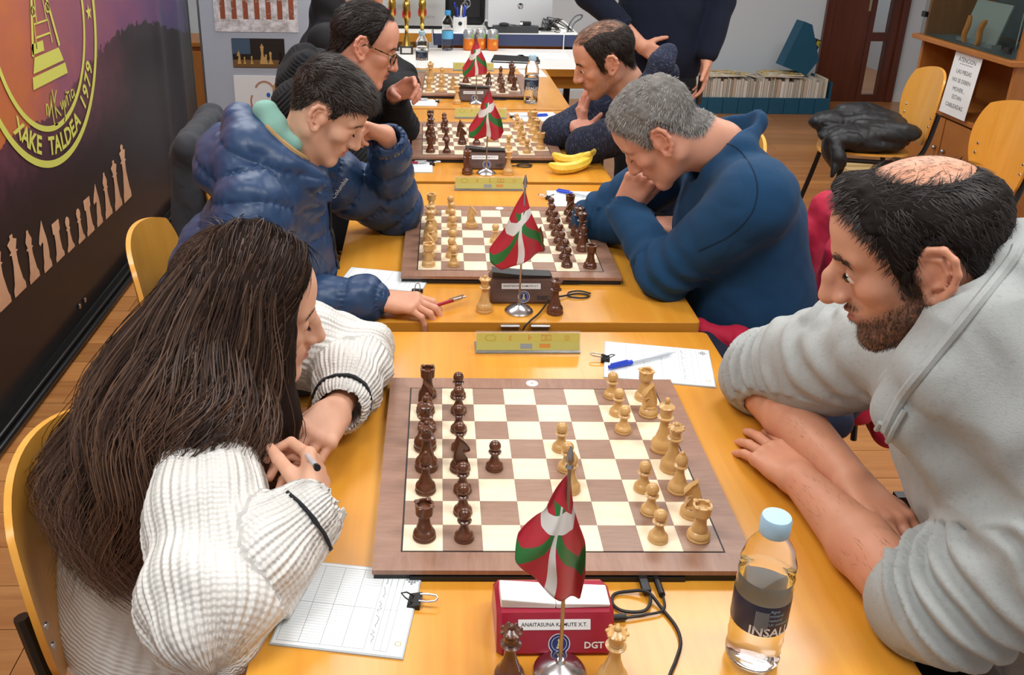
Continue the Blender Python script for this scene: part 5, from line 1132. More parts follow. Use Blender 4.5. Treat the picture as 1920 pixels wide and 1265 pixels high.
def hand(S, W, d, n, side, curls, spread=(.10, .02, -.06, -.16), sc=1.0, thumb=(.55, .75, .25), tbend=.35, k=.006):
    """adds a hand to field S; curls: 4 x (mcp,pip,dip) degrees"""
    W = np.array(W, float); d = np.array(d, float); d /= np.linalg.norm(d); n = np.array(n, float); n -= d*(n@d); n /= np.linalg.norm(n); t = np.cross(d, n)*(1 if side == 'R' else -1)
    bases = [(.086, .027), (.090, .008), (.085, -.011), (.076, -.028)]; segs = [(.042, .025, .020), (.046, .029, .021), (.042, .027, .020), (.033, .020, .018)]; rad = [(.0095, .0084, .0074, .0064), (.0098, .0086, .0076, .0066), (.0092, .0082, .0072, .0062), (.0084, .0074, .0064, .0056)]
    tips = []
    for i in range(4):
        bx, bt = bases[i]; B = W+(d*bx+t*bt)*sc; S.cone(W+(t*bt*.55+d*.008)*sc, B, .0165*sc, .0112*sc, k*1.8)
        S.ell(B-n*.001*sc, (.0108*sc,)*3, k=k)
        f = d*math.cos(spread[i])+t*math.sin(spread[i]); p = B; a = 0
        for j in range(3):
            a += R(curls[i][j]); dr = f*math.cos(a)+n*math.sin(a); q = p+dr*segs[i][j]*sc; S.cone(p, q, rad[i][j]*sc, rad[i][j+1]*sc, k*.45); p = q
        tips.append(p)
    b0 = W+(d*.020+t*.020+n*.006)*sc; dv = d*thumb[0]+t*thumb[1]+n*thumb[2]; dv /= np.linalg.norm(dv); p1 = b0+dv*.042*sc
    S.cone(b0, p1, .0165*sc, .0118*sc, k*1.6); dv2 = dv*math.cos(tbend)+(d*.8+n*.35-t*.3)*math.sin(tbend); dv2 /= np.linalg.norm(dv2); p2 = p1+dv2*.033*sc; p3 = p2+(dv2+d*.12)/np.linalg.norm(dv2+d*.12)*.026*sc
    S.cone(p1, p2, .0108*sc, .0098*sc, k*.5); S.cone(p2, p3, .0098*sc, .0078*sc, k*.5)
    S.ell(W+(d*.045+n*.008+t*.0)*sc, (.03*sc, .03*sc, .012*sc), rot=[d, t, n], k=k*1.8)
    return tips, p3
def hand_mesh(specs, arms=(), h=.0022, skin='d9a98a', blush=.4):
    """specs: list of kwargs for hand; arms: list of (a,b,ra,rb)"""
    pts = []
    for sp_ in specs: pts += [np.array(sp_['W'])-.13*sp_.get('sc', 1)*1.6, np.array(sp_['W'])+.13*sp_.get('sc', 1)*1.6]
    for a, b, ra, rb in arms: pts += [np.array(a)-ra-.01, np.array(b)-rb-.01, np.array(a)+ra+.01, np.array(b)+rb+.01]
    S = SDF(np.min(pts, 0), np.max(pts, 0), h)
    for a, b, ra, rb in arms: S.cone(a, b, ra, rb, .012)
    for sp_ in specs: hand(S, **sp_)
    V, Q = S.mesh(); V = relax(V, Q, 1, .3); C = np.tile(L3(skin), (len(V), 1)); C *= (1+.05*fnoise(V, 120, 4))[:, None]; C = C*(1-blush*(.12+.1*fnoise(V, 40, 8))[:, None]*np.array([0, 1, 1.1]))
    return V, Q, np.clip(C, 0, 1)
def bonecoords(V, bones):
    """bones: list of (a, b, r, s0, id); returns cos, sin, s and id of nearest bone"""
    best = np.full(len(V), 1e9); out = np.zeros((len(V), 3)); bid = np.zeros(len(V), int); prev = {}
    for a, b, r, s0, i in bones:
        a = np.array(a, float); b = np.array(b, float); ab = b-a; L = np.linalg.norm(ab); u = ab/L; t = (V-a)@u; tc = np.clip(t, 0, L); rv = V-a-tc[:, None]*u; dist = np.linalg.norm(rv, axis=1)/r
        ref = np.array([0, 0, 1.]) if abs(u[2]) < .8 else np.array([1., 0, 0]); e1 = ref-u*(ref@u); e1 /= np.linalg.norm(e1)
        if i in prev:   # carry the frame of the bone before
            e0, u0 = prev[i]; ax = np.cross(u0, u); c = float(u0@u); e1 = e0*c+np.cross(ax, e0)+ax*(ax@e0)/(1+c); e1 -= u*(e1@u); e1 /= np.linalg.norm(e1)
        prev[i] = (e1, u); e2 = np.cross(u, e1)
        rr = V-a-t[:, None]*u; ca = rr@e1; sa = rr@e2; nn = np.hypot(ca, sa)+1e-9
        m = dist < best; best[m] = dist[m]; out[m] = np.stack([ca/nn, sa/nn, s0+t], 1)[m]; bid[m] = i
    return out, bid
def garment(name, prims, bones, mat, parent, h=.006, disp=None, smooth_it=2, holes=(), loc=None, cut=None):
    """prims: list of ('c',a,b,ra,rb,k) or ('e',c,r,rot,k); holes the same, subtracted"""
    lo = np.full(3, 9.); hi = np.full(3, -9.)
    for p in prims:
        if p[0] == 'c':
            for q, r in ((p[1], p[3]), (p[2], p[4])): lo = np.minimum(lo, np.array(q)-r); hi = np.maximum(hi, np.array(q)+r)
        else: lo = np.minimum(lo, np.array(p[1])-max(p[2])); hi = np.maximum(hi, np.array(p[1])+max(p[2]))
    S = SDF(lo-.03, hi+.03, h)
    for p in prims:
        if p[0] == 'c': S.cone(p[1], p[2], p[3], p[4], p[5])
        else: S.ell(p[1], p[2], p[3], p[4])
    for p in holes:
        if p[0] == 'c': S.cone(p[1], p[2], p[3], p[4], p[5], 's')
        else: S.ell(p[1], p[2], p[3], p[4], 's')
    V, Q = S.mesh(); V = relax(V, Q, smooth_it, .5); bc = None
    at = {}
    if bones:
        bc, bid = bonecoords(V, bones); at['bone'] = bc
    if disp is not None:
        N = vnormals(V, Q); V = V+N*disp(V, bc, bid if bones else None)[:, None]
    if cut is not None:
        keep = cut(V); Q = Q[keep[Q].all(1)]
    off = np.array(parent.location) if parent is not None else np.zeros(3)
    return mesh_np(name, V-off, Q, mat, parent, attrs=at)
from mathutils.bvhtree import BVHTree
EYE = Vector((-.1931, -1.2225, 1.5996))
def stick(o, pts, lift=.001):
    """lay points onto the surface of mesh o, looking from the near side of the table"""
    V = np.empty(len(o.data.vertices)*3, F32); o.data.vertices.foreach_get('co', V); V = V.reshape(-1, 3)+np.array(o.parent.location)
    Q = np.empty(len(o.data.loops), np.int32); o.data.loops.foreach_get('vertex_index', Q); T = BVHTree.FromPolygons(V.tolist(), Q.reshape(-1, 4).tolist()); out = []
    for p in pts:
        d = (Vector(p)-EYE).normalized(); h, n, i, t = T.ray_cast(EYE, d)
        if h is not None:
            if n.dot(d) > 0: n = -n
            out.append((h+n*lift, n))
    return out
def make_person(label, base, parts, cores=()):
    """cores: paths under the clothing that carry the body on from the neck to each forearm"""
    V, Q, C = join(parts); V = list(V); Q = list(Q); C = list(C); Va = np.array(V)
    for path in cores:
        ends = []
        for e in (path[0], path[-1]):
            q = np.argsort(((Va-np.array(e))**2).sum(1))[:2]; ends.append((int(q[0]), int(q[1])))
        a, b = ends[0]
        for m in path[1:-1]:
            i = len(V); V.append(np.array(m)+.006); V.append(np.array(m)-.006); C += [C[a], C[a]]; Q.append(np.array([a, b, i, i+1])); a, b = i+1, i
        Q.append(np.array([a, b, ends[1][0], ends[1][1]]))
    V, Q, C = np.array(V), np.array(Q), np.array(C); o = mesh_np('person', V-np.array(base), Q, m_skin, None, C, loc=base); return tag(o, label, 'person')
def add_hair(p, parts, name='hair', mat=None):
    V, Q, C = join(parts); o = mesh_np(name, V-np.array(p.location), Q, mat or m_hair, p, C)
    if name != 'hair': o['kind'] = 'stuff'
    return o
def head_part(hd): return hd.l2w(hd.V), hd.Q, hd.C
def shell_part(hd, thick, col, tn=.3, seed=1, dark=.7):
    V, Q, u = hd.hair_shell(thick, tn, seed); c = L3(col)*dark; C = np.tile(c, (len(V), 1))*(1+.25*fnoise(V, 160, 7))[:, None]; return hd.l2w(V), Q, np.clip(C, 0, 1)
def strand_part(hd, *a, **k):
    V, Q, C = hd.strands(*a, **k); return hd.l2w(V), Q, C
def brows(hd, col, n=170, w=.0009, th=1.0, seed=5):
    rs = np.random.RandomState(seed); P = []; Nn = []
    for sg in (-1, 1):
        t = rs.uniform(0, 1, n); x = np.interp(t, [0, .5, 1], [.0945, .088, .074]); y = sg*np.interp(t, [0, .5, 1], [.012, .032, .050]); z = np.interp(t, [0, .5, 1], [.0235, .0285, .0235])+rs.normal(size=n)*.0016*th
        p = np.stack([x, y, z], 1); q = p.copy()
        # snap onto surface
        for i in range(n):
            d = ((hd.V-q[i])**2).sum(1); j = d.argmin(); q[i] = hd.V[j]+hd.N[j]*.0006
        dr = np.stack([-.35*np.ones(n), sg*np.ones(n)*.9, .25-.6*t], 1); dr /= np.linalg.norm(dr, axis=1, keepdims=True); L = rs.uniform(.006, .010, n)
        K = 3; P.append(np.stack([q+dr*(L*k/(K-1))[:, None]+np.array([.0008, 0, 0]) for k in range(K)], 1)); Nn.append(np.tile([.9, 0, .3], (n, 1)))
    V, Q, C = ribbons(np.concatenate(P), np.concatenate(Nn), w, [col], rs); return hd.l2w(V), Q, C
def lashes(hd, col='1c1412', lid=0.001, w=.0014):
    P = []
    rs = np.random.RandomState(3); N = []
    for sg in (-1, 1):
        pts = []
        for i in range(9):
            a = -1+2*i/8; y = sg*(.0325+.0125*a); z = .0035-.0045+(-.002*a*a*0)+.0016*(a*a)+lid; xx = .0715+.0152*math.sqrt(max(.02, 1-((abs(y)-.0325)/.0162)**2-((z-.0035)/.0142)**2)); pts.append((xx+.0002, y, z))
        P.append(pts); N.append((.3, 0, 1))
        for j in range(8 if w > .001 else 0):
            i = 1+.8*j; a = -1+2*i/8; y = sg*(.0325+.0125*a); z = -.001+.0016*a*a+lid; xx = .0715+.0148*math.sqrt(max(.02, 1-((abs(y)-.0325)/.0162)**2)); P.append([(xx+.0062*q/8, y+sg*.0018*a*q/8, z-.002*(q/8)) for q in range(9)]); N.append((0, 1, 0))
    V, Q, C = ribbons(np.array(P), np.array(N, float), w, [col], rs); return hd.l2w(V), Q, C
def eyes_obj(hd, p, iris='5a4028'):
    for sg in (-1, 1):
        mb = MB().ell((0, 0, 0), (.0140*hd.sc,)*3, 14, 10); e = mb.obj('eye', plain('eye_white', 'e6ddd6', .15), p, smooth=True)
        c = hd.l2w(np.array([[.0735, sg*.0325, .001]]))[0]; e.location = c-np.array(p.location)
        g = hd.Rm[0]*.9+hd.Rm[2]*-.25; g /= np.linalg.norm(g); ic = g*.0124*hd.sc
        MB().ell((0, 0, 0), (.0052*hd.sc,)*3, 10, 8).obj('iris', plain('iris_'+iris, iris, .1), e, smooth=True, loc=ic)
# ------------------------------------------------------------------ the players
A = np.array
def lerp(a, b, t): return tuple(np.array(a)*(1-t)+np.array(b)*t)
def arm_bones(sh, el, wr, i, r=.06):
    l1 = float(np.linalg.norm(A(el)-A(sh))); return [(sh, el, r, 0, i), (el, wr, r*.8, l1, i)]
def leg_prims(hip, knee, foot, r0=.085, r1=.062, r2=.05): return [('c', hip, knee, r0, r1, .02), ('c', knee, foot, r1, r2, .02)]
def shoes(p, feet, fwd, mat):
    for ft in feet:
        S = SDF(A(ft)-.2, A(ft)+.2, .01); d = A(fwd); S.cone(A(ft)+A([0, 0, .045]), A(ft)+d*.14+A([0, 0, .035]), .045, .036, .02); S.cone(A(ft)+A([0, 0, .05])-d*.02, A(ft)+A([0, 0, .11]), .042, .04, .02)
        V, Q = S.mesh(); V[:, 2] = np.maximum(V[:, 2], .001); mesh_np('shoe', V-A(p.location), Q, mat, p)
m_jean = fabric('denim_dark', '2b3a4c', .9, .4, 300, .15); m_blk = fabric('trouser_black', '15161a', .85, .3, 260, .1); m_shoe = plain('shoe_dark', '222326', .6); m_grn = fabric('trouser_grey', '33363c', .85, .3, 260, .1)
def sit_legs(p, hips, knees, feet, mat, fwd, h=.011, hr=(.13, .19, .11), r0=.085):
    pr_ = []
    for a, b, c in zip(hips, knees, feet): pr_ += leg_prims(a, b, (c[0], c[1], .11), r0)
    pr_.append(('e', tuple((A(hips[0])+A(hips[1]))/2), hr, None, .04))
    garment('trousers', pr_, None, mat, p, h); shoes(p, feet, fwd, m_shoe)

# ---- girl in the white knit sweater
GP = (-.74, .05, 0)
ghl = ([-.14, -.07, -.05, .03, .045, .06, .075, .085, .1], [-.14, -.14, -.14, -.12, -.02, .055, .082, .095, .11])
gh = Head((-.456, .04, 1.008), 13, 13, 4, .97, 'dfb296', nose=1.06, jaw=.92, chin=.9, brow=.7, width=.97, neckbase=(-.525, .045, .89), neckr=.047, hairline=ghl, hair='2a1c16', eyes=0, lips='b4685f', blush=.55, stub=.95)
shN, elN, wrN = (-.505, -.105, .880), (-.455, -.335, .788), (-.335, -.232, .846)
shF, elF, wrF = (-.515, .215, .885), (-.325, .285, .800), (-.330, .065, .822)
hN = dict(W=wrN, d=(-.02, .16, .035), n=(-.75, .15, -.2), side='R', curls=[(38, 62, 35), (52, 70, 35), (58, 72, 35), (60, 70, 35)], sc=.92, thumb=(.75, .35, .45), tbend=.5)
hF = dict(W=(-.335, .045, .828), d=(-.06, -.17, .005), n=(-.35, .1, -.6), side='L', curls=[(25, 45, 25), (30, 50, 25), (34, 50, 25), (36, 50, 25)], sc=.92, thumb=(.75, .35, .45), tbend=.4)
girl = make_person('long-haired girl in a white knit sweater thinking over the nearest board', GP, [head_part(gh), hand_mesh([hN], [(lerp(elN, wrN, .6), wrN, .030, .024)], skin='dba98c'), hand_mesh([hF], [(lerp(elF, wrF, .55), (-.335, .05, .828), .030, .024)], skin='dba98c')], [[(-.525, .045, .88), shN, elN, lerp(elN, wrN, .6)], [(-.525, .045, .88), shF, elF, lerp(elF, wrF, .55)]])
m_knit = fabric('white_rib_knit', 'e4e2dc', .95, .55, 350, .03, .4, 'rib', nr=46)
pel, chs = (-.69, .05, .50), (-.60, .045, .76)
wrNs, wrFs = lerp(elN, wrN, .93), lerp(elF, wrF, .93)
gp = [('e', (-.655, .05, .455), (.165, .21, .125), None, .05), ('e', (-.665, .05, .53), (.145, .180, .16), None, .05), ('e', (-.615, .05, .68), (.130, .165, .16), None, .06), ('e', (-.555, .05, .81), (.112, .155, .12), None, .06), ('c', (-.54, -.08, .875), (-.53, .18, .875), .062, .062, .05),
      ('c', shN, lerp(shN, elN, .5), .066, .074, .03), ('c', lerp(shN, elN, .5), elN, .074, .080, .03), ('c', elN, lerp(elN, wrN, .45), .080, .068, .03), ('c', lerp(elN, wrN, .45), lerp(elN, wrN, .72), .066, .052, .02), ('c', lerp(elN, wrN, .76), wrNs, .049, .047, .012),
      ('c', shF, lerp(shF, elF, .5), .070, .075, .03), ('c', lerp(shF, elF, .5), elF, .075, .068, .03), ('c', elF, lerp(elF, wrF, .6), .070, .062, .03), ('c', lerp(elF, wrF, .72), wrFs, .046, .046, .012)]
gb = arm_bones(shN, elN, wrN, 1, .08)+arm_bones(shF, elF, wrF, 2, .075)+[(pel, (-.53, .05, .93), .15, 0, 0)]
def gdisp(V, bc, bid):
    a = np.arctan2(bc[:, 1], bc[:, 0]); s = bc[:, 2]
    d = .0030*np.sin(a*46)*(bid == 0)*0+.006*fnoise(V, 22, 4, 2)
    rib = np.sin(a*34)*.0016*(bid > 0); fold = np.where(bid > 0, .006*np.sin(s*55+2*np.sin(a*2))*np.exp(-((s-.27)/.10)**2), 0)
    return d+rib+fold
holes = [('c', (-.53, .045, .90), (-.48, .04, 1.05), .056, .06, .01), ('c', lerp(elN, wrN, .86), wrN, .035, .035, .004), ('c', lerp(elF, wrF, .86), wrF, .036, .036, .004)]
garment('sweater', gp, gb, m_knit, girl, .005, gdisp, 2, holes)
m_stripe = fabric('cuff_stripe', '2a2b2e', .95, .6, 300, .1)
def band(name, a, b, r0, r1, mat, p, n=28, wob=.001, th=.003):
    a, b = Vector(a), Vector(b); mb = MB(); d = (b-a).normalized(); P = []
    mb.tube([a, b], [r0, r1], n, cap=False); rng = random.Random(3); mb.v = [tuple(Vector(v)+Vector((rng.uniform(-wob, wob), rng.uniform(-wob, wob), rng.uniform(-wob, wob)))-Vector(p.location)) for v in mb.v]
    o = mb.obj(name, mat, p, smooth=True); s_ = o.modifiers.new('s', 'SOLIDIFY'); s_.thickness = th; return o
band('cuff_stripe', lerp(elN, wrN, .875), lerp(elN, wrN, .905), .0520, .0515, m_stripe, girl); band('cuff_stripe', lerp(elF, wrF, .865), lerp(elF, wrF, .90), .0500, .0500, m_stripe, girl)
sit_legs(girl, [(-.62, -.03, .47), (-.62, .13, .47)], [(-.33, -.07, .54), (-.33, .17, .54)], [(-.36, -.07, 0), (-.36, .17, 0)], m_jean, (1, 0, 0), hr=(.11, .14, .08), r0=.07)
# long hair
hk = ['36241c', '402c22', '4c372b', '2c1d16', '5a4334']
guides = [
 [(-0.372, -0.010, 1.125), (-0.394, -0.045, 1.079), (-0.404, -0.050, 1.019), (-0.408, -0.055, 0.953), (-0.403, -0.075, 0.885), (-0.410, -0.085, 0.809), (-0.427, -0.100, 0.744)],
 [(-0.390, -0.015, 1.141), (-0.414, -0.050, 1.085), (-0.423, -0.060, 1.007), (-0.423, -0.075, 0.929), (-0.430, -0.090, 0.849), (-0.433, -0.100, 0.772), (-0.443, -0.110, 0.713)],
 [(-0.408, -0.015, 1.151), (-0.432, -0.050, 1.085), (-0.442, -0.065, 1.009), (-0.443, -0.090, 0.938), (-0.450, -0.130, 0.893), (-0.442, -0.120, 0.815), (-0.445, -0.110, 0.751)],
 [(-0.421, -0.020, 1.161), (-0.453, -0.055, 1.087), (-0.470, -0.075, 1.014), (-0.476, -0.120, 0.964), (-0.486, -0.165, 0.932), (-0.516, -0.170, 0.868), (-0.536, -0.170, 0.816)],
 [(-0.440, -0.015, 1.160), (-0.479, -0.050, 1.093), (-0.505, -0.080, 1.017), (-0.524, -0.130, 0.961), (-0.545, -0.160, 0.896), (-0.572, -0.160, 0.808), (-0.616, -0.140, 0.709)],
 [(-0.460, -0.010, 1.157), (-0.506, -0.045, 1.090), (-0.544, -0.085, 1.019), (-0.572, -0.130, 0.953), (-0.597, -0.160, 0.879), (-0.616, -0.170, 0.789), (-0.617, -0.170, 0.691)],
 [(-0.478, 0.000, 1.145), (-0.535, -0.025, 1.073), (-0.581, -0.050, 1.002), (-0.624, -0.090, 0.921), (-0.650, -0.130, 0.850), (-0.651, -0.150, 0.765), (-0.621, -0.155, 0.659)],
 [(-0.495, 0.020, 1.129), (-0.551, 0.000, 1.054), (-0.611, -0.010, 0.972), (-0.662, -0.040, 0.891), (-0.693, -0.080, 0.825), (-0.696, -0.110, 0.753), (-0.653, -0.130, 0.647)],
 [(-0.507, 0.050, 1.110), (-0.571, 0.040, 1.027), (-0.634, 0.030, 0.942), (-0.690, 0.000, 0.867), (-0.731, -0.020, 0.784), (-0.750, -0.040, 0.720), (-0.702, -0.080, 0.640)],
 [(-0.503, 0.090, 1.112), (-0.568, 0.110, 1.032), (-0.619, 0.110, 0.939), (-0.678, 0.100, 0.847), (-0.731, 0.090, 0.751), (-0.760, 0.090, 0.666), (-0.755, 0.080, 0.608)],
 [(-0.460, 0.100, 1.121), (-0.447, 0.135, 1.022), (-0.451, 0.145, 0.922), (-0.463, 0.150, 0.818), (-0.498, 0.160, 0.727), (-0.535, 0.170, 0.631), (-0.560, 0.170, 0.562)]]
GC = [np.array([tuple(p) for p in bez(g, 24)]) for g in guides]; K = min(len(g) for g in GC); GC = np.array([g[:K] for g in GC])
S = SDF(GC.reshape(-1, 3).min(0)-.05, GC.reshape(-1, 3).max(0)+.05, .006)
S.ell(gh.l2w(A([[-.012, 0, .036]]))[0], (.104, .087, .088), rot=gh.Rm, k=.02)
for g in GC[:-1]:
    for i in range(0, K-1, 2):
        t = i/(K-1); rr = lambda t: (.016+.012*math.sin(min(1, t*2.2)*math.pi/2))*(1 if t < .7 else 1-(t-.7)*2.2); j = min(i+2, K-1); S.cone(g[i], g[j], max(.006, rr(t)), max(.005, rr(j/(K-1))), .012)
# keep the face free
fc = gh.l2w(A([[.078, -.02, -.03], [.085, 0, .03], [.095, 0, -.08]])); S.ell(gh.l2w(A([[.118, 0, -.025]]))[0], (.072, .15, .125), rot=gh.Rm, k=.01, op='s')
V, Q = S.mesh(); V = relax(V, Q, 3, .5); N = vnormals(V, Q); V = V+N*(.004*fnoise(V*A([1, 1, .35]), 120, 9, 3))[:, None]
hv = (V, Q, np.clip(np.tile(L3('241812'), (len(V), 1))*(1+.3*fnoise(V, 60, 2))[:, None], 0, 1))
rs = np.random.RandomState(11); n = 8000; gi = rs.randint(0, len(GC)-1, n); fr_ = rs.uniform(0, 1, n); nx_ = np.clip(gi+rs.choice([0, 1], n), 0, len(GC)-2)
Pp = GC[gi]*(1-fr_[:, None, None])+GC[nx_]*fr_[:, None, None]; tt = np.linspace(0, 1, K)
offd = rs.normal(size=(n, 3)); offd /= np.linalg.norm(offd, axis=1, keepdims=True); rad = (.012+.026*np.sin(np.minimum(1, tt*2)*np.pi/2))
Pp = Pp+offd[:, None, :]*rad[None, :, None]*rs.uniform(.55, 1.2, n)[:, None, None]
# soft waves grow towards the tips, with clumping
ph = rs.uniform(0, 6.28, n)*.25+gi*1.3+fr_*1.3; wv = (.026*tt**1.5)[None, :]*np.sin(tt[None]*17+ph[:, None]); Pp[:, :, 0] += wv; Pp[:, :, 1] += (.014*tt**1.5)[None]*np.cos(tt[None]*13+ph[:, None]*1.7); Pp[:, :, 2] += (.006*tt)[None]*np.sin(tt[None]*11+ph[:, None])
Pp[:, 0] = Pp[:, 0]*.75+gh.l2w(A([[-.01, 0, .03]]))[0]*.25; 
hc = gh.pos; dd = Pp-hc; loc_ = np.einsum('nkj,ij->nki', dd, gh.Rm)/gh.sc
ins = (loc_[:, :, 0] > .054) & (loc_[:, :, 2] < .07) & (loc_[:, :, 2] > -.125) & (loc_[:, :, 0] < .15); bad = ins.sum(1) > (rs.uniform(0, 1, n) < .015)*9; Pp = Pp[~bad]
cen = gh.l2w(A([[-.012, 0, .036]]))[0]; q_ = Pp-cen; ql = np.einsum('nkj,ij->nki', q_, gh.Rm)/A([.118, .101, .102]); ln = np.linalg.norm(ql, axis=2, keepdims=True); Pp = np.where(ln < 1.0, cen+q_/np.maximum(ln, .05)*1.0, Pp)
Nn = np.tile(A([.1, -.85, .5]), (len(Pp), 1))+rs.normal(size=(len(Pp), 3))*.4
st = ribbons(Pp[:, ::1], Nn, .0016, hk+['5a4232'], rs); tip = np.tile(np.repeat(tt, 2), len(Pp)); st = (st[0], st[1], np.clip(st[2]*(1+1.5*np.clip(tip-.35, 0, 1)[:, None]*A([1.0, .85, .7])), 0, 1))
# fly-away wisps over the sleeve
ws = []
for g in ([(-0.447, -0.190, 0.964), (-0.476, -0.205, 0.909), (-0.507, -0.210, 0.862), (-0.555, -0.210, 0.807)], [(-0.442, -0.190, 0.948), (-0.488, -0.210, 0.921), (-0.520, -0.215, 0.866), (-0.547, -0.220, 0.792)], [(-0.437, -0.200, 0.897), (-0.480, -0.220, 0.903), (-0.520, -0.225, 0.840), (-0.575, -0.220, 0.766)], [(-0.468, -0.190, 0.964), (-0.507, -0.205, 0.917), (-0.540, -0.210, 0.879), (-0.571, -0.200, 0.821)]):
    for q in range(3): ws.append([tuple(Vector(p)+Vector(rs.normal(size=3))*.003) for p in bez(g, 24)][:25])
wl = min(len(x) for x in ws); ws = np.array([x[:wl] for x in ws]); wsp = ribbons(ws, np.tile([.1, -.8, .6], (len(ws), 1)), .0016, ['3d2a20', '2b1b15'], rs)
sh_ = shell_part(gh, .004, '241812'); 
# crown strands from the parting
class _H: pass
hs_ = _H(); hs_.V = hv[0]; hs_.N = vnormals(hv[0], hv[1]); lz = ((hv[0]-gh.pos)@gh.Rm.T)/gh.sc; hs_.hm = np.where((lz[:, 0] < .045) | (lz[:, 2] > .07), 1., 0.)*(hv[0][:, 2] > .90)
lside = np.sign(lz[:, 1]+.006); back_ = -gh.Rm[0]; left_ = gh.Rm[1]
def gfl(V, N):
    l = ((V-gh.pos)@gh.Rm.T)/gh.sc; top = np.clip((l[:, 2]-.04)/.06, 0, 1)[:, None]
    return back_*.45+left_*np.sign(l[:, 1:2]+.006)*top*1.3+A([-.18, 0, -1.0])
sv = Head.strands(hs_, 9000, .050, gfl, lift=.06, thick=.0015, w=.0013, cols=['2c1d16', '3a271e', '4a352a', '241710', '5c463a'], seg=5, jit=.10, wave=.03, curl=1.2, bend=.11)  # lighter strand colours paint in the sheen over the dark hair
add_hair(girl, [sh_, hv], 'hair', m_hairshell); add_hair(girl, [st, wsp, sv], 'hair_strands'); add_hair(girl, [brows(gh, '33231b', 150, .0008, .8)], 'eyebrows'); add_hair(girl, [lashes(gh, lid=-.001)], 'eyelashes')
pa_, pb_ = Vector((-0.332, -0.235, 0.918)), Vector((-0.365, -0.130, 0.874)); p = thing('pen', 'pen with a black end held in the girl\'s clasped hands', 'pen', pa_, 0, 'pens'); p.rotation_euler = (pa_-pb_).to_track_quat('Z', 'Y').to_euler()
MB().lathe([(0, 0), (.004, 0), (.0045, .004), (.0045, .012), (0, .012)], 10).obj('end_cap', m_black, p, smooth=True); MB().lathe([(0, -.09), (.0008, -.088), (.0036, -.075), (.0038, 0), (0, 0)], 10).obj('barrel', plain('pen_barrel', 'c3c9d2', .2), p, smooth=True)

# ---- man in the grey hoodie
HP = (.80, -.25, 0)
hline = ([-.14, -.07, -.052, -.040, -.030, -.005, .008, .016, .028, .034, .050, .062, .080, .1], [-.075, -.068, -.04, .0, .032, .034, .012, -.024, -.026, .030, .062, .080, .094, .10])
def hbald(x, y, z): return (((x+.030)/.052)**2+(y/.048)**2-1)*1.1+np.where(z < .06, 5, 0)
hh = Head((.386, -.238, 1.217), 157, 24, -2, .935, 'cf9a7c', nose=1.28, nosehook=.004, jaw=1.0, brow=1.15, width=1.0, neckbase=(.475, -.27, 1.035), neckr=.060, hairline=hline, bald=hbald, hair='221b18', beard=.9, beardcol='38261c', eyes=.22, lips='a8685c', blush=.65, earsc=1.12, stub=.85, h=.0024)
shN, elN, wrN = (.580, -.455, 1.045), (.412, -.372, .802), (.372, -.085, .788)
shF, elF, wrF = (.500, -.055, 1.00), (.398, .195, .802), (.425, -.105, .812)
hN = dict(W=wrN, d=(-.03, .16, -.012), n=(.25, 0, -1), side='L', curls=[(8, 12, 8), (6, 10, 8), (8, 14, 8), (10, 16, 8)], spread=(.12, .03, -.05, -.14), thumb=(.8, .45, .15), tbend=.2)
hF = dict(W=(.430, -.125, .812), d=(.04, -.16, -.01), n=(-.1, 0, -1), side='R', curls=[(12, 20, 10), (12, 20, 10), (14, 22, 10), (16, 24, 10)])
man = make_person('bearded balding man in a grey hoodie with folded bare forearms', HP, [head_part(hh), hand_mesh([hN], [(elN, lerp(elN, wrN, .45), .044, .043), (lerp(elN, wrN, .45), wrN, .043, .027)], .0024, 'd2997a', .5), hand_mesh([hF], [(elF, lerp(elF, wrF, .45), .047, .044), (lerp(elF, wrF, .45), (.430, -.125, .812), .044, .028)], .0024, 'd2997a', .5)], [[(.475, -.27, 1.03), shN, elN], [(.475, -.27, 1.03), shF, elF]])
m_hood = fabric('grey_marl_fleece', 'a9adab', .95, .35, 500, .05, .3, c2='9fa3a2')
cufN, cufF = lerp(elN, wrN, .04), lerp(elF, wrF, .10)
nk = A((.475, -.27, 1.035))
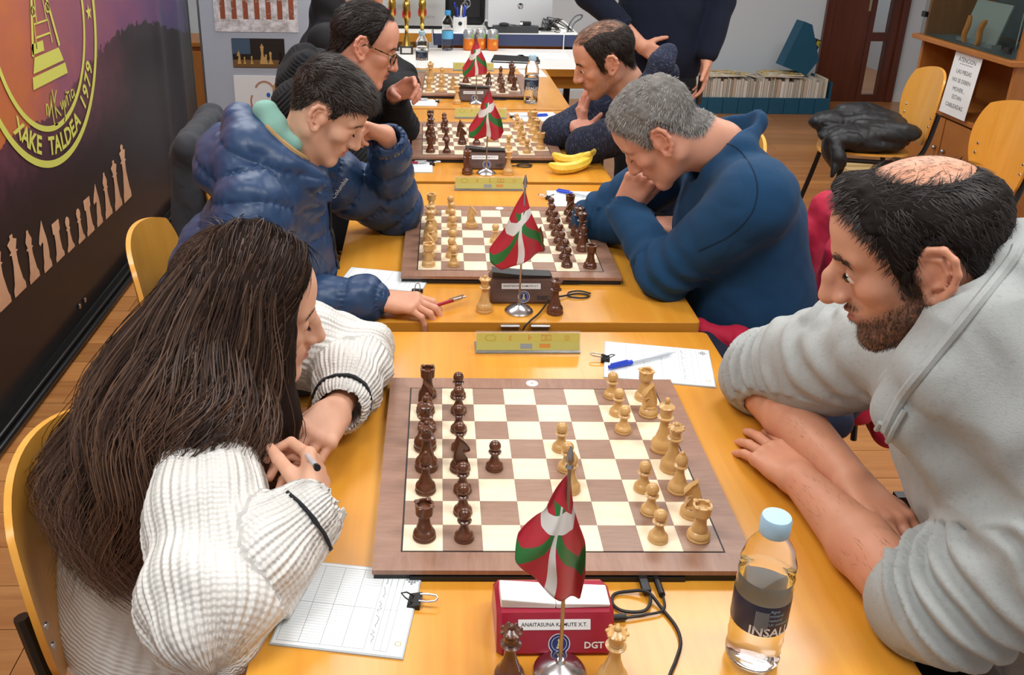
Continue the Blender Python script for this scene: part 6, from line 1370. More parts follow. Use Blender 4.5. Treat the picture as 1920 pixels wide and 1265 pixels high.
hp_ = [('e', (.79, -.25, .52), (.16, .20, .16), None, .05), ('e', (.735, -.255, .70), (.15, .195, .17), None, .06), ('e', (.64, -.265, .86), (.145, .20, .15), None, .06), ('e', (.56, -.26, .93), (.13, .19, .12), None, .06), ('c', (.56, -.40, 1.01), (.515, -.12, .995), .078, .075, .05),
       ('c', shN, lerp(shN, elN, .5), .085, .078, .03), ('c', lerp(shN, elN, .5), lerp(shN, elN, .92), .078, .070, .03), ('c', lerp(shN, elN, .9), cufN, .071, .062, .02),
       ('c', shF, lerp(shF, elF, .5), .080, .078, .03), ('c', lerp(shF, elF, .5), lerp(shF, elF, .88), .078, .072, .03), ('c', lerp(shF, elF, .85), lerp(shF, elF, 1.0), .070, .060, .02),
       # hood lying round the neck
       ('c', (0.473, -0.290, 1.206), (0.418, -0.325, 1.163), .034, .034, .02), ('c', (0.418, -0.325, 1.163), (0.384, -0.335, 1.115), .034, .032, .02), ('c', (0.384, -0.335, 1.115), (0.373, -0.310, 1.041), .032, .024, .02), ('c', (0.473, -0.290, 1.206), (.560, -.20, 1.16), .038, .042, .02), ('c', (.560, -.20, 1.16), (.50, -.15, 1.10), .042, .034, .02), ('c', (.50, -.15, 1.10), (.435, -.19, 1.01), .034, .024, .02), ('c', (.435, -.19, 1.01), (0.380, -0.290, 1.021), .024, .022, .02), ('c', (0.473, -0.290, 1.206), (.62, -.37, 1.06), .05, .085, .03), ('c', (0.418, -0.325, 1.163), (.575, -.41, 1.05), .045, .075, .03), ('c', (0.384, -0.335, 1.115), (.545, -.41, 1.0), .04, .07, .03), ('c', (0.373, -0.310, 1.041), (.52, -.36, .95), .035, .07, .03), ('e', (.60, -.28, 1.07), (.085, .13, .10), None, .04), ('e', (.52, -.27, 1.0), (.10, .13, .09), None, .04)]
hb = arm_bones(shN, elN, wrN, 1, .08)+arm_bones(shF, elF, wrF, 2, .08)+[((.79, -.25, .5), (.52, -.265, 1.05), .19, 0, 0)]
def hdisp(V, bc, bid):
    a = np.arctan2(bc[:, 1], bc[:, 0]); s = bc[:, 2]; el = np.where(bid == 1, np.linalg.norm(A(elN)-A(shN)), np.linalg.norm(A(elF)-A(shF)))
    n1 = fnoise(V, 30, 6, 2); w = np.clip((s-(el-.20))/.14, 0, 1)*(bid > 0); end = np.clip((el+.015-s)/.03, .0, 1)
    bun = .0085*np.sin(s*2*np.pi/.030+2.2*np.sin(a+n1)+1.5*n1)*w*end
    soft = .009*fnoise(V, 16, 3, 2)+.007*np.abs(fnoise(V*A([1, 1, .7]), 30, 12, 2))
    arm = .0045*np.sin(s*2*np.pi/.055+2.5*np.sin(a*1.5+n1)+3*n1)*(bid > 0)*(1-w)*np.clip(s/.08, 0, 1); tor = .010*(.5-np.abs(fnoise(V*A([1, .7, 1]), 20, 21, 2)))*(bid == 0)
    return bun+soft*(1-.5*w)+arm+tor
holes = [('c', tuple(nk+A((0, 0, .0))), (.40, -.24, 1.2), .062, .072, .012), ('c', lerp(elN, wrN, -.02), lerp(elN, wrN, .3), .050, .047, .006), ('c', lerp(shF, elF, .93), lerp(elF, wrF, .3), .055, .049, .006), ('e', (.400, -.24, 1.11), (.070, .065, .075), None, .012)]
hdy = garment('hoodie', hp_, hb, m_hood, man, .0048, hdisp, 2, holes)
rimp = stick(hdy, bez([(0.458, -0.300, 1.247), (0.454, -0.300, 1.228), (0.392, -0.345, 1.185), (0.354, -0.360, 1.137), (0.340, -0.345, 1.079), (0.355, -0.300, 0.994)], 40), .0); MB().tube([tuple(q-Vector(HP)) for q, _ in rimp], .0065, 7).obj('hood_hem', m_hood, man, smooth=True)
sit_legs(man, [(.76, -.34, .50), (.76, -.14, .50)], [(.40, -.37, .52), (.40, -.10, .53)], [(.42, -.37, 0), (.42, -.10, 0)], m_blk, (-1, 0, 0))
for pth in ([(0.339, -0.360, 1.076), (0.321, -0.375, 1.053), (0.315, -0.370, 0.998)], [(0.352, -0.300, 1.023), (0.335, -0.310, 1.000), (0.331, -0.300, 0.955)]):
    mb = MB().tube([tuple(q-Vector(HP)) for q, _ in stick(hdy, bez(pth, 16), .003)], .0034, 7); mb.obj('drawstring', m_hood, man, smooth=True)
mb = MB().ell(tuple(Vector((.450, -.262, 1.005))-Vector(HP)), (.036, .036, .036)); mb.obj('undershirt', fabric('black_shirt', '18181a', .9), man, smooth=True)
hcol = ['1c1614', '2a221e', '342b27', '14100e']
hflow = lambda V, N: np.stack([np.where(V[:, 0] > .03, .9, -.5), V[:, 1]*2, np.where(V[:, 2] > .085, .0, -.9)], 1)
thk = lambda V: .009+.010*np.clip((V[:, 0]-.02)/.06, 0, 1)*(V[:, 2] > .06)
add_hair(man, [shell_part(hh, thk, '221b18', .35)], 'hair', m_hairshell)
add_hair(man, [strand_part(hh, 9000, .017, hflow, cols=hcol, thick=thk, w=.0010, lift=.5, seg=3), strand_part(hh, 380, .010, lambda V, N: np.stack([np.ones(len(V))*.6, V[:, 1]*0, V[:, 1]*0-.2], 1), cols=hcol, thick=.001, w=.0006, mask=((hh.V[:, 2] > .09) & (hh.hm < 0))*1.0, lift=.3)], 'hair_strands')
add_hair(man, [strand_part(hh, 7500, .0052, lambda V, N: np.stack([np.ones(len(V))*.3, V[:, 1]*0, -np.ones(len(V))], 1), cols=['38261c', '4a3224', '2a1c15'], thick=.0004, w=.0005, lift=.8, seg=2, mask=np.where(hh.beardm > .35, hh.beardm, 0))], 'beard'); add_hair(man, [brows(hh, '1c1512', 220, .0011, 1.2)], 'eyebrows'); eyes_obj(hh, man); add_hair(man, [lashes(hh, lid=.004)], 'eyelashes')
# hairs on the forearms
rs = np.random.RandomState(4); P = []; Nn = []
for e_, w_ in ((elN, wrN), (elF, wrF)):
    e_, w_ = A(e_), A(w_); u_ = (w_-e_)/np.linalg.norm(w_-e_)
    for q in range(200):
        t = rs.uniform(.12, .9); v = rs.normal(size=3); v[2] = abs(v[2]); v -= u_*(v@u_); v /= np.linalg.norm(v); r_ = np.interp(t, [0, .45, 1], [.045, .0435, .028]); p0 = e_+(w_-e_)*t+v*r_; dr = u_*.9+v*.12+np.cross(u_, v)*rs.normal()*.25; P.append([p0+dr*.0035*k_ for k_ in range(4)]); Nn.append(v)
add_hair(man, [ribbons(np.array(P), np.array(Nn), .00035, ['7a5640', '8a644a'], rs)], 'forearm_hair')

# ---- boy in the blue puffer jacket
BP = (-.75, .86, 0)
bline = ([-.14, -.07, -.052, -.040, -.030, -.005, .008, .014, .026, .034, .046, .060, .080, .1], [-.045, -.040, -.02, .015, .036, .038, .030, .010, .012, .040, .050, .058, .066, .07])
bh = Head((-.417, .809, 1.142), 2, 36, 5, .91, 'e0b498', nose=1.05, jaw=.92, brow=.75, width=.98, neckbase=(-.50, .825, 1.005), neckr=.050, hairline=bline, hair='2a231f', eyes=0, lips='bd7468', blush=.6, stub=.8, h=.0026)
shN, elN, wrN = (-.565, .655, .965), (-.580, .565, .772), (-.315, .568, .788)
shF, elF, wrF = (-.505, 1.00, .965), (-.275, 1.115, .800), (-.285, .955, 1.035)
hN = dict(W=(-.295, .567, .788), d=(.16, -.012, -.010), n=(0, .15, -1), side='R', curls=[(18, 34, 18), (20, 36, 18), (24, 38, 18), (28, 38, 18)], sc=.93, thumb=(.8, .4, .35), tbend=.3)
hF = dict(W=(-.290, .935, 1.055), d=(-.07, -.05, .045), n=(-.4, -.3, -.9), side='L', curls=[(55, 80, 40), (60, 85, 40), (62, 85, 40), (60, 80, 40)], sc=.93, thumb=(.6, .4, .6), tbend=.5)
boy = make_person('dark-haired boy in a blue quilted jacket, head on his fist', BP, [head_part(bh), hand_mesh([hN], [(lerp(elN, wrN, .75), (-.295, .567, .788), .028, .024)], .0024, 'dba588'), hand_mesh([hF], [(lerp(elF, wrF, .75), (-.290, .935, 1.055), .028, .024)], .0026, 'dba588')], [[(-.50, .825, 1.0), shN, elN, lerp(elN, wrN, .75)], [(-.50, .825, 1.0), shF, elF, lerp(elF, wrF, .75)]])
m_puf = fabric('navy_nylon', '1f3f66', .42, .25, 60, .15, .1)
wN, wF = lerp(elN, wrN, .98), lerp(elF, wrF, .95)
bp_ = [('c', (-0.602, 0.785, 1.120), (-0.559, 0.720, 1.080), .040, .038, .03), ('c', (-0.559, 0.720, 1.080), (-0.501, 0.695, 1.047), .038, .034, .03), ('c', (-0.501, 0.695, 1.047), (-0.439, 0.705, 1.013), .034, .028, .03), ('e', (-.74, .86, .55), (.16, .20, .18), None, .05), ('e', (-.65, .85, .72), (.16, .20, .18), None, .06), ('e', (-.545, .85, .70), (.145, .17, .20), None, .05), ('e', (-.565, .84, .87), (.135, .185, .12), None, .06), ('c', (-.555, .70, .945), (-.52, .97, .945), .080, .078, .05),
       ('c', shN, elN, .082, .070, .03), ('c', elN, wN, .066, .050, .03), ('c', shF, elF, .082, .066, .03), ('c', elF, wF, .066, .048, .03),
       # hood behind the head
       ('e', (-.625, .82, 1.02), (.095, .135, .085), None, .04), ('c', (-.59, .70, 1.035), (-.50, .70, .985), .050, .035, .03), ('c', (-.57, .94, 1.04), (-.48, .93, .985), .048, .035, .03), ('c', (-.60, .72, 1.075), (-.585, .92, 1.08), .040, .040, .03), ('c', (-.50, .70, .985), (-.445, .76, .935), .035, .028, .02), ('c', (-.48, .93, .985), (-.44, .86, .935), .035, .028, .02)]
bb = arm_bones(shN, elN, wrN, 1, .075)+arm_bones(shF, elF, wrF, 2, .075)+[((-.75, .86, .45), (-.54, .83, .98), .17, 0, 0)]
def bdisp(V, bc, bid):
    s = bc[:, 2]; a = np.arctan2(bc[:, 1], bc[:, 0]); pitch = np.where(bid > 0, .072, .082); sh = .006*np.sin(a*2+s*9)
    q = np.abs(np.sin(np.pi*(s+sh)/pitch)); d = .010*(np.power(q, .55)-.6)
    seam = np.exp(-(1-np.abs(np.cos(np.pi*(s+sh)/pitch)))/.05); cr = .0025*np.sin(a*26+8*fnoise(V, 20, 2, 1))*seam
    return d+cr+.004*fnoise(V, 30, 5, 2)+.0022*np.abs(fnoise(V, 85, 9, 2))
holes = [('c', (-.50, .825, .97), (-.43, .81, 1.15), .060, .075, .012), ('e', (-.54, .825, 1.09), (.085, .085, .07), None, .012), ('c', lerp(elN, wrN, .88), wrN, .037, .038, .004), ('c', lerp(elF, wrF, .84), wrF, .036, .038, .004)]
bjk = garment('jacket', bp_, bb, m_puf, boy, .005, bdisp, 2, holes)
m_ol = fabric('cuff_binding', 'a8895a', .8, .3, 200, .05)
band('cuff_binding', lerp(elN, wrN, .975), lerp(elN, wrN, 1.0), .0485, .0475, m_ol, boy, th=.008, wob=0); band('cuff_binding', lerp(elF, wrF, .945), lerp(elF, wrF, .985), .0465, .0455, m_ol, boy, th=.007, wob=0)
m_mint = fabric('mint_fleece', '86b3a6', .95, .4, 250, .08)
gpm = [('c', (-0.544, 0.765, 1.144), (-0.523, 0.750, 1.117), .026, .026, .02), ('c', (-0.523, 0.750, 1.117), (-0.485, 0.745, 1.083), .026, .020, .02), ('c', (-.575, .755, 1.055), (-.61, .825, 1.06), .032, .036, .02), ('c', (-.61, .825, 1.06), (-.58, .895, 1.055), .036, .032, .02), ('c', (-.575, .755, 1.055), (-.485, .765, .99), .032, .020, .02), ('c', (-.58, .895, 1.055), (-.49, .89, .99), .032, .02, .02)]
garment('inner_hood', gpm, None, m_mint, boy, .005, lambda V, b, i: .005*fnoise(V, 45, 3, 2), 2, [('c', (-.50, .825, .97), (-.43, .81, 1.15), .056, .07, .01)])
rim = bez([(-0.542, 0.920, 1.118), (-0.570, 0.840, 1.146), (-0.560, 0.770, 1.149), (-0.532, 0.735, 1.118), (-0.483, 0.700, 1.087), (-0.434, 0.705, 1.050)], 36)
rim = [q for q, _ in stick(bjk, bez([(-0.572, 0.840, 1.143), (-0.556, 0.770, 1.144), (-0.531, 0.735, 1.115), (-0.482, 0.700, 1.083), (-0.434, 0.705, 1.048)], 30), -.001)]; MB().tube([tuple(Vector(q)-Vector(BP)) for q in rim], .0065, 7).obj('hood_binding', m_ol, boy, smooth=True)
def on_surface(o, axis, sgn, fixed, tol=.012):
    me = o.data; V = np.empty(len(me.vertices)*3, F32); me.vertices.foreach_get('co', V); V = V.reshape(-1, 3)+A(o.parent.location)
    m = np.ones(len(V), bool)
    for a_, v_ in fixed: m &= np.abs(V[:, a_]-v_) < tol
    return V[m][(V[m][:, axis]*sgn).argmax()] if m.any() else None
zp = [on_surface(bjk, 0, 1, ((1, .835), (2, z_))) for z_ in np.linspace(.90, .62, 15)]; zp = [tuple(q+A((.001, 0, 0))-A(BP)) for q in zp if q is not None]
MB().tube(zp, .005, 6).obj('zip', m_black, boy, smooth=True)
c_, cn_ = stick(bjk, [(-0.391, 0.800, 0.964)])[0]; ux_ = Vector((.55, .1, .75)); place_text(text_mb('Columbia', .016), c_-Vector(BP), ux_-cn_*ux_.dot(cn_), cn_.cross(ux_), cn_, .004).obj('chest_lettering', m_emw, boy)
sit_legs(boy, [(-.74, .76, .50), (-.74, .96, .50)], [(-.36, .74, .54), (-.36, .99, .54)], [(-.38, .74, 0), (-.38, .99, 0)], m_grn, (1, 0, 0))
bc_ = ['2a231f', '3f352f', '1f1916', '544a42']; bth = lambda V: .005+.009*np.clip((V[:, 2]-.045)/.05, 0, 1)
bflow = lambda V, N: np.stack([np.where(V[:, 2] > .05, 1.2, -.4), -V[:, 1]*3, np.where(V[:, 2] > .06, -.1, -1.)], 1)
add_hair(boy, [shell_part(bh, bth, '2a231f', .35)], 'hair', m_hairshell); add_hair(boy, [strand_part(bh, 7500, lambda V: .012+.024*np.clip((V[:, 2]-.04)/.05, 0, 1), bflow, cols=bc_, thick=bth, w=.0013, lift=.35, seg=4), brows(bh, '2e241f', 150, .0009)], 'hair_strands'); add_hair(boy, [lashes(bh, lid=-.001)], 'eyelashes')

# ---- grey-haired man in the blue fleece
GPp = (.74, .76, 0)
gline = ([-.14, -.07, -.052, -.040, -.030, -.005, .008, .016, .026, .034, .050, .062, .078, .1], [-.065, -.058, -.03, .005, .034, .036, .020, -.005, .0, .040, .066, .082, .098, .11])
gbald = lambda x, y, z: (((x-.045)/.045)**2+((np.abs(y)-.02)/.030)**2-.9)*1.0+np.where(z < .085, 5, 0)
gm = Head((.334, .779, 1.106), 156, 46, -10, .955, 'd6a085', nose=1.1, jaw=.98, neckbase=(.475, .80, 1.065), neckr=.060, hairline=gline, bald=None, hair='8a8884', eyes=0, lips='a86a60', blush=.75, stub=.55, earsc=1.1)
shN, elN, wrN = (.500, .580, 1.005), (.352, .690, .800), (.285, .875, .892)
shF, elF, wrF = (.475, .985, 1.00), (.262, 1.050, .800), (.345, .905, .838)
hN = dict(W=(.287, .868, .895), d=(.04, -.02, .10), n=(.5, .6, .1), side='L', curls=[(35, 50, 30), (40, 55, 30), (45, 60, 30), (50, 60, 30)], thumb=(.9, .3, .3), tbend=.2)
hF = dict(W=(.350, .895, .840), d=(.13, -.05, .02), n=(.1, .2, -1), side='R', curls=[(20, 40, 20), (20, 40, 20), (24, 40, 20), (26, 40, 20)])
gman = make_person('grey-haired man in a blue fleece bowing over the second board', GPp, [head_part(gm), hand_mesh([hN], [(lerp(elN, wrN, .7), (.287, .868, .895), .030, .026)], .0026, 'd09a80', .6), hand_mesh([hF], [(lerp(elF, wrF, .7), (.350, .895, .840), .030, .026)], .003, 'd09a80', .6)], [[(.475, .80, 1.05), shN, elN, lerp(elN, wrN, .7)], [(.475, .80, 1.05), shF, elF, lerp(elF, wrF, .7)]])
m_flc = fabric('petrol_blue_fleece', '173e60', .9, .25, 420, .12, .35)
wN, wF = lerp(elN, wrN, .96), lerp(elF, wrF, .96)
fp = [('e', (.64, .76, .53), (.165, .20, .17), None, .05), ('e', (.575, .765, .70), (.160, .190, .20), None, .06), ('e', (.56, .775, .80), (.13, .18, .18), None, .05), ('e', (.535, .775, .90), (.140, .190, .15), None, .06), ('c', (.51, .63, 1.0), (.50, .93, 1.01), .085, .08, .05),
      ('c', shN, elN, .082, .062, .03), ('c', elN, wN, .060, .044, .025), ('c', shF, elF, .08, .062, .03), ('c', elF, wF, .060, .044, .025),
      ('c', (.50, .715, 1.085), (.545, .80, 1.125), .026, .028, .02), ('c', (.545, .80, 1.125), (.495, .885, 1.085), .028, .026, .02), ('c', (.50, .715, 1.085), (.44, .725, 1.03), .026, .024, .02)]
fb = arm_bones(shN, elN, wrN, 1, .075)+arm_bones(shF, elF, wrF, 2, .075)+[((.745, .76, .5), (.50, .79, 1.06), .19, 0, 0)]
def fdisp(V, bc, bid):
    a = np.arctan2(bc[:, 1], bc[:, 0]); s = bc[:, 2]; n1 = fnoise(V, 24, 6, 2); w = np.exp(-((s-.27)/.08)**2)*(bid > 0)
    return .005*np.sin(s*2*np.pi/.045+2*np.sin(a+n1)+2*n1)*w+.007*fnoise(V, 13, 8, 2)+.003*np.abs(fnoise(V, 30, 2, 2))
holes = [('c', (.475, .80, 1.03), (.36, .785, 1.12), .066, .072, .012), ('c', (.48, .80, 1.06), (.50, .80, 1.16), .05, .055, .012), ('c', lerp(elN, wrN, .88), wrN, .034, .036, .004), ('c', lerp(elF, wrF, .88), wrF, .034, .036, .004)]
m_navc0 = fabric('seam_navy', '10263c', .9); flc = garment('fleece', fp, fb, m_flc, gman, .0055, fdisp, 2, holes)
seam = stick(flc, bez([(0.401, 0.620, 1.129), (0.452, 0.600, 1.115), (0.498, 0.600, 1.052), (0.501, 0.600, 0.982), (0.468, 0.620, 0.920), (0.409, 0.640, 0.875)], 40), .0002); MB().tube([tuple(q-Vector(GPp)) for q, _ in seam], .0016, 5).obj('shoulder_seam', m_navc0, gman, smooth=True)
sit_legs(gman, [(.72, .66, .50), (.72, .88, .50)], [(.36, .63, .54), (.36, .90, .54)], [(.38, .63, 0), (.38, .90, 0)], m_blk, (-1, 0, 0))
gcol = ['8f8d88', 'a9a7a2', '6f6c68', 'bdbbb6', '57534f']; gth = lambda V: .008+.006*np.clip((V[:, 2]-.03)/.06, 0, 1)
gflow = lambda V, N: np.stack([.9*np.ones(len(V)), V[:, 1]*5, -.5-0*V[:, 0]], 1)
add_hair(gman, [shell_part(gm, gth, '8a8782', .4)], 'hair', m_hairshell); add_hair(gman, [strand_part(gm, 14000, .013, gflow, cols=gcol, thick=gth, w=.0009, lift=.4, seg=4, wave=.10), brows(gm, '8a7a6c', 140, .001)], 'hair_strands'); add_hair(gman, [lashes(gm, lid=-.001)], 'eyelashes')

# ---- balding man in the dark heather shirt
LP = (.76, 1.83, 0)
lline = ([-.14, -.07, -.052, -.040, -.030, -.005, .008, .016, .028, .034, .044, .054, .066, .1], [-.06, -.054, -.03, .0, .034, .036, .018, -.022, -.02, .030, .060, .098, .13, .2])
lb_ = Head((.392, 1.781, 1.102), 172, 25, -9, .99, 'd3a084', nose=1.12, jaw=.96, neckbase=(.50, 1.82, .965), neckr=.055, hairline=lline, bald=lambda x, y, z: (np.abs(y)-.048)/.03+np.clip((-.05-x)/.04, 0, 9)+np.clip((.088-z)/.014, 0, 9), hair='2c241f', beard=.55, beardcol='4a3428', eyes=.18, lips='a8685c', blush=.6, stub=.8)
shN, elN, wrN = (.575, 1.655, .935), (.350, 1.810, .800), (.420, 2.00, .800)
shF, elF, wrF = (.525, 2.01, .935), (.285, 1.985, .800), (.395, 1.800, .862)
hN = dict(W=(.345, 1.93, .815), d=(.01, .0, .13), n=(.9, .2, 0), side='L', curls=[(5, 12, 8), (4, 10, 8), (6, 12, 8), (10, 15, 8)], spread=(.14, .04, -.06, -.16))
hF = dict(W=(.330, 1.905, .842), d=(.12, -.09, .02), n=(.1, .3, -1), side='R', curls=[(15, 25, 15), (15, 25, 15), (18, 28, 15), (20, 30, 15)])
lman = make_person('balding man with dark stubble, folded arms on the third table', LP, [head_part(lb_), hand_mesh([hN, hF], [((.285, 1.96, .805), (.330, 1.905, .842), .030, .027)], .003, 'd09a84', .6)], [[(.50, 1.82, .95), shF, elF, (.285, 1.96, .805)]])
m_hea = fabric('dark_heather', '23283a', .9, .25, 300, .1, .2, 'heather', c2='56617a')
wN, wF = lerp(elN, wrN, .80), lerp(elF, wrF, .35)
lp_ = [('e', (.76, 1.83, .53), (.16, .20, .17), None, .05), ('e', (.72, 1.83, .70), (.15, .20, .17), None, .06), ('e', (.635, 1.83, .83), (.14, .20, .14), None, .06), ('c', (.59, 1.70, .925), (.55, 1.96, .925), .078, .076, .05), ('c', shN, elN, .078, .060, .03), ('c', elN, wN, .058, .052, .025), ('c', shF, elF, .076, .060, .03), ('c', elF, wF, .056, .046, .025), ('c', (.52, 1.75, .985), (.56, 1.83, 1.02), .026, .028, .02), ('c', (.56, 1.83, 1.02), (.52, 1.90, .985), .028, .026, .02), ('c', (.575, 1.80, 1.00), (.60, 1.80, 1.05), .055, .04, .03)]
lbn = arm_bones(shN, elN, wrN, 1, .07)+arm_bones(shF, elF, wrF, 2, .07)+[((.76, 1.83, .5), (.53, 1.83, .99), .18, 0, 0)]
def ldisp(V, bc, bid): return .006*fnoise(V, 20, 8, 2)+.003*np.abs(fnoise(V, 40, 2, 2))
garment('shirt', lp_, lbn, m_hea, lman, .006, ldisp, 2, [('c', (.50, 1.82, .94), (.42, 1.79, 1.08), .060, .068, .012), ('c', lerp(elF, wrF, .27), lerp(elF, wrF, .5), .036, .036, .004)])
# raised shawl collar behind the head
garment('collar', [('c', (.515, 1.70, 1.00), (.555, 1.70, 1.10), .045, .036, .02), ('c', (.555, 1.70, 1.10), (.575, 1.72, 1.13), .036, .03, .02), ('c', (.515, 1.70, 1.00), (.60, 1.72, .98), .05, .05, .02)], [((.515, 1.70, .97), (.575, 1.71, 1.15), .05, 0, 0)], m_hea, lman, .006, ldisp)
sit_legs(lman, [(.74, 1.73, .50), (.74, 1.95, .50)], [(.38, 1.70, .54), (.38, 1.97, .54)], [(.40, 1.70, 0), (.40, 1.97, 0)], m_blk, (-1, 0, 0))
lcol = ['2a221d', '3a302a', '1d1714']; lflow = lambda V, N: np.stack([-.4*np.ones(len(V)), V[:, 1]*2, -np.ones(len(V))], 1)
add_hair(lman, [shell_part(lb_, .007, '2c241f', .35)], 'hair', m_hairshell)
add_hair(lman, [strand_part(lb_, 4000, .020, lflow, cols=lcol, thick=.007, w=.0013, lift=.3, seg=3), strand_part(lb_, 2200, .022, lambda V, N: np.stack([-np.ones(len(V)), V[:, 1]*3, V[:, 1]*0-.1], 1), cols=['6b5444', '4a3a30'], thick=.001, w=.0007, lift=.25, seg=3, mask=((lb_.V[:, 2] > .085) & (lb_.hm < 0))*1.0), brows(lb_, '241b17', 150, .0012), lashes(lb_, lid=.003)], 'hair_strands'); eyes_obj(lb_, lman)

# ---- man with glasses in black
WP = (-.80, 1.82, 0)
wline = ([-.14, -.07, -.052, -.040, -.030, -.005, .006, .014, .022, .030, .044, .054, .066, .1], [-.07, -.062, -.03, .0, .034, .036, .020, .004, .03, .075, .12, .14, .16, .2])
wbald = lambda x, y, z: np.where(z > .075, (np.abs(y)-.030)/.02+(-.035-x)/.03, 5.)
wh_ = Head((-.392, 1.751, 1.141), 7, 22, 0, 1.05, 'd8a288', nose=1.1, jaw=1.05, fat=.8, neckbase=(-.50, 1.78, .985), neckr=.062, hairline=wline, bald=None, hair='241d1a', eyes=.15, lips='a8665c', blush=.7, stub=.8, earsc=1.08, h=.0028)
shN, elN, wrN = (-.575, 1.60, .97), (-.405, 1.585, .800), (-.300, 1.80, .800)
shF, elF, wrF = (-.53, 1.97, .97), (-.285, 2.03, .805), (-.300, 1.890, .945)
hF = dict(W=(-.302, 1.880, .955), d=(.09, -.06, .06), n=(-.3, -.5, -.6), side='L', curls=[(20, 40, 20), (40, 60, 30), (45, 60, 30), (50, 60, 30)], thumb=(.5, .3, .8), tbend=.4)
hN = dict(W=(-.305, 1.79, .802), d=(.02, .13, .0), n=(0, 0, -1), side='R', curls=[(20, 30, 15)]*4)
wman = make_person('man with tortoiseshell glasses in black, hand at his mouth', WP, [head_part(wh_), hand_mesh([hF], [(lerp(elF, wrF, .7), (-.302, 1.880, .955), .030, .026)], .003, 'd49e86', .7), hand_mesh([hN], [(lerp(elN, wrN, .7), (-.305, 1.79, .802), .03, .026)], .0035, 'd49e86', .7)], [[(-.50, 1.78, .97), shN, elN, lerp(elN, wrN, .7)], [(-.50, 1.78, .97), shF, elF, lerp(elF, wrF, .7)]])
m_cab = fabric('black_cable_knit', '17191d', .92, .5, 200, .1, .3, 'cable'); m_bjk = fabric('black_softshell', '1a1b1e', .7, .2, 200, .1, .15)
wN, wF = lerp(elN, wrN, .95), lerp(elF, wrF, .92)
wp_ = [('e', (-.68, 1.82, .54), (.17, .21, .17), None, .05), ('e', (-.62, 1.82, .73), (.15, .20, .18), None, .06), ('e', (-.565, 1.80, .89), (.13, .20, .14), None, .06), ('c', (-.585, 1.64, .975), (-.55, 1.94, .975), .085, .08, .05), ('c', shN, elN, .085, .068, .03), ('c', elN, wN, .066, .050, .025), ('c', shF, elF, .082, .064, .03), ('c', elF, wF, .060, .048, .025)]
wbn = arm_bones(shN, elN, wrN, 1, .07)+arm_bones(shF, elF, wrF, 2, .07)+[((-.80, 1.82, .5), (-.56, 1.80, 1.02), .2, 0, 0)]
garment('cable_sweater', wp_, wbn, m_cab, wman, .006, lambda V, b, i: .006*fnoise(V, 22, 8, 2)+.001*np.sin(b[:, 2]*420), 2, [('c', (-.50, 1.78, .955), (-.42, 1.76, 1.1), .066, .072, .012), ('c', lerp(elF, wrF, .82), wrF, .036, .037, .004), ('c', lerp(elN, wrN, .85), wrN, .036, .037, .004)])
garment('scarf_hood', [('c', (-.50, 1.665, 1.02), (-.57, 1.69, 1.08), .040, .044, .02), ('c', (-.57, 1.69, 1.08), (-.585, 1.78, 1.09), .044, .048, .02), ('c', (-.585, 1.78, 1.09), (-.55, 1.88, 1.07), .045, .04, .02), ('c', (-.50, 1.665, 1.02), (-.43, 1.70, .96), .042, .034, .02), ('e', (-.60, 1.78, 1.02), (.08, .14, .09), None, .03)], [((-.63, 1.78, .95), (-.55, 1.75, 1.15), .1, 0, 0)], m_cab, wman, .006, lambda V, b, i: .005*fnoise(V, 30, 3, 2), 2, [('c', (-.50, 1.78, .955), (-.40, 1.755, 1.12), .068, .08, .012)])
sit_legs(wman, [(-.78, 1.72, .50), (-.78, 1.94, .50)], [(-.38, 1.69, .54), (-.38, 1.97, .54)], [(-.40, 1.69, 0), (-.40, 1.97, 0)], m_blk, (1, 0, 0))
wcol = ['241d1a', '332a26', '171210']; wflow = lambda V, N: np.stack([-.8*np.ones(len(V)), V[:, 1]*3, -.7*np.ones(len(V))], 1)
add_hair(wman, [shell_part(wh_, .011, '241d1a', .4)], 'hair', m_hairshell); add_hair(wman, [strand_part(wh_, 5000, .024, wflow, cols=wcol, thick=.011, w=.0015, lift=.35, seg=4), strand_part(wh_, 700, .022, wflow, cols=['4a3a32', '332a26'], thick=.001, w=.0007, lift=.2, seg=3, mask=((wh_.V[:, 2] > .10) & (wh_.hm < 0))*1.0), brows(wh_, '2a201c', 140, .0011)], 'hair_strands'); eyes_obj(wh_, wman)
m_tort = NT('tortoiseshell'); m_tort.base(m_tort.ramp(m_tort.noise(m_tort.coord('Object'), 90, 2), [(.45, '1d1512'), (.58, '7a5428'), (.65, 'b08a4a')])); m_tort.b.inputs['Roughness'].default_value = .2; m_tort = m_tort.m
fr_ = MB()
for sg in (-1, 1):
    rim = [tuple(A([.105-.012*((math.cos(a)*.024+sg*.034)**2)/.0012*.6, sg*.034+.024*math.cos(a), -.004+.018*math.sin(a)])) for a in [i*2*math.pi/20 for i in range(20)]]
    fr_.tube(rim, .0024, 6, closed=True); fr_.tube([(.092, sg*.057, .006), (.05, sg*.078, .010), (-.005, sg*.082, .012), (-.02, sg*.082, -.004)], .0026, 6)
fr_.tube([(.107, -.011, .002), (.109, 0, .005), (.107, .011, .002)], .0024, 6)
fr_.v = [tuple(q-A(WP)) for q in wh_.l2w(A(fr_.v))]; fr_.obj('glasses', m_tort, wman, smooth=True)

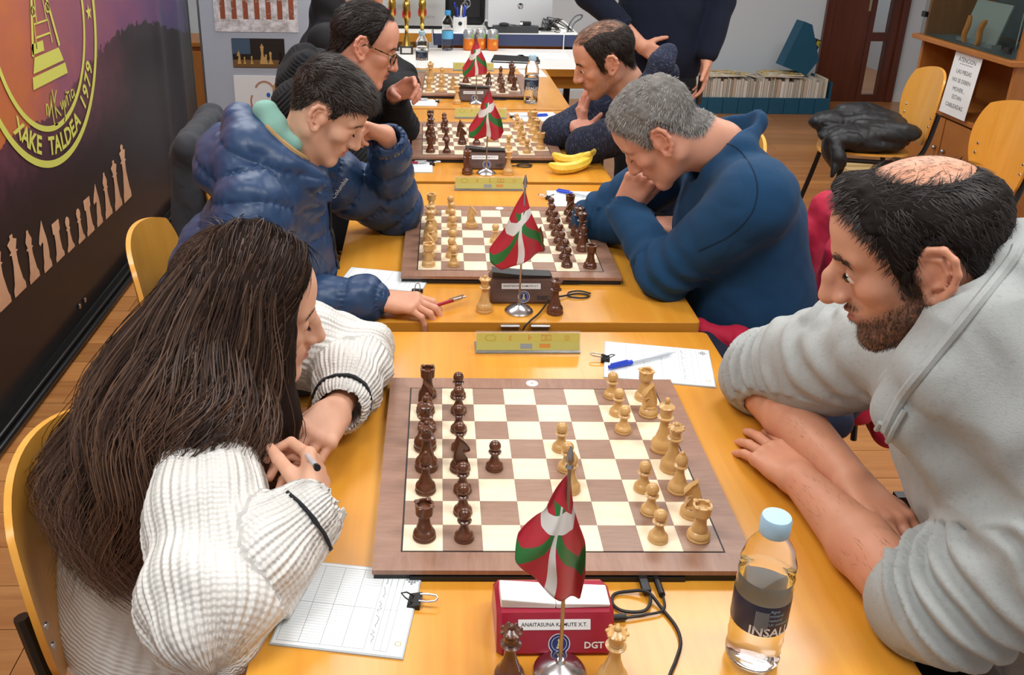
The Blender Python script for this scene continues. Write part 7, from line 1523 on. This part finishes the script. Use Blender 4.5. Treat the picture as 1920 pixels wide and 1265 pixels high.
# ---- man in the black hooded jacket, far left
KP = (-.82, 2.90, 0)
kh = Head((-.435, 2.87, 1.275), 5, 22, 0, 1.0, 'd6a085', neckbase=(-.52, 2.88, 1.08), neckr=.058, hair='241d1a', h=.0036, eyes=0, blush=.7)
kman = make_person('man in a black hooded jacket farthest left at the farthest board', KP, [head_part(kh), hand_mesh([dict(W=(-.27, 2.90, .80), d=(.02, .13, .0), n=(0, 0, -1), side='R', curls=[(20, 40, 20)]*4)], [((-.30, 2.82, .80), (-.27, 2.90, .80), .032, .027)], .0035, 'd49e86', .7)], [[(-.52, 2.88, 1.06), (-.60, 2.68, 1.0), (-.36, 2.70, .80), (-.30, 2.82, .80)]])
garment('jacket', [('e', (-.72, 2.9, .55), (.17, .21, .18), None, .05), ('e', (-.67, 2.9, .76), (.155, .20, .18), None, .06), ('e', (-.61, 2.89, .93), (.14, .20, .14), None, .06), ('c', (-.60, 2.74, 1.0), (-.58, 3.04, 1.0), .085, .085, .05), ('c', (-.60, 2.68, 1.0), (-.36, 2.70, .80), .085, .066, .03), ('c', (-.36, 2.70, .80), (-.27, 2.88, .80), .064, .052, .03), ('c', (-.58, 3.08, 1.0), (-.30, 3.05, .80), .085, .064, .03), ('c', (-.30, 3.05, .80), (-.33, 2.93, .80), .06, .05, .03),
   ('c', (-.54, 2.77, 1.10), (-.61, 2.80, 1.15), .05, .055, .03), ('c', (-.61, 2.80, 1.15), (-.62, 2.97, 1.15), .055, .055, .03), ('c', (-.62, 2.97, 1.15), (-.54, 3.0, 1.10), .055, .05, .03), ('e', (-.62, 2.89, 1.07), (.08, .15, .11), None, .03)], [((-.82, 2.9, .5), (-.60, 2.89, 1.06), .2, 0, 0)], m_bjk, kman, .008, lambda V, b, i: .008*fnoise(V, 18, 3, 2), 2, [('c', (-.52, 2.88, 1.0), (-.45, 2.87, 1.18), .07, .085, .012)])
sit_legs(kman, [(-.80, 2.80, .50), (-.80, 3.0, .50)], [(-.38, 2.77, .54), (-.38, 3.03, .54)], [(-.40, 2.77, 0), (-.40, 3.03, 0)], m_blk, (1, 0, 0))
add_hair(kman, [shell_part(kh, .010, '241d1a', .4)], 'hair', m_hairshell)

# ---- standing man in navy
SP = (.86, 3.0, 0)
sh = Head((.86, 2.95, 1.66), 190, 10, 0, 1.0, 'd6a085', neckbase=(.88, 2.98, 1.48), neckr=.058, hair='2a221d', h=.0040, eyes=0)
m_navyk = fabric('navy_knit', '161d2e', .95, .4, 260, .1, .25)
e1, w1 = (.515, 2.90, 1.19), (.745, 2.80, .985)
sm_ = make_person('person standing behind the balding man in a navy sweater, hand on hip', SP, [head_part(sh), hand_mesh([dict(W=w1, d=(.10, -.0, -.05), n=(.2, .9, -.2), side='R', curls=[(30, 40, 20)]*4)], [(lerp(e1, w1, .3), w1, .042, .029)], .0035, 'd49c80', .4), hand_mesh([dict(W=(1.055, 2.86, .92), d=(-.012, -.02, -.13), n=(-.9, 0, 0), side='L', curls=[(12, 20, 12)]*4)], [((1.075, 2.88, 1.02), (1.055, 2.86, .92), .032, .028)], .0035, 'd49c80', .5)], [[(.88, 2.98, 1.47), (.67, 3.0, 1.41), e1, lerp(e1, w1, .3)], [(.88, 2.98, 1.47), (1.07, 3.0, 1.41), (1.12, 2.96, 1.16), (1.075, 2.88, 1.02)]])
garment('sweater', [('e', (.87, 3.0, .92), (.205, .145, .20), None, .05), ('e', (.87, 3.0, 1.12), (.20, .14, .22), None, .06), ('e', (.87, 3.0, 1.33), (.205, .135, .16), None, .06), ('c', (.68, 3.0, 1.42), (1.06, 3.0, 1.42), .07, .07, .05), ('c', (.67, 3.0, 1.41), e1, .075, .060, .03), ('c', e1, lerp(e1, w1, .60), .060, .055, .02), ('c', (1.07, 3.0, 1.41), (1.12, 2.96, 1.16), .075, .06, .03), ('c', (1.12, 2.96, 1.16), (1.06, 2.865, .95), .058, .046, .03)], [((.87, 3.0, .8), (.87, 3.0, 1.4), .2, 0, 0)], m_navyk, sm_, .008, lambda V, b, i: .006*fnoise(V, 18, 3, 2), 2, [('c', (.88, 2.98, 1.45), (.86, 2.95, 1.66), .065, .075, .012), ('c', lerp(e1, w1, .5), lerp(e1, w1, .8), .046, .042, .005)])
garment('trousers', [('e', (.87, 3.0, .80), (.185, .13, .13), None, .05), ('c', (.78, 3.0, .76), (.78, 3.0, .45), .095, .07, .02), ('c', (.78, 3.0, .45), (.78, 3.02, .10), .07, .055, .02), ('c', (.96, 3.0, .76), (.97, 3.0, .45), .095, .07, .02), ('c', (.97, 3.0, .45), (.98, 3.02, .10), .07, .055, .02)], None, m_blk, sm_, .011)
shoes(sm_, [(.78, 3.0, 0), (.98, 3.0, 0)], (0, -1, 0), m_shoe); add_hair(sm_, [shell_part(sh, .010, '241d1a', .4)], 'hair', m_hairshell)
ph_ = thing('phone', 'dark phone held down in the standing person\'s hand', 'phone', (1.035, 2.845, .79), R(60)); MB().box(-.036, .036, -.005, .005, -.07, .07).obj('case', m_blackp, ph_, bevel=.004); MB().box(-.032, .032, -.0056, -.0051, -.064, .064).obj('screen', plain('screen_black', '0b0c0e', .1), ph_)
# ------------------------------------------------------------------ coats and jackets on chairs
def coat(name, label, prims, mat, disp, h=.006, cat='coat', bones=None, holes=()):
    lo = np.array([min(p[1][0] for p in prims), min(p[1][1] for p in prims), 0]); o = thing(name, label, cat, tuple(prims[0][1])); garment('cloth', prims, bones, mat, o, h, disp, 2, holes); return o
m_puffb = fabric('black_puffer_nylon', '131518', .5, .25, 50, .15, .1)
def pdisp(V, b, i):
    t_ = V[:, 0]*.35+V[:, 1]*.9+.05*fnoise(V, 9, 3, 2); q = np.abs(np.sin(np.pi*t_/.10)); return .011*(np.power(q, .5)-.6)+.006*fnoise(V, 22, 5, 3)+.005*np.abs(fnoise(V, 45, 7, 2))
pc = coat('puffer_coat', 'black puffer coat heaped on the plywood chair by the cabinet', [('e', (1.97, 3.16, .505), (.21, .21, .055), None, .03), ('e', (2.04, 3.22, .565), (.15, .17, .055), None, .02), ('e', (1.90, 3.05, .53), (.17, .09, .05), [[.96, .28, 0], [-.28, .96, 0], [0, 0, 1]], .02), ('e', (2.05, 3.03, .555), (.13, .08, .05), None, .02), ('e', (1.86, 3.28, .55), (.12, .09, .05), None, .02), ('e', (2.0, 3.31, .60), (.11, .06, .04), None, .02), ('e', (1.775, 3.02, .455), (.035, .10, .075), [[.94, 0, .34], [0, 1, 0], [-.34, 0, .94]], .03), ('c', (1.77, 2.95, .44), (1.74, 2.92, .37), .03, .008, .03)], m_puffb, pdisp)
MB().tube(bez([(-.16, -.06, .05), (-.06, -.10, .07), (.08, -.08, .10)], 10), .005, 6).obj('zip', m_blackp, pc)
m_redc = fabric('crimson_cloth', 'b8203f', .7, .2, 220, .1, .3); m_navc = fabric('navy_cloth', '1c2436', .7, .2, 220, .1, .3)
wr = lambda V, b, i: .012*fnoise(V*A([1, 1, .3]), 36, 5, 2)+.004*np.abs(fnoise(V, 50, 7, 2))
rj = coat('red_jacket', 'crimson jacket hung over the chair behind the grey-haired man', [('e', (.85, .80, .66), (.075, .225, .23), None, .03), ('c', (.81, .63, .80), (.80, .60, .50), .035, .045, .04), ('c', (.80, .80, .80), (.79, .80, .50), .035, .045, .04), ('c', (.81, .97, .80), (.80, 1.0, .50), .035, .045, .04), ('c', (.85, .62, .86), (.85, .98, .86), .050, .050, .03), ('c', (.90, .66, .80), (.92, .62, .45), .045, .06, .05), ('c', (.90, .80, .80), (.93, .80, .42), .05, .06, .05), ('c', (.90, .95, .80), (.92, .97, .45), .045, .06, .05)], m_redc, wr, cat='jacket')
MB().tube(bez([(.05, -.02, -.02), (.075, .02, -.20), (.085, .0, -.38)], 12), .008, 6).obj('black_piping', m_black, rj, smooth=True)
r2 = coat('red_jacket', 'crimson jacket hung over the hoodie man\'s chair back', [('e', (.93, -.25, .62), (.065, .24, .24), None, .03), ('c', (.93, -.45, .82), (.90, -.05, .82), .035, .035, .03), ('c', (.93, -.42, .78), (.95, -.44, .40), .045, .06, .05), ('c', (.92, -.25, .78), (.95, -.25, .40), .05, .06, .05), ('c', (.91, -.08, .78), (.92, -.02, .36), .045, .07, .05), ('c', (.88, -.02, .75), (.70, .06, .50), .05, .06, .05)], m_redc, wr, cat='jacket')
MB().box(-.2, -.17, .48, .50, -.30, -.10).obj('strap', m_black, r2)
nj = coat('navy_jacket', 'navy jacket with red lining on the grey-haired man\'s lap', [('c', (.44, .60, .66), (.62, .56, .60), .05, .07, .04), ('c', (.46, .50, .62), (.66, .46, .56), .05, .07, .05), ('c', (.60, .50, .58), (.74, .58, .54), .07, .07, .05), ('c', (.44, .62, .60), (.48, .52, .46), .05, .05, .05)], m_navc, wr, cat='jacket')
garment('red_lining', [('c', (.425, .605, .70), (.50, .565, .685), .018, .028, .02), ('c', (.425, .605, .70), (.435, .60, .64), .018, .014, .02)], None, m_redc, nj, .005, wr)
m_gryj = fabric('dark_grey_cloth', '3a3d42', .85, .25, 200, .1, .3)
gj = coat('grey_jacket', 'dark grey jacket hanging on the chair behind the bespectacled man', [('e', (-.945, 1.80, .60), (.05, .23, .27), None, .05), ('c', (-.945, 1.60, .85), (-.945, 2.0, .85), .035, .035, .03), ('c', (-.955, 1.63, .80), (-.97, 1.60, .35), .05, .06, .05), ('c', (-.96, 1.80, .80), (-.98, 1.80, .33), .05, .065, .05), ('c', (-.955, 1.97, .80), (-.97, 2.0, .36), .05, .06, .05)], m_gryj, wr, cat='jacket')
MB().tube(bez([(-.03, .0, .0), (-.045, .10, -.15), (-.05, .12, -.35)], 12), .007, 6).obj('seam', m_black, gj, smooth=True)
